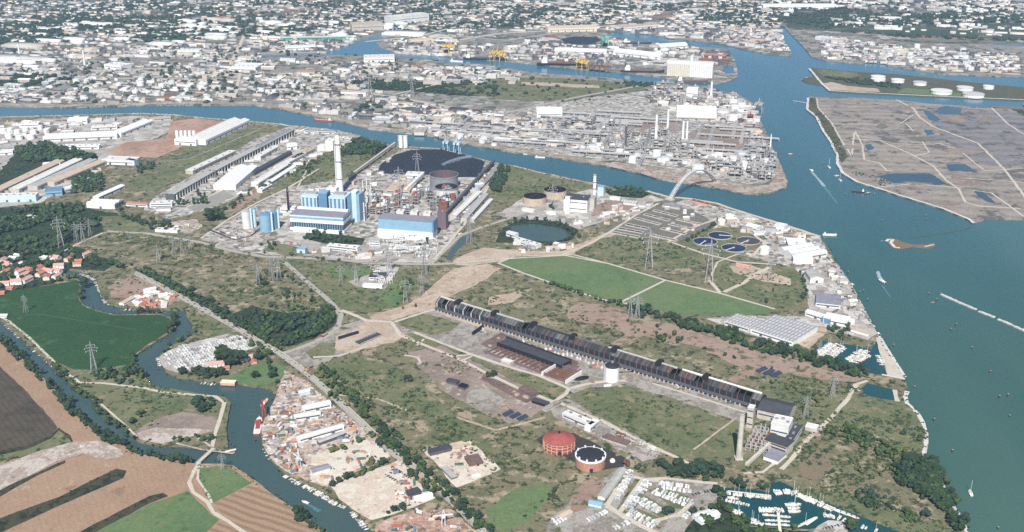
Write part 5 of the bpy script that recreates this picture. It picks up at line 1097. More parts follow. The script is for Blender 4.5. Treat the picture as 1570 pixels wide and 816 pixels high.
g = G(939, 708); s = MB(); s.rings([(3.5, -1), (3.5, 2), (2, 4), (.3, 4.6)], n=12); tag(s.build('small_tank', M['white'], None, g), 'small white round tank between the black roofed tank and the rusty tree', 'tank')
# derelict end station with the short chimney
g = G(1132.5, 703); h = HT(1132.5, 703, 636); t = thing('chimney', 'pale concrete chimney standing on the grass by the derelict end station', 'chimney', g)
s = MB(); s.rings([(3.9, -1), (3.5, h*.5), (3.0, h)], n=18); s.build('shaft', M['concrete_wall'], t); s = MB(); s.rings([(3.1, h-9), (3.5, h-9), (3.5, h), (2.4, h), (2.4, h-1)], n=18); s.build('cap', M['concrete_wall'], t); s = MB(); s.box(-5, 5, -5, 5, -1, 1.5); s.build('plinth', M['concrete_wall'], t)
t = block('lift_tower', 'tall pale concrete tower beside the short chimney', 'tower', (1144, 655), (1153, 657), 9, HT(1148, 655, 625), 'concrete_wall', 'white_b', windows=3)
a, rz, L = frame_of((1143, 690), (1178, 698)); t = thing('ruined_building', 'roofless concrete frame of ruined floors between the chimney and the white hall', 'ruin', a, rz)
for i in range(6):
    for j in range(7): s = MB(); x, y = L*i/5, 9*j; s.box(x-.5, x+.5, y-.5, y+.5, -1, 13 if (i+j) % 3 else 8); s.build('column', M['concrete_wall'], t)
for z in (4.5, 9):
    s = MB()
    for j in range(7): s.box(0, L, 9*j-.4, 9*j+.4, z-.6, z, bottom=True)
    for i in range(6): s.box(L*i/5-.4, L*i/5+.4, 0, 54, z-.5, z-.02, bottom=True)
    s.build('floor_beams', M['grey'], t)
s = MB(); s.box(.6, L*.5, 10, 40, 4.52, 4.8); s.box(L*.6, L-.6, 28, 53, 9.02, 9.3); s.build('broken_slab', M['brown'], t); s = MB(); s.box(-.3, 0, 0, 20, -1, 9); s.box(L*.3, L, 54.6, 55.4, -1, 12); s.build('wall', M['dgrey'], t)
block('gabled_hall', 'dark grey gabled hall with a white gable at the end of the long hall', 'hall', (1160, 641), (1208, 652), 40, 13, 'concrete_wall', 'dark_roof', 'gable', rise=6)
block('main_block', 'white stepped upper block of the derelict end station', 'building', (1180, 672), (1207, 678), 26, 22, 'white_b', 'pale_roof', vents=3, windows=1)
block('main_block', 'striped white block with rows of windows at the end station', 'building', (1171, 688), (1205, 700), 20, 13, 'concrete_wall', 'dark_roof', windows=3, win_mat='dark')
block('side_block', 'long white side wing with a dark flat roof at the end station', 'building', (1206, 699), (1229, 664), 10, 10, 'white_b', 'dark_roof', windows=1)
block('low_annex', 'low annex with a blue grey flat roof in front of the end station', 'building', (1170, 705), (1192, 713), 24, 5, 'white', 'lav_roof')
gantry('footbridge', 'pale inclined gallery leading down from the end station', (1144, 715), (1180, 690), 0, 8, 4, 'concrete_wall', cat='gallery')
block('low_building', 'pale low building beside the track behind the end station', 'building', (1234, 660), (1252, 664), 12, 5, 'concrete_wall', 'pale_roof')
# low sheds, basins and slabs of the smelter site
for A, B, d, h, wl, rf, lb in (((862, 640), (905, 659), 12, 6, 'white_b', 'pale_roof', 'long pale roofed low building along the diagonal road'), ((905, 663), (918, 652), 9, 6, 'white', 'white', 'white cross wing at the end of the long low building'), ((838, 632), (860, 620), 8, 2.5, 'concrete_wall', 'slab', 'bare concrete platform north of the red brick tank'),
        ((924, 674), (960, 686), 12, 2.6, 'concrete_wall', 'ruin', 'broken brown slab building beside the diagonal road'), ((965, 692), (992, 700), 14, 1.2, 'concrete_wall', 'slab', 'pale square slab at the end of the diagonal road'),
        ((727, 514), (742, 503), 4, 3, 'black', 'black', 'black narrow basin beside the long hall'), ((520, 521), (550, 512), 3, 3, 'dark', 'dark', 'dark narrow wall left of the open basins'), ((795, 601), (815, 611), 14, 5, 'plum', 'ruin', 'brown ruin beside the curved site road'), ((815, 618), (838, 625), 8, 4, 'black', 'dark_roof', 'black roofed low shed near the red brick tank'), ((684, 588), (700, 592), 9, 4, 'dgrey', 'dark_roof', 'dark roofed low shed on the rubble ground'), ((702, 596), (712, 599), 10, 4, 'dgrey', 'black', 'small black roofed shed on the rubble ground'),
        ((768, 556), (782, 561), 9, 4, 'concrete_wall', 'pale_roof', 'small pale shed beside the site road'), ((660, 700), (692, 692), 9, 5, 'dgrey', 'dark_roof', 'dark roofed shed in the walled yard off the main road'), ((694, 690), (712, 686), 8, 4, 'concrete_wall', 'tan_roof', 'pale shed in the walled yard off the main road'), ((712, 704), (720, 716), 18, 3, 'brown', 'ruin', 'brown rubble block in the walled yard'), ((676, 720), (692, 736), 8, 2.4, 'dgrey', 'grey_roof', 'grey narrow basin in the walled yard')):
    M.setdefault('slab_r', M['slab']); block('low_building', lb, 'building', A, B, d, h, wl, rf)
a, rz, L = frame_of((553, 529), (586, 515)); t = thing('settling_basin', 'dark open concrete basins beside the crossroads', 'basin', a, rz)
s = MB(); s.box(0, L, 0, 13, -1, .6); s.build('floor', M['black'], t)
for k in range(9): s = MB(); x = (L-.8)*k/8; s.box(x, x+.8, 0, 13, .6, 2.6); s.build('partition', M['dgrey'], t)
for y in (-.9, 13.1): s = MB(); s.box(0, L, y, y+.8, -1, 2.8); s.build('kerb', M['grey'], t)
for (px, py), lb in (((1164, 573), 'dark blue panel field'), ((775, 640), 'dark blue panel field'),):
    for k in range(3):
        a, rz, L = frame_of((px+k*11, py+k*3.4), (px+k*11+14, py+k*3.4-7)); t = thing('panel_row', ('first', 'second', 'third')[k]+(' dark blue panel row among the bushes above the end station' if px > 1000 else ' dark blue panel row on the rubble west of the red tank'), 'panel row', a, rz)
        s = MB(); s.hexa([(0, 0, .8), (L, 0, .8), (L, 7, 2.6), (0, 7, 2.6), (0, 0, 1.1), (L, 0, 1.1), (L, 7, 2.9), (0, 7, 2.9)], bottom=True); s.build('panel', paint('panel_blue', (62, 70, 88), .35, .2), t); s = MB()
        for x in (2, L-2): s.tube((x, 1, -1), (x, 1, 1), .3, 4); s.tube((x, 6, -1), (x, 6, 2.4), .3, 4)
        s.build('stand', M['grey'], t)
# substation in the fenced lawn
block('switch_building', 'flat lavender roofed switch building in the fenced concrete yard', 'building', (566, 430), (590, 430.5), 22, 6, 'white', 'dark_roof')
block('transformer_house', 'white transformer house at the edge of the concrete yard', 'building', (556, 441), (586, 443), 8, 5, 'white', 'pale_roof')
for k in range(26):
    px, py = 580+r3.uniform(-8, 22), 424+r3.uniform(-12, 14); g = G(px, py); s = MB(); s.tube((-4, 0, -1), (-4, 0, 7), .4, 4); s.tube((4, 0, -1), (4, 0, 7), .4, 4); s.tube((-5, 0, 7), (5, 0, 7), .4, 4); s.cyl(0, 0, -1, 3.4, 1, n=8)
    tag(s.build('switch_gear', M['white_b'], None, g, r3.uniform(-.3, .3)), 'white steel switchgear frame in the fenced concrete yard', 'switchgear', 'switchgear in the concrete yard')
for k in range(70):
    px, py = r3.uniform(590, 668), r3.uniform(366, 394); g = G(px, py); s = MB(); s.tube((-6, 0, -1), (-6, 0, 10), .5, 4); s.tube((6, 0, -1), (6, 0, 10), .5, 4); s.tube((-7, 0, 10), (7, 0, 10), .5, 4); s.box(-1.5, 1.5, -1, 1, -1, 3)
    tag(s.build('switch_gear', M['white_b' if k % 3 else 'grey'], None, g, r3.uniform(-.3, .3)), 'steel switchgear portal in front of the plain blue turbine hall', 'switchgear', 'switchgear before the blue hall')
# small power station by the canal
block('boiler_hall', 'white boiler hall of the small power station beside the canal', 'building', (864, 324), (900, 327), 38, HT(880, 325, 306), 'white', 'dark_roof', windows=2, vents=2)
block('stair_tower', 'white stair tower at the left corner of the small power station', 'tower', (866, 328), (873, 328.5), 8, HT(869, 328, 303), 'white', 'white_b')
block('filter_hall', 'grey filter hall beside the red banded chimney', 'building', (898, 320), (911, 321), 26, 22, 'concrete_wall', 'grey_roof', vents=2)
g = G(911, 309); h = HT(911, 309, 269); t = thing('chimney', 'white chimney of the small power station beside the canal', 'chimney', g); s = MB(); s.rings([(4, -1), (3.1, h)], n=16); s.build('shaft', M['white'], t)
for z in (.5, .75): s = MB(); s.rings([(3.7, h*z), (5, h*z), (5, h*z+.8), (3, h*z+.8)], n=16); s.build('gallery', M['steel'], t)
s = MB(); s.rings([(3.2, h), (3.6, h), (3.6, h+2), (2.4, h+2)], n=16); s.build('cap', M['grey'], t)
block('cooling_house', 'pale blue cooling house beside the white chimney', 'building', (916, 300), (925, 301), 14, 20, 'blue_pale', 'blue')
for k, (px, py) in enumerate(((820, 309), (851, 299))):
    tank('storage_tank', ('nearer dark topped oil tank west of the small power station', 'farther dark topped oil tank west of the small power station')[k], px, py+2, 26, 16, 'tan_roof', 'black', 'open')
for A, B, d, h, wl, rf, lb, sk in (((950, 313), (975, 316), 16, 5, 'white_b', 'grey_roof', 'row of grey roofed cells right of the small power station', 6), ((935, 306), (950, 308), 10, 5, 'white', 'pale_roof', 'small white shed right of the small power station', 0), ((788, 372), (822, 382), 16, 6, 'white', 'pale_roof', 'long white works building beside the round pond', 0), ((776, 362), (790, 366), 10, 8, 'white', 'pale_roof', 'white gatehouse beside the round pond', 0), ((848, 378), (858, 380), 8, 6, 'white', 'white', 'small white pump house south of the round pond', 0), ((800, 324), (818, 327), 10, 5, 'white_b', 'pale_roof', 'low white shed below the two oil tanks', 0), ((838, 328), (852, 330), 8, 4, 'white', 'pale_roof', 'small white shed left of the small power station', 0),
        ((1015, 318), (1042, 322), 14, 5, 'concrete_wall', 'lav_roof', 'lavender roofed shed at the foot of the arch bridge', 0), ((1142, 352), (1160, 356), 18, 8, 'white', 'white', 'white works building beside the twin digesters', 2), ((1186, 352), (1201, 355), 20, 9, 'white', 'pale_roof', 'white gabled building on the canal quay', 0), ((1060, 310), (1085, 316), 8, 4, 'salmon', 'rust', 'low rust red shed on the canal bank east of the arch bridge', 0)):
    block('works_building', lb, 'building', A, B, d, h, wl, rf, skylights=sk)
# treatment basins
for k, (A, B, d) in enumerate((((936, 358), (978, 366), 12), ((946, 352), (984, 359), 12), ((958, 346), (992, 353), 12), ((972, 336), (1010, 346), 10), ((986, 330), (1024, 340), 10), ((1000, 324), (1036, 333), 10), ((996, 362), (1036, 371), 10), ((1012, 352), (1050, 361), 10), ((1024, 345), (1062, 354), 10), ((1036, 338), (1074, 346), 10))):
    a, rz, L = frame_of(A, B); t = thing('treatment_basin', 'long dark treatment basin in the parallel rows west of the round tanks', 'basin', a, rz, 'treatment basins'); s = MB()
    for x0, x1, y0, y1 in ((0, L, 0, .8), (0, L, d-.8, d), (0, .8, .81, d-.81), (L-.8, L, .81, d-.81), (L*.33, L*.33+.6, .81, d-.81), (L*.66, L*.66+.6, .81, d-.81)): s.box(x0, x1, y0, y1, -.5, 2.2)
    s.build('wall', M['concrete_wall'], t); s = MB(); s.box(.8, L-.8, .8, d-.8, -.5, 1.0); s.build('liquid', M['dark_slab'] if k % 3 else M['dgrey'], t)
M['blue_water'] = water_mat('blue_water', (34, 52, 84), (46, 66, 102), 20, .5, .1)
for k, (px, py, lb) in enumerate(((1104, 362, 'far blue round settling tank'), (1081, 371, 'left blue round settling tank'), (1125, 381, 'near blue round settling tank'), (1147, 370, 'grey half drained round settling tank'))):
    g = G(px, py); t = thing('settling_tank', lb, 'settling tank', g, r3.uniform(0, 3)); rr = 24
    s = MB(); s.rings([(rr, -1), (rr, 1.6), (rr-.9, 1.6), (rr-.9, .8)], n=36, cap=False); s.build('wall', M['concrete_wall'], t); s = MB(); s.rings([(rr-.9, .9), (.3, .92)], n=36); s.build('liquid', M['blue_water'] if k < 3 else M['dark_roof'], t)
    s = MB(); s.box(-rr, rr*.1, -.8, .8, 1.8, 2.3, bottom=True); s.build('scraper_bridge', M['white'], t); s = MB(); s.cyl(0, 0, .5, 3, 2.0, n=10); s.build('hub', M['grey'], t)
for k, (px, py) in enumerate(((1172, 388), (1118, 340))): tank('digester', ('white digester beside the lagoon pond', 'white round digester tank above the blue settling tanks')[k], px, py-2*k, 9, 11, 'white', 'white', 'dome')
tank('digester', 'second white round digester tank above the blue settling tanks', 1106, 344, 8, 9, 'cream', 'white', 'dome')
# arched pipe bridge
A_, B_ = G(1027, 306, 3), G(1097, 279, 3); d = B_-A_; L = d.length; rz = math.atan2(d.y, d.x); t = thing('arch_bridge', 'tall slender arched pipe bridge springing over the canal', 'bridge', (A_.x, A_.y, 3), rz)
hA = 46.0
def ap(u, off): return (L*u, off, hA*4*u*(1-u))
for off in (-5, 5):
    s = MB()
    for k in range(24): s.tube(ap(k/24, off), ap((k+1)/24, off), 1.05, 6)
    s.build('arch_rib', M['steel' if off < 0 else 'grey'], t)
for k in range(1, 24): s = MB(); s.tube(ap(k/24, -5), ap(k/24, 5), .8, 4); s.build('cross_brace', M['grey'], t)
for off in (-2, 1.5):
    s = MB()
    for k in range(24): p, q = ap(k/24, off), ap((k+1)/24, off); s.tube((p[0], p[1], p[2]+.8), (q[0], q[1], q[2]+.8), 0.8, 6)
    s.build('pipe', M['white_b'], t)
for x in (0, L): s = MB(); s.box(x-6, x+6, -9, 9, -5, 2.5); s.build('abutment', M['concrete_wall'], t)
# pylons
def pylon_parts(t):
    s = MB(); w = .085
    for x in (-1, 1):
        for y in (-1, 1): s.tube((x*w, y*w, -.02), (x*w*.32, y*w*.32, .7), .0085, 4); s.tube((x*w*.32, y*w*.32, .7), (0, 0, 1), .006, 4)
    for k in range(6):
        z0, z1 = .7*k/6, .7*(k+1)/6; a0, a1 = w*(1-.68*z0/.7), w*(1-.68*z1/.7)
        for q in (-1, 1): s.tube((-a0, a0*q, z0), (a1, a1*q, z1), .004, 3); s.tube((a0*q, -a0, z0), (a1*q, a1, z1), .004, 3)
    s.build('tower_frame', M['grey'], t)
    for z, l in ((.66, .16), (.76, .19), (.86, .13)): s = MB(); s.tube((-l, 0, z), (0, 0, z+.035), .006, 4); s.tube((l, 0, z), (0, 0, z+.035), .006, 4); s.tube((-l, 0, z), (l, 0, z), .006, 4); s.build('crossarm', M['steel'], t)
    s = MB()
    for z, l in ((.66, .16), (.76, .19), (.86, .13)):
        for q in (-1, 1): s.tube((l*q, 0, z), (l*q, 0, z-.05), .007, 4)
    s.build('insulator', M['white_b'], t)
py0 = None
for px, py, top, lb, gr in ((144,567,523,'lattice pylon near the lower corner of the green crop field',0), (40,479,451,'lattice pylon at the path in the green crop field',0), (342,722,694,'lattice pylon in the small green field by the farm bridge',0), (94,379,331,'lattice pylon at the edge of the dark wood',0), (118,372,340,0,1), (128,372,340,0,1), (139,363,334,0,1), (243,402,374,0,2), (267,390,362,0,2), (280,388,362,0,2), (292,384,360,0,2), (396,438,404,0,3), (417,430,392,0,3), (428,428,390,0,3), (523,436,405,'lattice pylon on the lawn left of the concrete yard',0), (546,434,404,'lattice pylon between the lawn and the concrete yard',0), (597,420,378,'lattice pylon in the concrete yard',0), (622,464,426,'lattice pylon on the dark grass above the long hall',0), (647,452,420,'lattice pylon at the edge of the pale dirt strip',0), (651,422,380,'lattice pylon beside the south road of the power station',0),
        (995,411,350,'tall lattice pylon behind the big green meadow',0), (1087,432,366,'tall lattice pylon where the meadow paths meet',0), (966,488,452,'lattice pylon in the green belt, the one by the path end',0), (977,490,452,'lattice pylon in the green belt beside its twin',0), (895,320,292,'lattice pylon beside the small power station',0), (847,318,282,'lattice pylon between the oil tanks and the small power station',0), (1180,430,398,'lattice pylon on the grass west of the grey quay hall',0), (1276,610,576,'thin lattice pylon in the bushes above the end station',0), (1235,640,606,'thin lattice pylon behind the dark gabled hall',0), (612,300,255,'lattice pylon between the coal heap and the workshop',0), (640,266,232,'thin lattice pylon rising out of the coal heap',0), (720,372,330,'lattice pylon beside the channel by the power station',0), (568,158,108,'lattice pylon across the canal on the green field',0), (632,150,116,'lattice pylon across the canal east of the dark field',0), (463,140,110,'lattice pylon across the canal among white sheds',0)):
    lb = lb or ('', 'lattice pylon in the line of three before the dark wood', 'lattice pylon in the line of four across the scrubland', 'lattice pylon in the close trio beside the curved road')[gr]; g = G(px, py); h = max(18, HT(px, py, top))
    if py0 is None: py0 = t = thing('pylon', lb, 'pylon', g, 0); pylon_parts(t)
    else: t = dup(py0, g, None, None, lb)
    t.rotation_euler = (0, 0, R(r3.uniform(-25, 25))); t.scale = (h, h, h)
    if 'group' in t: del t['group']
    if gr: t['group'] = lb.replace('lattice pylon', 'pylons')
# ------------------------------------------------------------------ works on the left bank of the canal
WK = [((316,223),(384,191),62,13,'white','pale_roof','gable','pair of long white roofed sheds by the red earth yard',dict(bays=2)),
((268,222),(301,224),26,15,'white','white','gable','white gabled silo building at the end of the long twin sheds',dict(along='y',bays=3)),
((66,218),(180,213),45,10,'white_b','pale_roof','gable','broad white roofed factory behind the dark grove',dict(bays=2)),
((92,229),(152,229),18,8,'white','white','flat','low white roofed annex in front of the broad factory',{}),
((157,252),(206,254),34,11,'white','pale_roof','flat','white building with a blue end beside the red yard',dict(vents=2)),
((207,254),(213,252),30,11,'blue','blue','flat','blue end block of the white building beside the red yard',{}),
((66,258),(93,256),16,9,'white','white','flat','white box shaped building below the dark grove',{}),
((84,286),(165,252),26,9,'concrete_wall','tan_roof','gable','rightmost of the long parallel factory roofs',dict(bays=2)),
((58,292),(150,250),26,9,'concrete_wall','grey_roof','gable','grey one of the long parallel factory roofs',dict(bays=2)),
((30,297),(128,250),26,10,'concrete_wall','pale_roof','gable','palest of the long parallel factory roofs',dict(bays=2)),
((0,300),(100,252),26,10,'concrete_wall','tan_roof','gable','tan one of the long parallel factory roofs at the photo edge',dict(bays=2)),
((-16,311),(56,309),22,13,'blue_pale','pale_roof','flat','pale blue fronted works facade facing the wood',dict(doors=4)),
((70,302),(96,300),30,12,'blue','blue_dark','flat','bright blue block at the corner of the long factory',dict(vents=2)),
((100,296),(124,290),20,7,'blue_pale','white','flat','pale blue low shed beside the bright blue block',{}),
((152,307),(192,289),16,7,'white','white','gable','long narrow white roofed shed above the white hall',{}),
((133,319),(176,321),34,10,'white','white','gable','big white hall at the edge of the dark wood',dict(bays=2,doors=1)),
((177,321),(190,313),20,9,'grey','grey_roof','flat','grey block joined to the big white hall',{}),
((194,316),(226,318),14,6,'white','tile','gable','white house with a red roof beside the big white hall',{}),
((230,319),(264,318),18,9,'white','pale_roof','flat','pale office building near the row of dark conifers',dict(windows=2)),
((240,324),(262,323),10,5,'white_b','grey_roof','flat','low grey roofed shed near the row of dark conifers',{}),
((268,307),(330,271),22,13,'dgrey','grey_roof','gable','near part of the long pillared works hall',dict(bays=2)),
((332,270),(400,234),22,13,'dgrey','grey_roof','gable','middle part of the long pillared works hall',dict(bays=2)),
((402,233),(452,206),22,12,'dgrey','lav_roof','gable','far part of the long pillared works hall',dict(bays=2)),
((296,268),(362,237),20,9,'concrete_wall','pale_roof','flat','pale flat roof covered in tanks beside the pillared hall',dict(vents=6)),
((362,292),(396,262),52,12,'white','white','gable','large white hall with two roofs below the pillared hall',dict(bays=2,doors=2)),
((398,286),(446,256),20,9,'white','pale_roof','gable','long white shed above the brown bank',{}),
((412,287),(456,258),12,7,'white','white','gable','narrow white shed beside the brown bank',{}),
((390,270),(448,238),14,8,'dgrey','dark_roof','gable','dark roofed shed between white sheds on the left bank',{}),
((400,246),(428,230),18,9,'white_b','pale_roof','flat','pale roofed shed beyond the dark roofed shed',dict(vents=2)),
((440,230),(456,229),16,12,'white','white','flat','small white cube shaped works building by the pillared hall',{}),
((499,232),(511,232.5),24,26,'white','white','flat','tall white block between the pillared hall and the chimney',dict(vents=1)),
((487,231),(498,231.5),18,12,'white','pale_roof','flat','squat white block beside the tall white block',{}),
((430,262),(470,240),18,8,'white','pale_roof','flat','white flat roofed store above the scrubby bank',dict(vents=2)),
((452,248),(485,232),16,8,'concrete_wall','tan_roof','flat','tan roofed store above the scrubby bank',{}),
((520,213),(548,220),10,6,'white','pale_roof','flat','white quay shed near the red ship',{}),
((466,204),(515,206),8,7,'white_b','lav_roof','flat','long lavender roofed quay gallery',{}),
((30,196),(60,195),20,10,'white','white','flat','white tank house at the far left of the canal bank',dict(vents=3)),
((104,191),(134,190),34,12,'white','white','gable','broad white hall by the canal on the left',dict(bays=2)),
((186,210),(236,190),34,10,'white','white','gable','white shed angled towards the canal',dict(bays=2)),
((236,186),(262,184),18,8,'concrete_wall','grey_roof','flat','grey roofed shed at the canal end of the red yard',{}),
((140,200),(180,198),18,9,'white_b','pale_roof','flat','pale shed between two broad white halls',dict(vents=3)),
((0,238),(20,237),18,8,'white','white','flat','white shed at the photo edge above the grove',{}),
((40,336),(52,338),10,6,'white','pale_roof','flat','pale building lost in the dark wood',{}),
((238,356),(272,358),12,5,'white','pale_roof','flat','low white shed in the rubble lot by the road',{}),
((402,296),(418,287),14,6,'white','white','flat','white shed on the brown bank above the power station',{}),
# east side, along the lagoon
((1204,372),(1216,404),36,9,'white','white','flat','white roofed quay store next to the red painted crane rail',dict(vents=2)),
((1222,402),(1268,394),58,10,'white_b','pale_roof','gable','big pale roofed quay warehouse on the point',dict(bays=3)),
((1242,434),(1262,434),40,9,'white','grey_roof','gable','grey roofed hall with a white front on the quay',dict(doors=1,along='y')),
((1250,470),(1288,474),44,7,'white_b','lav_roof','flat','flat lavender grey roofed hall on the quay',{}),
((1234,484),(1266,494),14,7,'white','pale_roof','gable','white building left of the blue fronted quay building',{}),
((1262,495),(1298,502),22,9,'white','white','flat','white quay building with a blue painted corner',{}),
((1259,494),(1272,498),4,8,'blue_dark','blue','flat','blue painted corner block on the quay',{}),
((1302,508),(1330,516),8,4,'white','tan_roof','flat','long low shed beside the small harbour',{}),
((1150,511),(1216,532),78,8,'white','sheet_roof','gable','vast grey ribbed warehouse roof beside the green belt',dict(bays=6,rise=1.0)),
((1110,498.5),(1148,510.4),40,8,'white_b','sheet_roof','gable','left part of the vast grey ribbed warehouse roof',dict(bays=4,rise=1.0)),
((1234,520),(1246,510),8,6,'white','pale_roof','flat','white end block of the vast ribbed warehouse',{}),
((1128,408),(1148,412),8,4,'salmon','tile_pink','gable','small salmon roofed shed on the bare ground',{}),
# yards by the river
((466,634),(508,625),13,6,'white','white','gable','upper white roofed shed of the scrap yards',{}),
((452,646),(492,640),9,6,'white_b','pale_roof','gable','white shed with a dark red front in the scrap yard',{}),
((458,680),(528,660),10,6,'white','pale_roof','gable','longest white roofed shed of the scrap yards',{}),
((490,684),(528,670),7,5,'dgrey','grey_roof','gable','grey roofed shed beside the longest white shed',{}),
((480,730),(507,722),10,5,'white_b','lav_roof','gable','lavender roofed shed beside the trimmed hedge',{}),
((628,764),(646,758),10,4,'dgrey','dark_roof','flat','dark roofed container office in the sand yard',{}),
((636,770),(664,764),5,4,'white','white','flat','white roofed site cabin in the sand yard',{}),
((460,608),(476,604),8,5,'blue_pale','white','gable','pale blue shed at the top of the scrap yards',{}),
((862,798),(878,790),10,4,'concrete_wall','tan_roof','gable','tan roofed hut beside the caravan ground',{}),
((902,776),(922,780),9,4,'blue_pale','blue','gable','blue roofed club house in the caravan ground',{}),
((927,768),(960,724),9,4,'white','grey_roof','gable','long grey roofed shelter beside the caravan rows',{}),
((1076,806),(1104,794),12,5,'white','white','gable','white roofed chandlery among the trees by the boat basin',{}),
((1066,798),(1090,790),6,5,'white','pale_roof','gable','second white roofed building by the boat basin',{}),
((190,469),(214,456),10,4,'white','tan_roof','gable','tan roofed shed in the boat builders yard',{}),
((222,450),(240,446),9,5,'white','white','gable','white shed in the boat builders yard by the river',{}),
((338,590),(360,591),8,3,'salmon','cream','flat','low salmon boat house on the river edge',{})]
for A, B, d, h, wl, rf, kd, lb, kw in WK:
    block('industrial_building' if A[0] < 560 and A[1] < 360 else 'works_building', lb, 'building', A, B, d, h, wl, rf, kd, **kw)
for k, (px, py) in enumerate([(272+i*6.5, 216) for i in range(5)]):   # white silos
    g = G(px, py-4); t = thing('silo', 'white silo in the row at the end of the long twin sheds', 'silo', g, 0, 'white silos by the twin sheds'); s = MB(); s.cyl(0, 0, -1, 19, 4.4, n=12); s.build('shell', M['white'], t); s = MB(); s.rings([(4.5, 19), (2, 21), (.4, 21.6)], n=12); s.build('roof', M['white_b'], t)
# pillars of the long hall
for A, B, n in (((268,307),(330,271),16), ((332,270),(400,234),16), ((402,233),(452,206),12)):
    a, b = G(*A), G(*B); d = (b-a).normalized(); nn = Vector((d.y, -d.x, 0))
    t = thing('pillar_row', ('near', 'middle', 'far')[(0, 16).index(n) if n == 0 else (0 if A[0] < 300 else 1 if A[0] < 400 else 2)]+' row of white concrete pillars along the long works hall', 'colonnade', a, math.atan2(d.y, d.x)); L = (b-a).length
    for k in range(n): s = MB(); x = L*(k+.5)/n; s.box(x-1.2, x+1.2, -4, -1.5, -1, 15); s.build('pillar', M['white_b'], t)
    s = MB(); s.box(0, L, -4.2, -1.4, 15.02, 16.5); s.build('beam', M['concrete_wall'], t)
# round tanks of the left works
for k, (px, py, r, h) in enumerate([(6,204,9,12),(16,203,9,12),(27,206,9,12),(40,202,9,12),(52,206,9,12),(14,212,10,12),(30,214,9,11),(48,213,10,12),(62,199,7,12),(72,204,8,12)]):
    tank('storage_tank', 'white storage tank in the cluster by the canal at the left edge', px, py, r, h, 'white', 'white', group='white tanks at the left edge', n=16)
# ------------------------------------------------------------------ houses
def make_house(L, D, h, rise, wall, roof):
    t = thing('house', '', 'house'); s = MB(); s.gwall(-L/2, L/2, -D/2, D/2, -1, h, h+rise); s.build('wall', M[wall], t); s = MB(); s.gable(-L/2, L/2, -D/2, D/2, h, h+rise, .5); r = s.build('roof', M[roof], t)
    s = MB(); s.box(L*.2, L*.2+.9, -.4, .5, h+rise*.5, h+rise+1); s.build('chimney', M['brick'], r)
    for x in (-.3, .05, .3): s = MB(); s.box(L*x-.6, L*x+.6, -D/2-.06, -D/2+.02, h*.55, h*.78, bottom=True); s.build('window', M['glass'], t)
    s = MB(); s.box(-L*.14-.5, -L*.14+.5, -D/2-.08, -D/2+.02, -.2, 2.1); s.build('door', M['brown'], t); return t
HT_ = [make_house(14, 9, 5.5, 2.4, 'cream', 'tile'), make_house(18, 10, 6, 2.6, 'white', 'tile_pink'), make_house(11, 8, 3.2, 2, 'salmon', 'tile'), make_house(16, 8, 3, 1.6, 'white_b', 'pale_roof')]
HU = [0, 0, 0, 0]
def house(px, py, k, az, label, group):
    g = G(px, py)
    if HU[k] == 0: t = HT_[k]; HU[k] = 1; t.location = g
    else: t = dup(HT_[k], g)
    t['label'] = label; t['group'] = group; t.rotation_euler = (0, 0, R(az)); s_ = r3.uniform(.9, 1.25); t.scale = (s_, s_, r3.uniform(.95, 1.2)); return t
VN = 'red roofed village house beside the winding river above the green crop field'
for l, n in (([(0,402),(22,402),(28,420),(0,424)], 12), ([(72,398),(134,392),(136,408),(74,414)], 26), ([(50,412),(92,414),(98,426),(52,430)], 18), ([(0,436),(26,424),(30,440),(0,452)], 15), ([(28,418),(50,412),(52,432),(30,436)], 9)):
    pl = [tuple(G(*p)[:2]) for p in l]; pts = scatter(l, 11, seed=n)[:n*3]; done = []
    for x, y in pts:
        if all(math.hypot(x-u, y-v) > 15 for u, v in done) and len(done) < n:
            done.append((x, y)); px, py = P(x, y, LZ); house(px, py, r3.choice((0, 0, 1, 1, 2)), r3.choice((-20, 70, 10, 100)), VN, 'village houses by the winding river')
for l, n in (([(14,388),(60,386),(72,398),(30,410)], 14), ([(30,424),(50,414),(48,434),(30,434)], 5)):
    for x, y in scatter(l, 24, seed=3)[:n]:
        px, py = P(x, y, LZ); house(px, py, 3, r3.choice((-20, 70)), 'pale roofed outbuilding on the north side of the red roofed village', 'pale outbuildings of the village')
for px, py, k, az, lb in ((333,562,1,15,'salmon roofed house beside the dark trees in the packed caravan yard'), (345,566,2,15,'small salmon roofed cottage in front of the packed caravan yard'), (378,552,1,20,'pink roofed house on the right of the packed caravan yard'), (389,556,2,110,'white fronted cottage near the road by the packed caravan yard'), (4,486,3,0,'white farm shed at the left corner of the green crop field')):
    t = house(px, py, k, az, lb, None) if False else house(px, py, k, az, lb, 'x'); del t['group']
hut_pts = scatter([(190,468),(224,448),(268,452),(274,462),(250,472),(214,472)], 6, seed=4)
for k in range(min(26, len(hut_pts)//3)):
    x, y = hut_pts[k*3]; px, py = P(x, y, LZ); house(px, py, r3.choice((2, 3, 2)), r3.uniform(0, 180), 'small red or pale roofed hut packed into the boat builders yard by the river', 'huts in the boat builders yard')

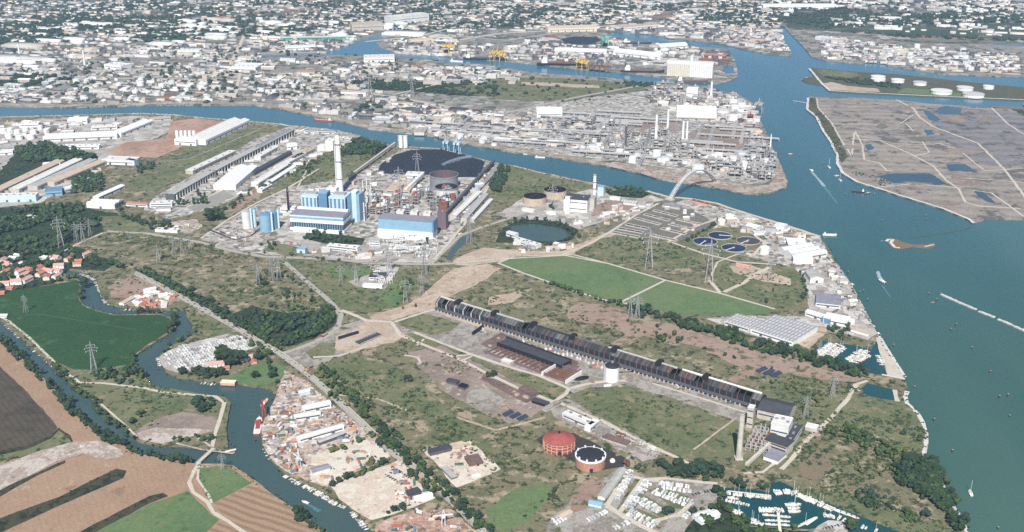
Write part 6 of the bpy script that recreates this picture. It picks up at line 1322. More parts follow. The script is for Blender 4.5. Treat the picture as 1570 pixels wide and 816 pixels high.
# ------------------------------------------------------------------ small things: containers, heaps, cars, caravans
LZO = LZ+.45
M['varied_box'] = paint('varied_box', None, .6, .3, vary=[(236,234,230), (186,112,96), (116,138,164), (220,214,200), (140,136,130), (206,164,132), (240,240,238), (84,124,110), (170,150,130), (70,70,74)])
M['varied_car'] = paint('varied_car', None, .35, .1, vary=[(244,244,244), (200,202,206), (60,64,70), (150,40,40), (70,90,130), (236,236,236), (110,112,116), (30,32,36)])
M['white_shell'] = paint('white_shell', None, .4, .12, vary=[(244,244,242), (226,226,222), (236,234,230), (206,204,198), (240,240,240), (196,200,206), (220,214,204)])
M['tyre'] = paint('tyre', (34, 34, 36), .9, .2)
M['heap_earth'] = ground('heap_earth', [(176, 150, 128), (196, 176, 156), (146, 118, 100)], 12, 4, 1.5)
M['heap_rust'] = ground('heap_rust', [(168, 134, 116), (190, 160, 142), (130, 112, 102), (210, 190, 174)], 9, 3, 1.2)
M['heap_grey'] = ground('heap_grey', [(150, 146, 142), (190, 186, 182), (110, 104, 100)], 9, 3, 1.2)
def make_car():
    t = thing('parked_car', '', 'car'); s = MB(); s.box(-2.1, 2.1, -.86, .86, .35, .85, bottom=True); s.build('body', M['varied_car'], t)
    s = MB(); s.hexa([(-1.5, -.8, .851), (1.1, -.8, .851), (1.1, .8, .851), (-1.5, .8, .851), (-1.1, -.66, 1.4), (.5, -.66, 1.4), (.5, .66, 1.4), (-1.1, .66, 1.4)]); s.build('cabin', M['glass'], t)
    for x in (-1.35, 1.35): s = MB(); s.tube((x, -.88, .32), (x, .88, .32), .33, 8); s.build('wheel', M['tyre'], t)
    return t
def make_caravan():
    t = thing('caravan', '', 'caravan'); s = MB(); s.hexa([(-3, -1.15, .5), (3, -1.15, .5), (3, 1.15, .5), (-3, 1.15, .5), (-2.8, -1.1, 2.7), (2.6, -1.1, 2.7), (2.6, 1.1, 2.7), (-2.8, 1.1, 2.7)], bottom=True); s.build('body', M['white_shell'], t)
    s = MB(); s.box(-2, 1.6, -1.22, 1.22, 1.4, 2.0, bottom=True); s.build('window', M['glass'], t); s = MB(); s.box(-1, -.3, -.4, .4, 2.71, 2.95); s.build('roof_hatch', M['grey'], t)
    s = MB(); s.tube((-.4, -1.2, .35), (-.4, 1.2, .35), .36, 8); s.build('wheel', M['tyre'], t); return t
def make_truck():
    t = thing('lorry', '', 'lorry'); s = MB(); s.box(-4.5, 2.4, -1.25, 1.25, 1.1, 3.6, bottom=True); s.build('load_box', M['varied_box'], t); s = MB(); s.box(2.6, 4.6, -1.2, 1.2, .6, 2.9, bottom=True); s.build('cab', M['varied_car'], t)
    for x in (-3.4, -2.2, 3.5): s = MB(); s.tube((x, -1.25, .5), (x, 1.25, .5), .5, 8); s.build('wheel', M['tyre'], t)
    return t
def make_container():
    t = MB(); t.box(-6, 6, -1.22, 1.22, 0, 2.6)
    for k in range(12): t.box(-5.8+k, -5.3+k, -1.3, -1.221, .15, 2.45); t.box(-5.8+k, -5.3+k, 1.221, 1.3, .15, 2.45)
    return tag(t.build('container', M['varied_box']), None, 'container')
def make_heap(seed, mt):
    q = random.Random(seed); s = MB(); n = 9; pr = []
    for r_, z in ((1, -.1), (.78, .42), (.42, .78)): pr.append([(r_*math.cos(6.283*i/n)*q.uniform(.75, 1.25), r_*math.sin(6.283*i/n)*q.uniform(.75, 1.25), z*q.uniform(.85, 1.15)) for i in range(n)])
    s.v = pr[0]+pr[1]+pr[2]+[(0, 0, .95)]
    for k in range(2):
        for i in range(n): j = (i+1) % n; s.f.append((k*n+i, k*n+j, k*n+n+j, k*n+n+i)); s.m.append(0)
    for i in range(n): s.f.append((2*n+i, 2*n+(i+1) % n, 3*n)); s.m.append(0)
    return tag(s.build('scrap_heap' if mt != 'heap_earth' else 'earth_heap', M[mt]), None, 'heap')
CARS, CARAV, TRUCK, CONT = make_car(), make_caravan(), make_truck(), make_container()
HEAPS = [make_heap(1, 'heap_rust'), make_heap(2, 'heap_grey'), make_heap(3, 'heap_earth'), make_heap(4, 'heap_rust')]
FIRST = set()
def put(src, x, y, az, label, group, sc=(1, 1, 1), z=None):
    if src.name in FIRST: t = dup(src)
    else: t = src; FIRST.add(src.name)
    t.location = (x, y, LZO if z is None else z); t.rotation_euler = (0, 0, az); t.scale = sc; t['label'] = label
    if group: t['group'] = group
    elif 'group' in t: del t['group']
    return t
def rowpts(A, B, n): a, b = G(*A), G(*B); d = b-a; return [((a+d*((k+.5)/n)).x, (a+d*((k+.5)/n)).y, math.atan2(d.y, d.x)) for k in range(n)]
# packed caravan yard: rows along the yard's long side
YARD = [(250,549),(262,538),(300,525),(350,513),(382,521),(392,530),(372,540),(345,547),(322,556),(300,566),(275,569),(256,562)]
yp = [tuple(G(*p)[:2]) for p in YARD]; a0, a1 = G(262,556), G(385,527); d = (a1-a0).normalized(); nn = Vector((-d.y, d.x, 0)); cnt = 0
for r_ in range(-9, 12):
    for k in range(-6, 60):
        p = a0+d*(k*4.6+r3.uniform(-.5, .5))+nn*(r_*8.6+(1.2 if r_ % 2 else -1.2))
        if inside(yp, np.array([[p.x, p.y]]))[0] and r3.random() < .80 and cnt < 168:
            put(CARAV, p.x, p.y, math.atan2(nn.y, nn.x)+r3.uniform(-.1, .1)+.25, 'white caravan in the packed yard on the bend of the winding river', 'caravans in the packed riverside yard', (r3.uniform(.95, 1.2), r3.uniform(1, 1.25), r3.uniform(.9, 1.15))); cnt += 1
CR = [((946,768),(968,730),13), ((940,770),(962,730),6), ((958,780),(992,738),15), ((966,782),(996,742),9), ((1010,742),(1056,748),13), ((1014,748),(1060,756),13), ((1000,756),(1052,776),14), ((1006,752),(1062,772),12), ((984,766),(1016,784),10), ((976,770),(1010,788),9), ((966,784),(1010,806),12), ((962,790),(1002,810),11), ((846,800),(872,788),6), ((850,806),(868,796),4), ((900,800),(930,786),8), ((940,812),(970,800),7), ((1046,796),(1062,786),4), ((958,728),(968,722),3)]
for A, B, n in CR:
    for x, y, az in rowpts(A, B, n):
        if r3.random() < .93: put(CARAV, x+r3.uniform(-1, 1), y+r3.uniform(-1, 1), az+R(90)+r3.uniform(-.15, .15), 'white caravan parked in the rows beside the boat basin', 'caravans in rows beside the boat basin', (r3.uniform(.9, 1.15), r3.uniform(1, 1.2), r3.uniform(.9, 1.1)))
for A, B, n, lb in (((1012,739),(1056,744),12,'car parked behind the first row of caravans by the boat basin'), ((1060,760),(1092,752),7,'car parked on the paved area beside the boat basin'), ((548,404),(600,404),8,'car parked along the south road of the power station'), ((505,391),(545,395),12,'car parked before the white office of the power station'), ((232,347),(262,352),12,'car parked in the rubble lot near the conifers'), ((330,352),(352,362),11,'car parked in the lot below the white silo'), ((320,356),(340,366),10,'car parked in the lot below the white silo'), ((342,346),(372,358),10,'car parked in the lot below the white silo'), ((286,312),(318,302),14,'car parked on the asphalt yard by the pillared hall'), ((1276,428),(1296,446),8,'car parked on the lagoon quay'), ((1276,446),(1304,460),8,'car parked on the lagoon quay'), ((560,700),(600,706),6,'car parked in the yard beside the main road'), ((600,716),(632,736),10,'car parked in the sand yard beside the main road'), ((590,728),(618,744),8,'car parked in the sand yard beside the main road'), ((512,632),(548,664),9,'car parked along the fence of the scrap yards'), ((1260,812),(1296,804),8,'car parked on the round paved lot by the boat basin')):
    for x, y, az in rowpts(A, B, n): put(CARS, x, y, az+R(90)+r3.uniform(-.1, .1), lb, 'cars: '+lb)
# on the roads
for k, (u, lane, lb) in enumerate(((.18, 2.2, 'car driving along the straight road beside the scrubland'), (.47, -2.2, 'car driving along the straight road near the junction with the curved road'), (.7, 2.2, 'car driving along the straight road past the scrap yards'), (.9, -2.2, 'car driving along the straight road near the bottom of the picture'))):
    tot = [G(*p) for p in MAINR]; i = int(u*(len(tot)-1)); d = (tot[i+1]-tot[i]).normalized(); p = tot[i].lerp(tot[i+1], .4)+Vector((-d.y, d.x, 0))*lane; put(CARS, p.x, p.y, math.atan2(d.y, d.x), lb, None)
def litter(l, n, kinds, lab, smin=.7, smax=1.5):
    pts = scatter(l, 3, seed=n); idx = r3.sample(range(len(pts)), min(n, len(pts)))
    for i in idx:
        x, y = pts[i]; k = r3.choice(kinds); az = r3.uniform(0, 3.14)
        if k == 'c': put(CONT, x, y, r3.choice((.2, 1.77))+r3.uniform(-.15, .15), 'steel container '+lab, 'containers '+lab, (r3.uniform(.5, 1), 1, 1), LZ+.3)
        elif k == 't': put(TRUCK, x, y, az, 'lorry '+lab, 'lorries '+lab)
        elif k == 'v': put(CARS, x, y, az, 'car '+lab, 'cars '+lab)
        else: s_ = r3.uniform(2.0, 6.0)*smin; h_ = r3.choice((0, 1, 3) if k == 'h' else (2,)); put(HEAPS[h_], x, y, az, ('heap of scrap ' if k == 'h' else 'heap of earth ')+lab, 'heaps '+lab, (s_*r3.uniform(1, 2), s_, s_*.5), LZ+.2)
litter([(432,590),(440,575),(470,600),(460,620),(440,632),(425,625)], 26, 'hhevcc', 'at the top of the scrap yards')
litter([(408,640),(440,622),(470,640),(456,680),(478,720),(470,732),(440,720),(412,690)], 95, 'hhhcchtt', 'in the riverside part of the scrap yards', .8)
litter([(500,630),(540,650),(560,668),(530,690),(500,690),(480,650)], 44, 'cchtvv', 'in the roadside part of the scrap yards', .7)
litter([(530,690),(590,690),(600,704),(560,720),(500,740),(486,730)], 30, 'cchev', 'on the bare yard above the trimmed hedge', .6)
litter([(590,715),(620,706),(650,740),(670,764),(640,776),(600,786),(610,750)], 42, 'ccvvth', 'at the edge of the sand yard', .6)
litter([(596,800),(640,784),(690,784),(735,820),(600,830)], 46, 'hhhct', 'on the rusty scrap ground at the bottom', 1.0)
litter([(652,694),(716,680),(760,718),(704,744)], 34, 'heceh', 'in the walled yard off the main road', .6)
litter([(248,354),(300,340),(308,348),(260,358)], 26, 'ehcv', 'in the rubble lot near the conifers', .7)
litter([(1204,360),(1256,368),(1280,408),(1300,440),(1320,490),(1290,470),(1260,420),(1212,406)], 60, 'ccchte', 'on the lagoon quay', .7)
litter([(1130,345),(1200,352),(1250,380),(1210,396),(1170,380),(1150,392),(1120,350)], 36, 'ccehv', 'on the works ground behind the point', .7)
litter([(320,350),(372,330),(420,360),(440,384),(390,380)], 36, 'ccevhv', 'in the yard below the blue silos', .7)
litter([(0,300),(60,290),(120,280),(170,262),(130,300),(60,314)], 22, 'ccvt', 'beside the long parallel factory roofs', .7)
litter([(690,345),(740,300),(756,304),(712,348)], 16, 'cct', 'beside the long sheds east of the power station', .7)
litter([(430,372),(560,384),(560,398),(460,394)], 30, 'ccvve', 'on the front yard of the power station', .6)
litter([(530,290),(600,260),(620,290),(590,320),(560,300)], 34, 'ccehv', 'between the coal heap and the blue tower', .9)
litter([(870,640),(960,690),(990,700),(960,704),(880,664)], 20, 'hhe', 'on the broken slabs by the diagonal road', .6)
litter([(640,545),(740,575),(830,610),(800,640),(720,630),(660,570)], 30, 'hee', 'on the rubble ground of the old smelter', .7)
litter([(880,575),(960,575),(1000,590),(960,592),(900,596)], 14, 'hce', 'around the white silo', .6)
litter([(1232,664),(1280,640),(1262,668),(1225,690)], 10, 'hee', 'beside the track behind the end station', .6)
litter([(880,345),(960,320),(990,310),(940,345),(900,356)], 22, 'ccehv', 'on the works ground of the small power station', .7)

litter([(690,486),(780,514),(900,552),(1010,584),(1120,614),(1130,622),(1000,588),(880,556),(760,520)], 60, 'eehc', 'strewn along the foot of the long dark hall', .55)
litter([(730,520),(760,506),(880,556),(870,578),(800,560)], 30, 'hhe', 'among the roofless ruins before the long hall', .6)
for k in range(26):
    u = k/26; px, py = 930+u*74+r3.uniform(-5, 5), 668+u*30+r3.uniform(-7, 7); g = G(px, py); s = MB(); L, D = r3.uniform(7, 14), r3.uniform(5, 9); hh = r3.uniform(1, 3)
    for x0, x1, y0, y1 in ((0, L, 0, .6), (0, L, D-.6, D), (0, .6, .61, D-.61), (L-.6, L, .61, D-.61), (L*.5, L*.5+.5, .61, D-.61)): s.box(x0, x1, y0, y1, -1, hh*r3.uniform(.6, 1))
    tag(s.build('ruined_wall_block', M[r3.choice(('concrete_wall', 'white_b', 'brown', 'grey'))], None, g, R(-28+r3.uniform(-6, 6))), 'roofless broken wall block beside the diagonal site road', 'ruin', 'broken wall blocks by the diagonal road')

def traffic(line, n, lane, lab, grp):
    P_ = [G(*p) for p in line]
    for k in range(n):
        i = r3.randrange(len(P_)-1); d = (P_[i+1]-P_[i]).normalized(); p = P_[i].lerp(P_[i+1], r3.random())+Vector((-d.y, d.x, 0))*r3.choice((lane, -lane)); src = r3.choice((CARS, CARS, CARS, TRUCK))
        put(src, p.x, p.y, math.atan2(d.y, d.x), ('lorry ' if src is TRUCK else 'car ')+lab, ('lorries ' if src is TRUCK else 'cars ')+lab)
traffic(MAINR, 34, 2.4, 'in the traffic on the long straight road', 0)
traffic([(224,358),(303,371),(405,394),(520,398),(660,406),(760,398)], 16, 2.2, 'on the road along the south side of the power station', 0)
traffic([(436,402),(466,428),(514,470),(519,500),(480,526)], 6, 2, 'on the curved road round the woodland', 0)
traffic([(660,405),(706,361),(790,332)], 6, 2, 'on the road climbing past the little channel', 0)
# ------------------------------------------------------------------ across the canal: refinery, docks, town
def single(name, mb, mats, cat): return tag(mb.build(name, mats), None, cat)
q = MB(); q.rings([(1, 0), (1, .95), (1.03, .95), (1.03, 1.0), (.5, 1.1), (.05, 1.14)], n=18, ms=[0, 0, 0, 1, 1, 1]); FT = single('storage_tank', q, [M['white'], M['white_shell']], 'tank')
q = MB(); q.rings([(1, 0), (1, 1), (.97, 1), (.97, .75), (.05, .76)], n=18, ms=[0, 0, 0, 1, 1]); FTO = single('storage_tank', q, [M['white_b'], M['grey']], 'tank')
q = MB(); q.rings([(.05, 0), (.05, .3), (.034, .32), (.034, .96), (.01, 1)], n=8)
for z in (.3, .5, .7, .88): q.rings([(.036, z), (.085, z), (.085, z+.014), (.03, z+.014)], n=8, m=1, cap=False)
q.tube((.06, 0, 0), (.06, 0, .9), .008, 4); FCOL = single('distillation_tower', q, [M['grey'], M['steel']], 'tower')
q = MB()
for x in (-.5, 0, .5):
    for y in (-.4, .4): q.box(x-.02, x+.02, y-.02, y+.02, 0, 1)
for z in (.3, .6, .95): q.box(-.52, .52, -.42, .42, z, z+.03, bottom=True)
q.cyl(-.25, 0, .33, .58, .16, n=8, m=1); q.cyl(.2, .1, .63, 1.25, .12, n=8, m=1); q.box(-.1, .3, -.3, 0, .34, .56, m=2); q.box(-.45, -.1, -.2, .3, .64, .9, m=2)
FUN = single('process_unit', q, [M['grey'], M['concrete_wall'], M['varied_wall']], 'plant')
q = MB()
for k in range(11): q.box(-.5+k*.1-.004, -.5+k*.1+.004, -.5, .5, 0, .7); 
for k in range(6): q.box(-.5, .5, -.5+k*.18, -.42+k*.18, .72, 1.0, m=k % 2, bottom=True)
FRK = single('pipe_rack', q, [M['grey'], M['white_b']], 'pipe rack')
FB = []
q = MB(); q.box(-.5, .5, -.5, .5, 0, 1, 0, top=1); q.box(-.3, -.1, -.2, .1, 1.0, 1.22, m=1); q.box(.15, .3, -.1, .3, 1.0, 1.15, m=1); FB.append(single('factory_building', q, [M['varied_wall'], M['varied_roof']], 'building'))
q = MB(); q.gwall(-.5, .5, -.5, .5, 0, .75, 1.0); q.gable(-.5, .5, -.5, .5, .75, 1.0, .01, m=1, th=.03); FB.append(single('factory_building', q, [M['varied_wall'], M['varied_roof']], 'building'))
q = MB()
for k in range(3): q.gwall(-.5, .5, -.5+k/3, -.5+(k+1)/3, 0, .75, .98); q.gable(-.5, .5, -.5+k/3, -.5+(k+1)/3, .75, .98, .0, m=1, th=.03)
FB.append(single('factory_building', q, [M['varied_wall'], M['varied_roof']], 'building'))
q = MB(); q.box(-.5, .1, -.5, .5, 0, .7, 0, top=1); q.box(.101, .5, -.4, .5, 0, 1, 0, top=1); q.box(-.3, -.2, 0, .1, .7, 1.3); FB.append(single('factory_building', q, [M['varied_wall'], M['varied_roof']], 'building'))
def pix_in(l, n, seed):
    pts = scatter(l, 5, seed=seed); return [pts[i] for i in random.Random(seed).sample(range(len(pts)), min(n, len(pts)))]
def far_put(src, x, y, az, lab, grp, sc): put(src, x, y, az, lab, grp, sc, LZ)
r4 = random.Random(99)
CAN_AZ = R(-14)
# refinery
for l, n, lo, hi in (([(950,206),(1020,202),(1052,214),(1062,240),(1000,246),(940,236)], 46, 20, 46), ([(920,196),(960,190),(965,230),(920,226)], 16, 16, 36), ([(985,140),(1050,134),(1060,160),(1000,162)], 12, 16, 34), ([(1140,220),(1175,216),(1186,250),(1160,250)], 10, 16, 34)):
    for x, y in pix_in(l, n, n):
        h = r4.uniform(lo, hi); far_put(FCOL, x, y, r4.uniform(0, 6), 'slim steel distillation column standing in the refinery across the canal', 'refinery columns', (h*r4.uniform(.7, 1.2), h*r4.uniform(.7, 1.2), h))
for l, n in (([(940,206),(1060,206),(1066,250),(940,236)], 34), ([(985,138),(1080,136),(1130,148),(1150,170),(1100,160),(1000,160)], 20), ([(840,186),(940,190),(940,230),(840,222)], 18), ([(1120,226),(1176,220),(1190,262),(1130,266)], 18), ([(1060,244),(1180,250),(1180,276),(1100,270)], 14)):
    for x, y in pix_in(l, n, n+5):
        far_put(FUN, x, y, CAN_AZ+r4.choice((0, 1.57)), 'steel process unit with vessels and pipes in the refinery', 'refinery process units', (r4.uniform(14, 36), r4.uniform(12, 24), r4.uniform(9, 26)))
for l, n in (([(640,190),(940,200),(1040,256),(930,240),(640,200)], 22), ([(1070,200),(1150,190),(1160,240),(1080,250)], 12), ([(860,180),(1000,160),(1000,190),(880,200)], 10)):
    for x, y in pix_in(l, n, n+9): far_put(FRK, x, y, CAN_AZ+r4.choice((0, 0, 1.57)), 'long pipe rack in the refinery across the canal', 'refinery pipe racks', (r4.uniform(80, 220), 9, 7))
for l, n, r0, r1, lb, gr in (([(1085,236),(1180,240),(1184,262),(1100,258)], 12, 9, 14, 'white storage tank on the refinery point', 'tanks on the refinery point'), ([(900,214),(1070,244),(1066,254),(900,232)], 16, 7, 12, 'white storage tank along the canal side of the refinery', 'tanks on the canal side of the refinery'), ([(1110,146),(1150,160),(1158,200),(1130,190)], 14, 8, 14, 'white storage tank on the lagoon side of the refinery', 'tanks on the lagoon side of the refinery'), ([(640,196),(760,216),(760,224),(650,206)], 8, 7, 10, 'white storage tank opposite the coal heap', 'tanks opposite the coal heap'),
        ([(115,122),(330,126),(330,154),(110,156)], 44, 6, 12, 'white storage tank among sheds on the far bank at the left', 'tanks on the far bank at the left'), ([(370,118),(470,124),(470,150),(370,150)], 14, 6, 11, 'white storage tank on the far bank above the red ship', 'tanks on the far bank above the red ship'), ([(1260,58),(1330,66),(1400,90),(1330,92),(1270,84)], 22, 7, 12, 'white storage tank on the far right bank', 'tanks on the far right bank'), ([(1400,70),(1560,76),(1560,112),(1440,108),(1390,96)], 34, 7, 13, 'white storage tank on the industrial bank behind the tank island', 'tanks behind the tank island')):
    for x, y in pix_in(l, n, n+17): rr = r4.uniform(r0, r1); far_put(r4.choice((FT, FT, FTO)), x, y, 0, lb, gr, (rr, rr, rr*r4.uniform(.7, 1.3)))
for k, (px, py, rw, lb) in enumerate(((1346,121,22,'far left'), (1346,125,22,'near left'), (1376,126,20,'second'), (1410,130,20,'third'), (1443,143,30,'near large'), (1479,138,24,'fourth'), (1492,148,30,'near wide'), (1515,136,16,'grey'))):
    g = G(px, py); far_put(FT, g.x, g.y, 0, lb+' white storage tank on the green tank island', None, (rw*1.06, rw*1.06, 9.5))
for px, py, top, lb, rr in ((1005,222,174,'tallest white stack of the refinery',4.4), (1023,206,166,'white refinery stack beside the tallest one',3.8), (1046,226,184,'left white stack of the refinery pair',4), (1052,226,184,'right white stack of the refinery pair',3.6), (1090,150,124,'white stack behind the big white refinery shed',4.6), (959,224,192,'dark steel stack at the west end of the refinery',4.2), (1181,226,206,'white mast like stack on the refinery quay',2.2), (30,84,66,'thin stack on the far bank at the left',4), (130,100,76,'thin stack on the far bank beside the pale road',4)):
    g = G(px, py); h = HT(px, py, top); t = thing('stack', lb, 'chimney', g); s = MB(); s.rings([(rr, -1), (rr*.62, h)], n=12); s.build('shaft', M['dgrey' if 'dark' in lb else 'white'], t); s = MB(); s.rings([(rr*.7, h*.98), (rr*.85, h*.98), (rr*.85, h+1.5), (rr*.4, h+1.5)], n=12); s.build('cap', M['grey'], t)
for A, B, d, h, wl, rf, kd, lb, kw in [((1037,184),(1098,186),125,9,'concrete_wall','white','gable','huge white roofed refinery shed on the point',{}), ((1052,153),(1069,154),26,34,'white','white','flat','tall white block behind the huge refinery shed',{}), ((823,180),(862,180),60,14,'white','white','gable','long white gabled shed across the canal from the power station',{}),
    ((1078,252),(1094,255),22,18,'white','white','flat','left white tank house on the refinery canal bank',{}), ((1096,255),(1110,257),22,17,'white','white','flat','right white tank house on the refinery canal bank',{}), ((964,250),(974,251),14,14,'white','white','flat','white box on the refinery canal bank',{}), ((558,96),(605,95),60,16,'white','pale_roof','flat','white roofed mill beside the inner channel',{}), ((540,48),(588,46),70,26,'concrete_wall','tan_roof','flat','broad tan block above the inner channel',{}), ((600,38),(658,32),60,30,'white_b','pale_roof','flat','broad pale block in the far port',dict(vents=4)),
    ((352,110),(392,111),90,14,'white','white','flat','big white square roof among the far bank works',{}), ((272,83),(306,83),40,12,'white','white','flat','long white flat roof in the far works',{}), ((160,105),(186,108),50,14,'white','white','flat','white roofed hall beside the pale straight road',{}), ((630,68),(665,66),40,14,'cream','tan_roof','gable','cream warehouse row on the inner channel',dict(bays=3)),
    ((940,84),(1012,92),46,14,'white','white','gable','long white roofed dock warehouse',{}), ((850,82),(930,84),40,12,'white','pale_roof','gable','long white roofed dock warehouse beside the coal yard',{}), ((1012,77),(1054,74),40,14,'white','white','gable','white warehouse on the northern dock',{}), ((840,50),(915,48),60,16,'cream','tan_roof','gable','long cream dock warehouse behind the coal yard',dict(bays=2)), ((956,47),(1012,42),50,12,'white','tan_roof','flat','low tan roof on the north dock',{}),
    ((1078,88),(1112,90),30,8,'rust','tile','flat','rust red dock roof near the port tip',{}), ((1170,14),(1285,14),70,14,'white','pale_roof','gable','row of white roofs on the far shore to the right',dict(bays=3)), ((430,62),(540,60),24,10,'green_paint','pale_roof','flat','green fronted works on the inner channel',{}), ((438,78),(484,76),30,14,'white','white','flat','white works building on the inner channel',{})]:
    block('dock_building', lb, 'building', A, B, d, h, wl, rf, kd, **kw)
# grain silos with ribbed front
a, rz, L = frame_of((1022, 116), (1092, 120)); h = HT(1056, 118, 98)
t = thing('grain_silo', 'big white ribbed grain silo at the port tip', 'silo', a, rz); s = MB(); s.box(0, L, 0, 40, -1, h); s.build('wall', M['white_b'], t)
for k in range(24): x = L*(k+.5)/24; s = MB(); s.cyl(x, -.5, -1, h*.94, L/24*.42, n=8); s.build('silo_cell', M['white' if k > 11 else 'cream'], t)
s = MB(); s.box(L*.5, L*.56, 8, 30, h+.1, h+26); s.build('head_tower', M['white_b'], t); s = MB(); s.box(-1, L+1, 6, 34, h+.02, h+6); s.build('roof', M['pale_roof'], t)
# cranes
for k, (px, py, top, mt, lb) in enumerate(((684,82,62,'yellow','left of the far left yellow crane pair'), (692,82,64,'yellow','right of the far left yellow crane pair'), (757,92,74,'yellow','left of the middle yellow crane group'), (764,93,72,'yellow','middle of the middle yellow crane group'), (771,94,76,'yellow','right of the middle yellow crane group'), (890,106,86,'yellow','tall yellow crane at the coal berth'), (897,107,88,'yellow','second yellow crane at the coal berth'), (907,109,94,'brown','first rust brown dock crane'), (915,110,94,'brown','second rust brown dock crane'), (923,111,95,'brown','third rust brown dock crane'), (932,112,96,'brown','last rust brown dock crane'), (927,72,52,'green_paint','green crane above the coal yard'), (1116,86,76,'dgrey','dark crane at the port tip'), (1163,172,150,'grey','grey crane on the refinery quay'), (1150,186,170,'rust','red brown crane on the refinery quay'))):
    crane(lb+(', beyond the refinery' if px < 1100 else ', facing the lagoon'), px, py, top, mt, None, 1.6, R(r4.uniform(-30, 10)), 'dock_crane', 1.2)
# ships
def ship(label, px, py, L, az, hull, deck, sup='white', house=-.34, name='cargo_ship', wd=.15, cargo=None):
    g = G(px, py, 0); t = thing(name, label, 'ship', g, R(az)); W = L*wd/2; h = L*.055+1; s = MB(); out = [(-L/2, -W*.8), (-L/2, W*.8), (-L*.42, W), (L*.3, W), (L*.42, W*.6), (L/2, 0), (L*.42, -W*.6), (L*.3, -W), (-L*.42, -W)][::-1]
    n = len(out); s.v = [(x*.97, y*.85, -1) for x, y in out]+[(x, y, h*(1.35 if x > L*.4 else 1)) for x, y in out]
    for i in range(n): j = (i+1) % n; s.f.append((i, j, n+j, n+i)); s.m.append(0)
    s.f.append(tuple(range(n, 2*n))); s.m.append(1); s.build('hull', [M[hull], M[deck]], t)
    s = MB(); x = L*house; s.box(x-L*.06, x+L*.06, -W*.8, W*.8, h*.9, h+L*.07); s.box(x-L*.04, x+L*.05, -W*.9, W*.9, h+L*.07, h+L*.1); s.build('superstructure', M[sup], t)
    s = MB(); s.cyl(x-L*.05, 0, h+L*.06, h+L*.13, L*.016, n=8); s.build('funnel', M[hull], t); s = MB(); s.tube((x+L*.02, 0, h+L*.1), (x+L*.02, 0, h+L*.19), .35, 4); s.tube((L*.42, 0, h), (L*.42, 0, h+L*.1), .3, 4); s.build('mast', M['white_b'], t)
    for k in range(4): s = MB(); x0 = -L*.2+k*L*.14; s.box(x0, x0+L*.12, -W*.62, W*.62, h*.95, h+L*.02); s.build('hatch_cover', M[cargo or deck], t)
    return t
ship('red hulled cargo ship sailing on the canal behind the white chimney', 496, 186, 58, 168, 'red', 'salmon'); ship('white boat with a low deckhouse on the canal opposite the oil tanks', 828, 242, 26, -14, 'white', 'white_b', name='river_ship'); ship('small white launch near the canal bank', 806, 237, 12, -14, 'white', 'white_b', name='river_ship')
ship('dark hulled ship moored at the left yellow cranes', 735, 92, 120, -10, 'dark', 'dgrey'); ship('white ship in the west channel', 700, 95, 50, -20, 'white', 'white'); ship('dark coal ship moored beside the rust brown cranes', 860, 101, 170, -6, 'black', 'brown'); ship('long dark ship moored below the grain silo', 985, 112, 150, -8, 'dark', 'plum'); ship('plum decked ship moored at the port tip', 1060, 127, 110, -4, 'dgrey', 'plum'); ship('dark ship at the northern dock', 975, 68, 120, -8, 'dark', 'dgrey')
ship('red and white barge moored along the scrap yards', 396, 656, 46, 97, 'red', 'white_b', 'red', .1, 'barge', .2, 'red'); ship('small red barge at the top of the scrap yard quay', 406, 619, 22, 80, 'red', 'salmon', 'white', -.2, 'barge', .24); ship('dark work barge moored off the salt marsh', 1318, 295, 34, -12, 'black', 'dgrey', 'white', .2, 'barge', .24); ship('smaller dark work barge beside the moored barge', 1330, 297, 16, 20, 'dark', 'grey', 'white', 0, 'barge', .3); ship('white pontoon ship lying off the quay point', 1272, 361, 28, -5, 'white', 'white', name='barge', wd=.16)
crane('white crane standing on the scrap yard quay', 458, 716, 694, 'white_b', None, .6, R(40), 'yard_crane', .9); crane('white crane on the rusty scrap ground at the bottom', 680, 806, 782, 'white_b', None, .6, R(100), 'yard_crane', .9); crane('red crane beside the red barge', 405, 640, 612, 'red', None, .5, R(20), 'yard_crane', .8)
# the biggest, nearest buildings of the far bank stand singly
FB_L = 'industrial building in the works on the far bank of the canal'
cnt = 0; FAR_L = [([(0,104),(110,100),(120,158),(0,158)],.8), ([(120,84),(400,80),(400,156),(120,158)],1.0), ([(400,92),(640,100),(620,196),(520,180),(400,158)],1.0), ([(640,100),(800,112),(800,128),(640,130)],.8), ([(600,158),(780,170),(930,236),(640,204)],.8), ([(1000,136),(1090,138),(1150,160),(1170,220),(1120,190),(1000,160)],.6), ([(1260,56),(1390,74),(1380,100),(1260,90)],.6), ([(1400,76),(1560,84),(1560,114),(1400,106)],.6), ([(1130,46),(1190,50),(1210,80),(1120,70)],.5)]
tot = sum(w for _, w in FAR_L)
for l, w_ in FAR_L:
    for x, y in pix_in(l, int(285*w_/tot), 40+len(l)):
        far_put(r4.choice(FB), x, y, CAN_AZ+R(r4.choice((0, 0, 90))+r4.uniform(-8, 8)), FB_L, 'factory buildings on the far bank', (r4.uniform(18, 70), r4.uniform(12, 28), r4.uniform(5, 13)))
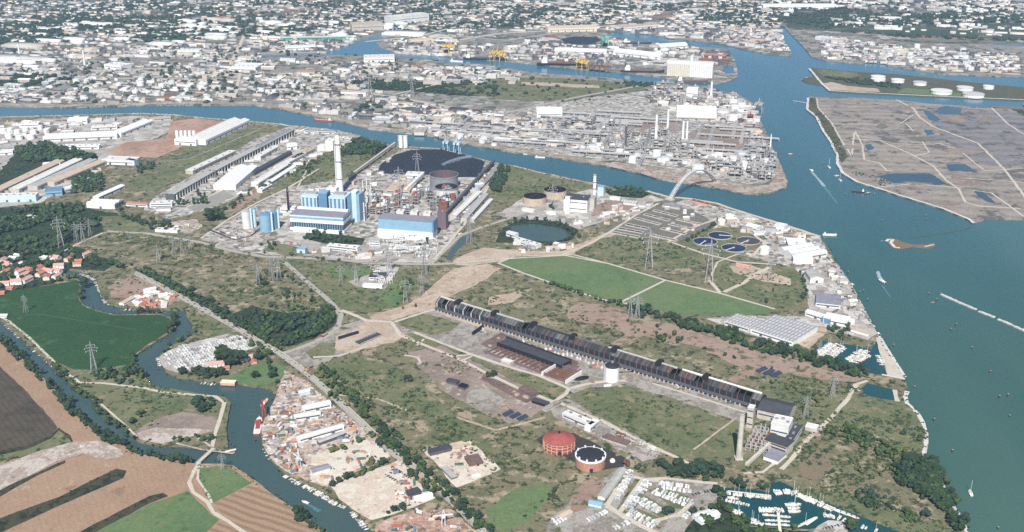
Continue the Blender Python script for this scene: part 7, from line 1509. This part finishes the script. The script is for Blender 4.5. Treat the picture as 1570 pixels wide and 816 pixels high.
# small sheds that fill the nearer works and yards
WS = []
for o_ in FB: c_ = bpy.data.objects.new('works_shed', o_.data); COL.objects.link(c_); c_['category'] = 'shed'; WS.append(c_)
for l, n, lb, s0, s1 in (([(-10,186),(60,184),(140,180),(240,178),(250,186),(180,196),(130,204),(60,206),(0,232)], 40, 'shed in the white works beside the canal on the left', 12, 38), ([(0,284),(60,262),(140,248),(160,252),(90,292),(60,300),(0,298)], 10, 'shed among the long parallel factory roofs', 10, 24), ([(120,262),(150,258),(190,262),(170,280),(130,290)], 9, 'shed in the trees below the long factory roofs', 10, 22), ([(360,300),(400,286),(440,260),(480,236),(520,214),(545,218),(500,232),(450,262),(400,296)], 30, 'shed on the left bank between the pillared hall and the power station', 9, 28), ([(290,290),(340,262),(400,228),(450,200),(470,202),(420,232),(360,268),(310,296)], 22, 'shed along the foot of the long pillared hall', 9, 26),
        ([(432,318),(470,296),(500,288),(500,296),(450,330),(430,336)], 14, 'shed behind the blue silos of the power station', 8, 20), ([(540,284),(600,246),(610,250),(590,270),(640,276),(640,300),(560,310)], 30, 'shed between the coal heap and the blue halls', 8, 24), ([(690,340),(745,262),(756,262),(730,320),(700,352)], 16, 'shed along the coal conveyor', 8, 20), ([(470,380),(560,386),(660,378),(658,396),(540,396)], 22, 'shed on the front yard of the power station', 7, 20),
        ([(1100,332),(1190,346),(1256,366),(1276,396),(1210,396),(1190,366),(1140,356)], 34, 'shed on the works ground of the point', 9, 26), ([(1262,406),(1290,424),(1330,500),(1300,500),(1270,470),(1280,440)], 26, 'shed on the lagoon quay behind the halls', 7, 20), ([(880,344),(960,312),(1010,306),(1018,318),(950,340),(890,354)], 22, 'shed on the works ground of the small power station', 7, 18), ([(766,366),(800,374),(860,380),(900,366),(880,384),(800,388)], 14, 'shed along the pale track by the round pond', 7, 18), ([(1010,310),(1060,330),(1100,340),(1060,360),(1000,356)], 12, 'shed among the treatment basins', 6, 14)):
    for x, y in pix_in(l, n, n+61): far_put(r4.choice(WS), x, y, CAN_AZ+R(r4.choice((0, 90, 28, 28))+r4.uniform(-6, 6)), lb, 'sheds: '+lb, (r4.uniform(s0, s1), r4.uniform(s0, s1)*.55, r4.uniform(4, 10)))
for px, py, rw, hh, lb in ((1070,262,15,14,'broad white tank at the edge of the refinery point'), (1128,250,16,14,'broad white tank beside the dark arch of the bridge'), (1146,258,14,13,'second broad white tank on the refinery point'), (1020,248,12,13,'broad white tank under the refinery columns'), (1108,176,20,16,'broad white tank right of the huge refinery shed'), (1124,184,16,14,'second broad white tank right of the huge refinery shed')):
    g = G(px, py); far_put(FT, g.x, g.y, 0, lb, None, (rw, rw, hh))
# everything smaller or farther: one mass of small buildings
def boxes(name, specs, mats, label):
    n = len(specs); S = np.array(specs); x, y, l, w_, h, a, m = S.T; c, s = np.cos(a), np.sin(a)
    ux = np.array([-.5, .5, .5, -.5, -.5, .5, .5, -.5, -.5, .5]); uy = np.array([-.5, -.5, .5, .5, -.5, -.5, .5, .5, 0, 0]); uz = np.array([0, 0, 0, 0, .8, .8, .8, .8, 1.0, 1.0])
    X = ux[None]*l[:, None]; Y = uy[None]*w_[:, None]
    V = np.stack([x[:, None]+c[:, None]*X-s[:, None]*Y, y[:, None]+s[:, None]*X+c[:, None]*Y, LZ+uz[None]*h[:, None]], -1).reshape(-1, 3)
    f = np.array([(0, 1, 5, 4), (1, 2, 6, 5), (2, 3, 7, 6), (3, 0, 4, 7), (4, 5, 9, 8), (6, 7, 8, 9), (5, 6, 9, 9), (7, 4, 8, 8)])
    f[6] = (5, 6, 9, 5); f[7] = (7, 4, 8, 7)
    quad = np.array([(0, 1, 5, 4), (1, 2, 6, 5), (2, 3, 7, 6), (3, 0, 4, 7), (4, 5, 9, 8), (6, 7, 8, 9)]); tri = np.array([(5, 6, 9), (7, 4, 8)])
    T = np.concatenate([quad[:, [0, 1, 2]], quad[:, [0, 2, 3]], tri]); roof = np.array([0, 0, 0, 0, 1, 1, 0, 0, 0, 0, 1, 1, 0, 0])
    F = (T[None]+(np.arange(n)*10)[:, None, None]).reshape(-1, 3); mi = (m[:, None]*2+roof[None]).ravel()
    return tag(arrays(name, V, F, mats, mi), label, None, None, 'stuff')
M['town_tile'] = paint('town_tile', (186, 146, 128), .9, .35, size=9)
BM = [M[k] for k in ('concrete_wall','concrete_wall', 'white_b','pale_roof', 'grey','grey_roof', 'concrete_wall','tan_roof', 'cream','town_tile', 'white_b','tan_roof', 'dgrey','dark_roof', 'white','white', 'grey','brown')]
OPEN = [[(0,113),(112,116),(112,124),(60,134),(0,142)], [(530,128),(560,120),(690,124),(780,122),(784,150),(690,148),(560,138)], [(680,134),(780,116),(930,122),(1004,134),(1000,142),(900,160),(780,156)], [(494,84),(533,68),(566,54),(598,44),(610,50),(588,60),(606,80),(594,92)], [(160,88),(300,88),(300,97),(160,99)], [(420,100),(520,100),(510,112),(410,113)], [(250,142),(330,142),(330,151),(250,151)], [(480,152),(560,154),(600,172),(540,172)], [(640,182),(720,184),(780,206),(700,202)], [(60,140),(110,124),(120,128),(80,156)], [(640,96),(670,90),(800,104),(960,116),(960,124),(800,112)], [(855,54),(920,55),(925,64),(905,71),(855,70)], [(1050,194),(1140,190),(1152,224),(1070,230)], [(700,60),(800,60),(800,68),(700,70)]]
OPENW = [[tuple(G(*p)[:2]) for p in l] for l in OPEN]
def free(x, y): return not any(inside(l, np.array([[x, y]]))[0] for l in OPENW)
SP = []
def town(l, n, size, mats, hh, az=CAN_AZ, seed=0):
    sp = 12; pts = scatter(l, sp, seed=seed)
    while len(pts) > n*8 and sp < 200: sp *= 1.6; pts = scatter(l, sp, seed=seed)
    pts = pts[random.Random(seed+n).sample(range(len(pts)), min(n, len(pts)))]; c_, s_ = math.cos(az), math.sin(az); row = 34 if size < 16 else 62
    u = pts[:, 0]*c_+pts[:, 1]*s_; v = -pts[:, 0]*s_+pts[:, 1]*c_; v = np.round(v/row)*row+nrng.uniform(-5, 5, len(v)); keep = (u % (row*9)) > row*.9   # buildings stand along streets
    pts = np.stack([u*c_-v*s_, u*s_+v*c_], 1)[keep]; bad = np.zeros(len(pts), bool); ok = inside([tuple(G(*p)[:2]) for p in l], pts)
    for o_ in OPENW: bad |= inside(o_, pts)
    for P_, wd in FARROADS:
        for a_, b_ in zip(P_, P_[1:]):
            e = np.array((b_-a_)[:2]); w_ = pts-np.array(a_[:2]); tt = np.clip((w_@e)/(e@e), 0, 1); bad |= np.hypot(*(w_-tt[:, None]*e).T) < wd*.5+size*.75
    pts = pts[~bad & ok]
    for i in range(len(pts)):
        L_ = size*math.exp(r4.gauss(0, .5)); SP.append((pts[i][0], pts[i][1], L_, L_*r4.uniform(.3, .7), r4.uniform(*hh), az+r4.choice((0, 0, 0, 1.57))+r4.uniform(-.12, .12), r4.choice(mats)))
IND = (0, 1, 2, 2, 2, 3, 3, 6, 6, 6, 8)
for l, w_ in FAR_L: town(l, int(1050*w_), 14, IND, (3, 9), seed=int(l[0][0])+5)
town([(0,78),(400,66),(640,60),(800,60),(930,60),(1100,78),(1115,100),(960,102),(790,92),(640,86),(400,80),(0,104)], 1900, 17, IND, (4, 11), seed=6)
town([(930,44),(1190,40),(1200,60),(1110,66),(930,48)], 480, 17, IND, (4, 11), seed=7)
for k, l in enumerate(([(-40,2),(400,1),(760,1),(760,58),(400,70),(-40,80)], [(760,1),(1200,1),(1190,40),(900,46),(760,50)])): town(l, (2000, 1300)[k], 19, (1, 2, 2, 4, 5, 6, 2, 3, 0), (4, 9), R(-20), seed=8+k)
town([(1200,1),(1600,1),(1600,22),(1300,14),(1200,26)], 420, 24, (1, 2, 5, 0, 6), (6, 14), seed=10); town([(1280,24),(1570,20),(1570,56),(1400,50),(1260,40)], 240, 22, (1, 2, 5, 0, 6), (5, 12), seed=12)
town([(-40,30),(400,30),(700,40),(760,60),(640,70),(300,90),(-40,100)], 170, 42, (7, 1, 1, 0, 3), (8, 14), R(-16), seed=31)
town([(930,200),(1065,206),(1180,250),(1170,276),(1040,256),(930,238)], 240, 8, IND, (3, 10), seed=13); town([(640,176),(800,172),(940,200),(930,236),(640,204)], 330, 10, IND, (3, 8), seed=14)
boxes('far_buildings', SP, BM, 'countless small pale buildings of the far works and town')
print('far', len(SP))
# ------------------------------------------------------------------ boats, jetties, posts
LZM = LZ+.45
def hullmb(L, W, h, n=6):
    s = MB(); prof = [(-L/2, W*.42), (-L*.2, W*.5), (L*.15, W*.48), (L*.35, W*.3), (L/2, .04)]
    top = [(x, y) for x, y in prof]+[(x, -y) for x, y in reversed(prof)]; k = len(top); top = top[::-1]
    s.v = [(x*.9, y*.6, -.3) for x, y in top]+[(x, y, h*(1.25 if x > L*.3 else 1)) for x, y in top]
    for i in range(k): j = (i+1) % k; s.f.append((i, j, k+j, k+i)); s.m.append(0)
    s.f.append(tuple(range(k, 2*k))); s.m.append(1); return s
M['hull_paint'] = paint('hull_paint', None, .4, .12, vary=[(240,240,238), (228,228,224), (236,236,234), (70,90,130), (244,244,244), (222,214,200), (232,232,230), (170,70,60), (212,212,210), (120,140,160)])
M['deck'] = paint('deck', (236, 228, 210), .6, .15)
def make_boat(name, L, W, sail=False, open_=False):
    t = thing(name, '', 'boat'); hullmb(L, W, L*.1).build('hull', [M['hull_paint'], M['deck']], t)
    if not open_:
        s = MB(); h = L*.1; s.hexa([(-L*.2, -W*.34, h), (L*.2, -W*.3, h), (L*.2, W*.3, h), (-L*.2, W*.34, h), (-L*.18, -W*.28, h+L*.1), (L*.1, -W*.24, h+L*.1), (L*.1, W*.24, h+L*.1), (-L*.18, W*.28, h+L*.1)]); s.build('cabin', M['white_shell'], t)
        s = MB(); s.hexa([(L*.201, -W*.26, h+.1), (L*.24, -W*.22, h+.1), (L*.24, W*.22, h+.1), (L*.201, W*.26, h+.1), (L*.11, -W*.2, h+L*.085), (L*.13, -W*.18, h+L*.085), (L*.13, W*.18, h+L*.085), (L*.11, W*.2, h+L*.085)]); s.build('windscreen', M['glass'], t)
    else:
        s = MB(); s.box(-L*.35, L*.1, -W*.3, W*.3, L*.09, L*.115); s.build('cockpit', M['blue_dark'], t)
    if sail:
        s = MB(); s.tube((L*.08, 0, L*.1), (L*.08, 0, L*1.25), L*.012, 5); s.build('mast', M['white'], t); s = MB(); s.tube((L*.08, 0, L*.24), (-L*.34, 0, L*.22), L*.016, 5); s.build('boom', M['blue_dark'], t)
    else: s = MB(); s.box(-L*.54, -L*.5, -W*.12, W*.12, .1, L*.12); s.build('outboard_motor', M['dark'], t)
    return t
BOAT, YACHT, SKIFF = make_boat('motor_boat', 8.5, 3.0), make_boat('sailing_boat', 11, 3.3, True), make_boat('open_boat', 6.2, 2.2, open_=True)
def moor(A, B, n, lab, grp, srcs=None, z=LZM, out=0, sc=(.8, 1.15), along_=False, skip=.06):
    for x, y, az in rowpts(A, B, n):
        if r4.random() < skip: continue
        k = r4.uniform(*sc)*.9; put(r4.choice(srcs or (BOAT, BOAT, BOAT, YACHT)), x+r4.uniform(-.4, .4), y+r4.uniform(-.4, .4), az+(0 if along_ else R(90 if r4.random() < .6 else 270))+r4.uniform(-.08, .08), lab, grp, (k, k, k), z)
MB1 = 'white boat moored in the boat basin at the bottom of the photo'; MG = 'boats in the lower boat basin'
for A, B, n, sc, al in (((1114,757),(1182,765),20,(.9,1.2),0), ((1184,757),(1212,755),8,(1.3,1.7),0), ((1216,757),(1278,783),19,(1.1,1.5),0), ((1282,784),(1314,796),4,(1.5,1.9),1), ((1163,783),(1207,784),9,(1.25,1.55),0), ((1172,791),(1190,792),2,(1.2,1.5),1), ((1174,799),(1191,800),2,(1.2,1.5),1), ((1176,805),(1191,806),2,(1.2,1.5),1), ((1196,793),(1208,794),2,(1.2,1.5),1), ((1196,800),(1208,801),2,(1.2,1.4),1), ((1196,806),(1208,807),2,(1.2,1.4),1), ((1112,768),(1150,776),10,(.7,1),0), ((1119,765),(1128,766),1,(1.6,1.8),1), ((1118,781),(1138,790),7,(.9,1.2),0), ((1144,797),(1170,806),8,(.9,1.2),0), ((1220,810),(1236,803),4,(1,1.3),1), ((1236,802),(1250,796),4,(1.1,1.5),1), ((1262,791),(1280,794),6,(.9,1.2),0), ((1284,795),(1296,799),3,(1,1.3),0), ((1320,808),(1345,816),5,(.9,1.2),0)):
    moor(A, B, n, MB1, MG, (BOAT,) if sc[1] > 1.6 else None, sc=sc, along_=al)
for k, (px, py) in enumerate(((1216, 776), (1217, 781), (1218, 786))): g = G(px, py); put(YACHT if k == 0 else BOAT, g.x, g.y, .05, ('big sailing yacht at the head of the middle jetty', 'big white motor yacht second from the head of the middle jetty', 'big white motor yacht third at the middle jetty')[k], None, (1.8, 1.8, 1.8), LZM)
HB = 'white boat moored in the small harbour beside the lagoon mole'
for A, B, n in (((1252,543),(1276,526),14), ((1258,546),(1284,528),14), ((1266,548),(1290,531),13), ((1274,549),(1294,534),10), ((1298,553),(1322,537),13), ((1304,556),(1330,539),13), ((1312,558),(1332,545),10)):
    moor(A, B, n, HB, 'boats in the small lagoon harbour', (BOAT, BOAT, YACHT), sc=(.9, 1.3))
moor((1345,545),(1354,562),6, 'white boat lying along the inside of the lagoon mole', 'boats along the mole', sc=(.9, 1.2))
RB = 'small white boat moored along the scrap yard bank of the river'
for A, B, n in (((436,727),(460,741),9), ((462,741),(490,753),12), ((466,745),(492,757),8), ((490,755),(512,770),10), ((512,770),(532,777),9), ((536,780),(560,806),12), ((552,798),(566,814),5), ((404,684),(414,704),4)):
    moor(A, B, n, RB, 'boats along the scrap yard bank', (BOAT, BOAT, SKIFF), .1, sc=(.7, 1.25), skip=.12)
for A, B, n in (((122,418),(146,428),10), ((146,430),(153,444),8), ((150,438),(157,454),8), ((157,458),(170,468),6)): moor(A, B, n, 'small boat moored on the outer bank of the river bend by the village', 'boats on the river bend', (BOAT, SKIFF), .1, sc=(.7, 1.2))
moor((8,496),(30,517),9,'small boat moored along the narrow river by the pale path','boats on the narrow river',(SKIFF, BOAT),.1,sc=(.7,1.1)); moor((36,523),(84,561),12,'small boat moored along the narrow river by the pale path','boats on the narrow river',(SKIFF, BOAT),.1,sc=(.7,1.1),skip=.35)
moor((242,546),(246,560),5,'boat moored at the tip of the packed caravan yard','boats at the caravan yard',(BOAT,),.1); moor((306,586),(332,588),5,'boat moored below the grove of the caravan yard','boats below the grove',(BOAT, SKIFF),.1); moor((190,473),(250,477),10,'boat moored in front of the boat builders yard','boats at the boat builders yard',(SKIFF, BOAT),.1)
for px, py, az, k, src, lb in ((1244,262,108,2.0,BOAT,'white motor boat leaving a long pale wake in the channel'), (1352,432,112,2.2,BOAT,'white motor boat throwing a foaming wake off the quay'), (468,771,150,1.3,BOAT,'white motor boat under way on the river beside the furrowed field'), (1488,757,80,1.3,YACHT,'sailing boat drifting near the lower right corner of the lagoon'), (1271,257,90,1.7,YACHT,'sailing boat in the channel beside the salt marsh'), (1212,237,0,1.6,BOAT,'small boat off the refinery point'), (1283,270,20,1.6,BOAT,'white boat lying near the salt marsh shore'), (1288,277,95,1.5,YACHT,'sailing boat close under the salt marsh shore'), (1430,464,10,1.0,SKIFF,'tiny open boat below the end of the breakwater'), (1352,370,15,1.0,SKIFF,'tiny boat beside the small islet'), (1178,46,0,3,BOAT,'white boat in the far channel mouth'), (1346,512,100,1.5,BOAT,'white launch berthed at the harbour corner'), (1305,436,110,1.6,BOAT,'white launch berthed at the quay crane'), (1338,500,110,1.3,BOAT,'small launch berthed along the lagoon quay')):
    g = G(px, py, .1); put(src, g.x, g.y, R(az), lb, None, (k, k, k), .1)
# wakes
fm, nt, b = newmat('foam'); p = pos(nt); n_ = stretch(nt, noise(nt, p, 5, 5, .75), .35, .65); nt.links.new(ramp(nt, n_, [(96, 150, 162), (226, 234, 234)]), b.inputs['Base Color']); b.inputs['Roughness'].default_value = .5
fm2, nt, b = newmat('foam_thin'); p = pos(nt); n_ = stretch(nt, noise(nt, p, 9, 5, .75), .3, .7); nt.links.new(ramp(nt, n_, [(62, 120, 132), (112, 160, 168)]), b.inputs['Base Color']); b.inputs['Roughness'].default_value = .3
def wake(l, w0, w1, mt, z=.03):
    pts = [G(x, y, 0) for x, y in l]; v, f = [], []; pts2 = []
    for a_, b_ in zip(pts, pts[1:]): pts2 += [a_.lerp(b_, k/6) for k in range(6)]
    pts2.append(pts[-1]); n = len(pts2)
    for i, p_ in enumerate(pts2):
        d_ = pts2[min(i+1, n-1)]-pts2[max(i-1, 0)]; d_.normalize(); nn_ = Vector((-d_.y, d_.x, 0)); w_ = (w0+(w1-w0)*i/(n-1))*r4.uniform(.75, 1.25)
        v += [tuple(p_+nn_*w_+Vector((0, 0, z))), tuple(p_-nn_*w_+Vector((0, 0, z)))]
    f = [(2*i+1, 2*i+3, 2*i+2, 2*i) for i in range(n-1)]; me = bpy.data.meshes.new('wake'); me.from_pydata(v, [], f); me.materials.append(mt); o = bpy.data.objects.new('wake', me); COL.objects.link(o); o['kind'] = 'stuff'; o['label'] = 'pale foaming wake behind a motor boat'
wake([(1244,263),(1254,274),(1264,286)], 2.5, 3.5, fm, .06); wake([(1262,284),(1272,297),(1284,312)], 3.5, 1.6, fm2); wake([(1352,431),(1348,424),(1346,416)], 4, 3, fm, .06); wake([(1353,438),(1358,446),(1366,456)], 1.8, 1, fm2); wake([(470,772),(480,778),(490,784)], 1.6, 2.4, fm2, .07)
# jetties
def jetty(A, B, w, label, piles=8, z=1.2, mt='deck', z0=LZM-.4):
    a, rz, L = frame_of(A, B); a.z = z0; t = thing('jetty', label, 'jetty', a, rz); s = MB(); s.box(0, L, -w/2, w/2, z-.3, z, bottom=True); s.build('deck', M[mt], t)
    for k in range(piles): s = MB(); x = L*(k+.5)/piles; s.tube((x, w/2+.2, -2), (x, w/2+.2, z+1), .22, 5); s.build('pile', M['bark'], t)
jetty((1193,787), (1196,818), 3.4, 'middle jetty of the lower boat basin'); jetty((1116,754), (1182,761), 2, 'long jetty behind the top row of boats in the lower basin', 12); jetty((1214,754), (1280,781), 2, 'long slanting jetty on the grassy side of the lower basin', 12); jetty((1236,806), (1252,795), 3, 'short jetty beside the round paved lot')
jetty((1256,546), (1282,528), 2, 'left jetty of the small lagoon harbour'); jetty((1271,550), (1293,532), 2, 'second jetty of the small lagoon harbour'); jetty((1302,556), (1328,538), 2, 'right jetty of the small lagoon harbour')
jetty((345,694), (362,690), 4, 'short stone jetty at the mouth of the narrow river', 4); jetty((1236,157), (1216,154), 4, 'thin jetty reaching out from the salt marsh corner', 6, z0=.2); jetty((1238,118), (1230,121), 5, 'short jetty on the tip of the tank island', 4, z0=.2)
# breakwater in dashes
for k, (A, B) in enumerate((((1443,450),(1468,461)), ((1470,462),(1497,473)), ((1501,476),(1525,485)), ((1531,488),(1552,497)), ((1554,498),(1592,515)))):
    a, rz, L = frame_of(A, B); s = MB(); q = random.Random(k)
    n = int(L/4)
    for i in range(n): s.rbox((i+.5)*L/n, q.uniform(-.6, .6), -1, L/n*1.15, q.uniform(4, 5.4), q.uniform(2.2, 3.0), q.uniform(-.15, .15))
    o = s.build('breakwater', M['stone'], None, (a.x, a.y, 0), rz); tag(o, ('first dash of the stone breakwater, farthest out', 'second dash of the stone breakwater', 'third dash of the stone breakwater', 'fourth dash of the stone breakwater', 'last dash of the stone breakwater at the photo edge')[k], 'breakwater')
# mooring posts standing in the lagoon
q = MB()
for a_ in (0, 2.1, 4.2): q.tube((1.1*math.cos(a_), 1.1*math.sin(a_), -2), (.25*math.cos(a_), .25*math.sin(a_), 5.5), .38, 5)
q.cyl(0, 0, 4.2, 4.9, .75, n=8, m=1); POST = single('mooring_post', q, [M['bark'], M['white_b']], 'mooring post')
for px, py in ((1424,452),(1436,462),(1458,508),(1466,500),(1490,536),(1518,572),(1432,646),(1460,694),(1532,611),(1545,609),(1420,338),(1419,332),(1530,812),(1402,596),(1370,532),(1330,462),(1324,448),(1548,640),(1442,452),(1300,420),(1318,450),(1226,240),(1262,252),(1296,300),(1310,300),(1340,300),(1352,340)):
    g = G(px, py, 0); put(POST, g.x, g.y, r4.uniform(0, 3), 'wooden mooring post standing in the lagoon', 'mooring posts in the lagoon', (1, 1, r4.uniform(.8, 1.3)), 0)
# farm bridge over the narrow river
a, rz, L = frame_of((303,711), (328,688)); t = thing('farm_bridge', 'narrow pale bridge carrying the field track over the narrow river', 'bridge', (a.x, a.y, LZ), rz); s = MB(); s.box(0, L, -2.6, 2.6, .3, .9, bottom=True); s.build('deck', M['concrete_wall'], t)
for y in (-2.5, 2.3): s = MB(); s.box(0, L, y, y+.2, .9, 1.7); s.build('parapet', M['cream'], t)
for x in (L*.3, L*.7): s = MB(); s.box(x-.6, x+.6, -2.2, 2.2, -4, .29); s.build('pier', M['concrete_wall'], t)
# fence posts and poles along the straight road
q = MB(); q.tube((0, 0, -.5), (0, 0, 9), .16, 5); q.tube((-1.2, 0, 8.4), (1.2, 0, 8.4), .09, 4); POLE = single('roadside_pole', q, M['concrete_wall'], 'pole')
for A, B in zip(MAINR, MAINR[1:]):
    a, b_ = G(*A), G(*B); L = (b_-a).length; d_ = (b_-a)/L; nn_ = Vector((-d_.y, d_.x, 0)); n = max(1, int(L/45))
    for k in range(n): p_ = a+d_*((k+.5)*L/n)+nn_*-8; put(POLE, p_.x, p_.y, math.atan2(d_.y, d_.x)+1.57, 'slim concrete pole beside the long straight road', 'poles along the straight road', z=LZ)
# ------------------------------------------------------------------ haze: one closed box of even air round the camera and the scene
hz = MB(); hz.box(-30500, 30500, -6500, 40500, -1.0-6.0, H+25.0, bottom=True)
hm = bpy.data.materials.new('haze'); hm.use_nodes = True; hm.node_tree.nodes.clear()
ho = hm.node_tree.nodes.new('ShaderNodeOutputMaterial'); hv = hm.node_tree.nodes.new('ShaderNodeVolumePrincipled')
hv.inputs['Color'].default_value = (.54, .75, 1.0, 1); hv.inputs['Density'].default_value = 5.8e-5; hv.inputs['Anisotropy'].default_value = 0.2
hm.node_tree.links.new(hv.outputs[0], ho.inputs['Volume'])
tag(hz.build('haze', hm), kind='stuff')
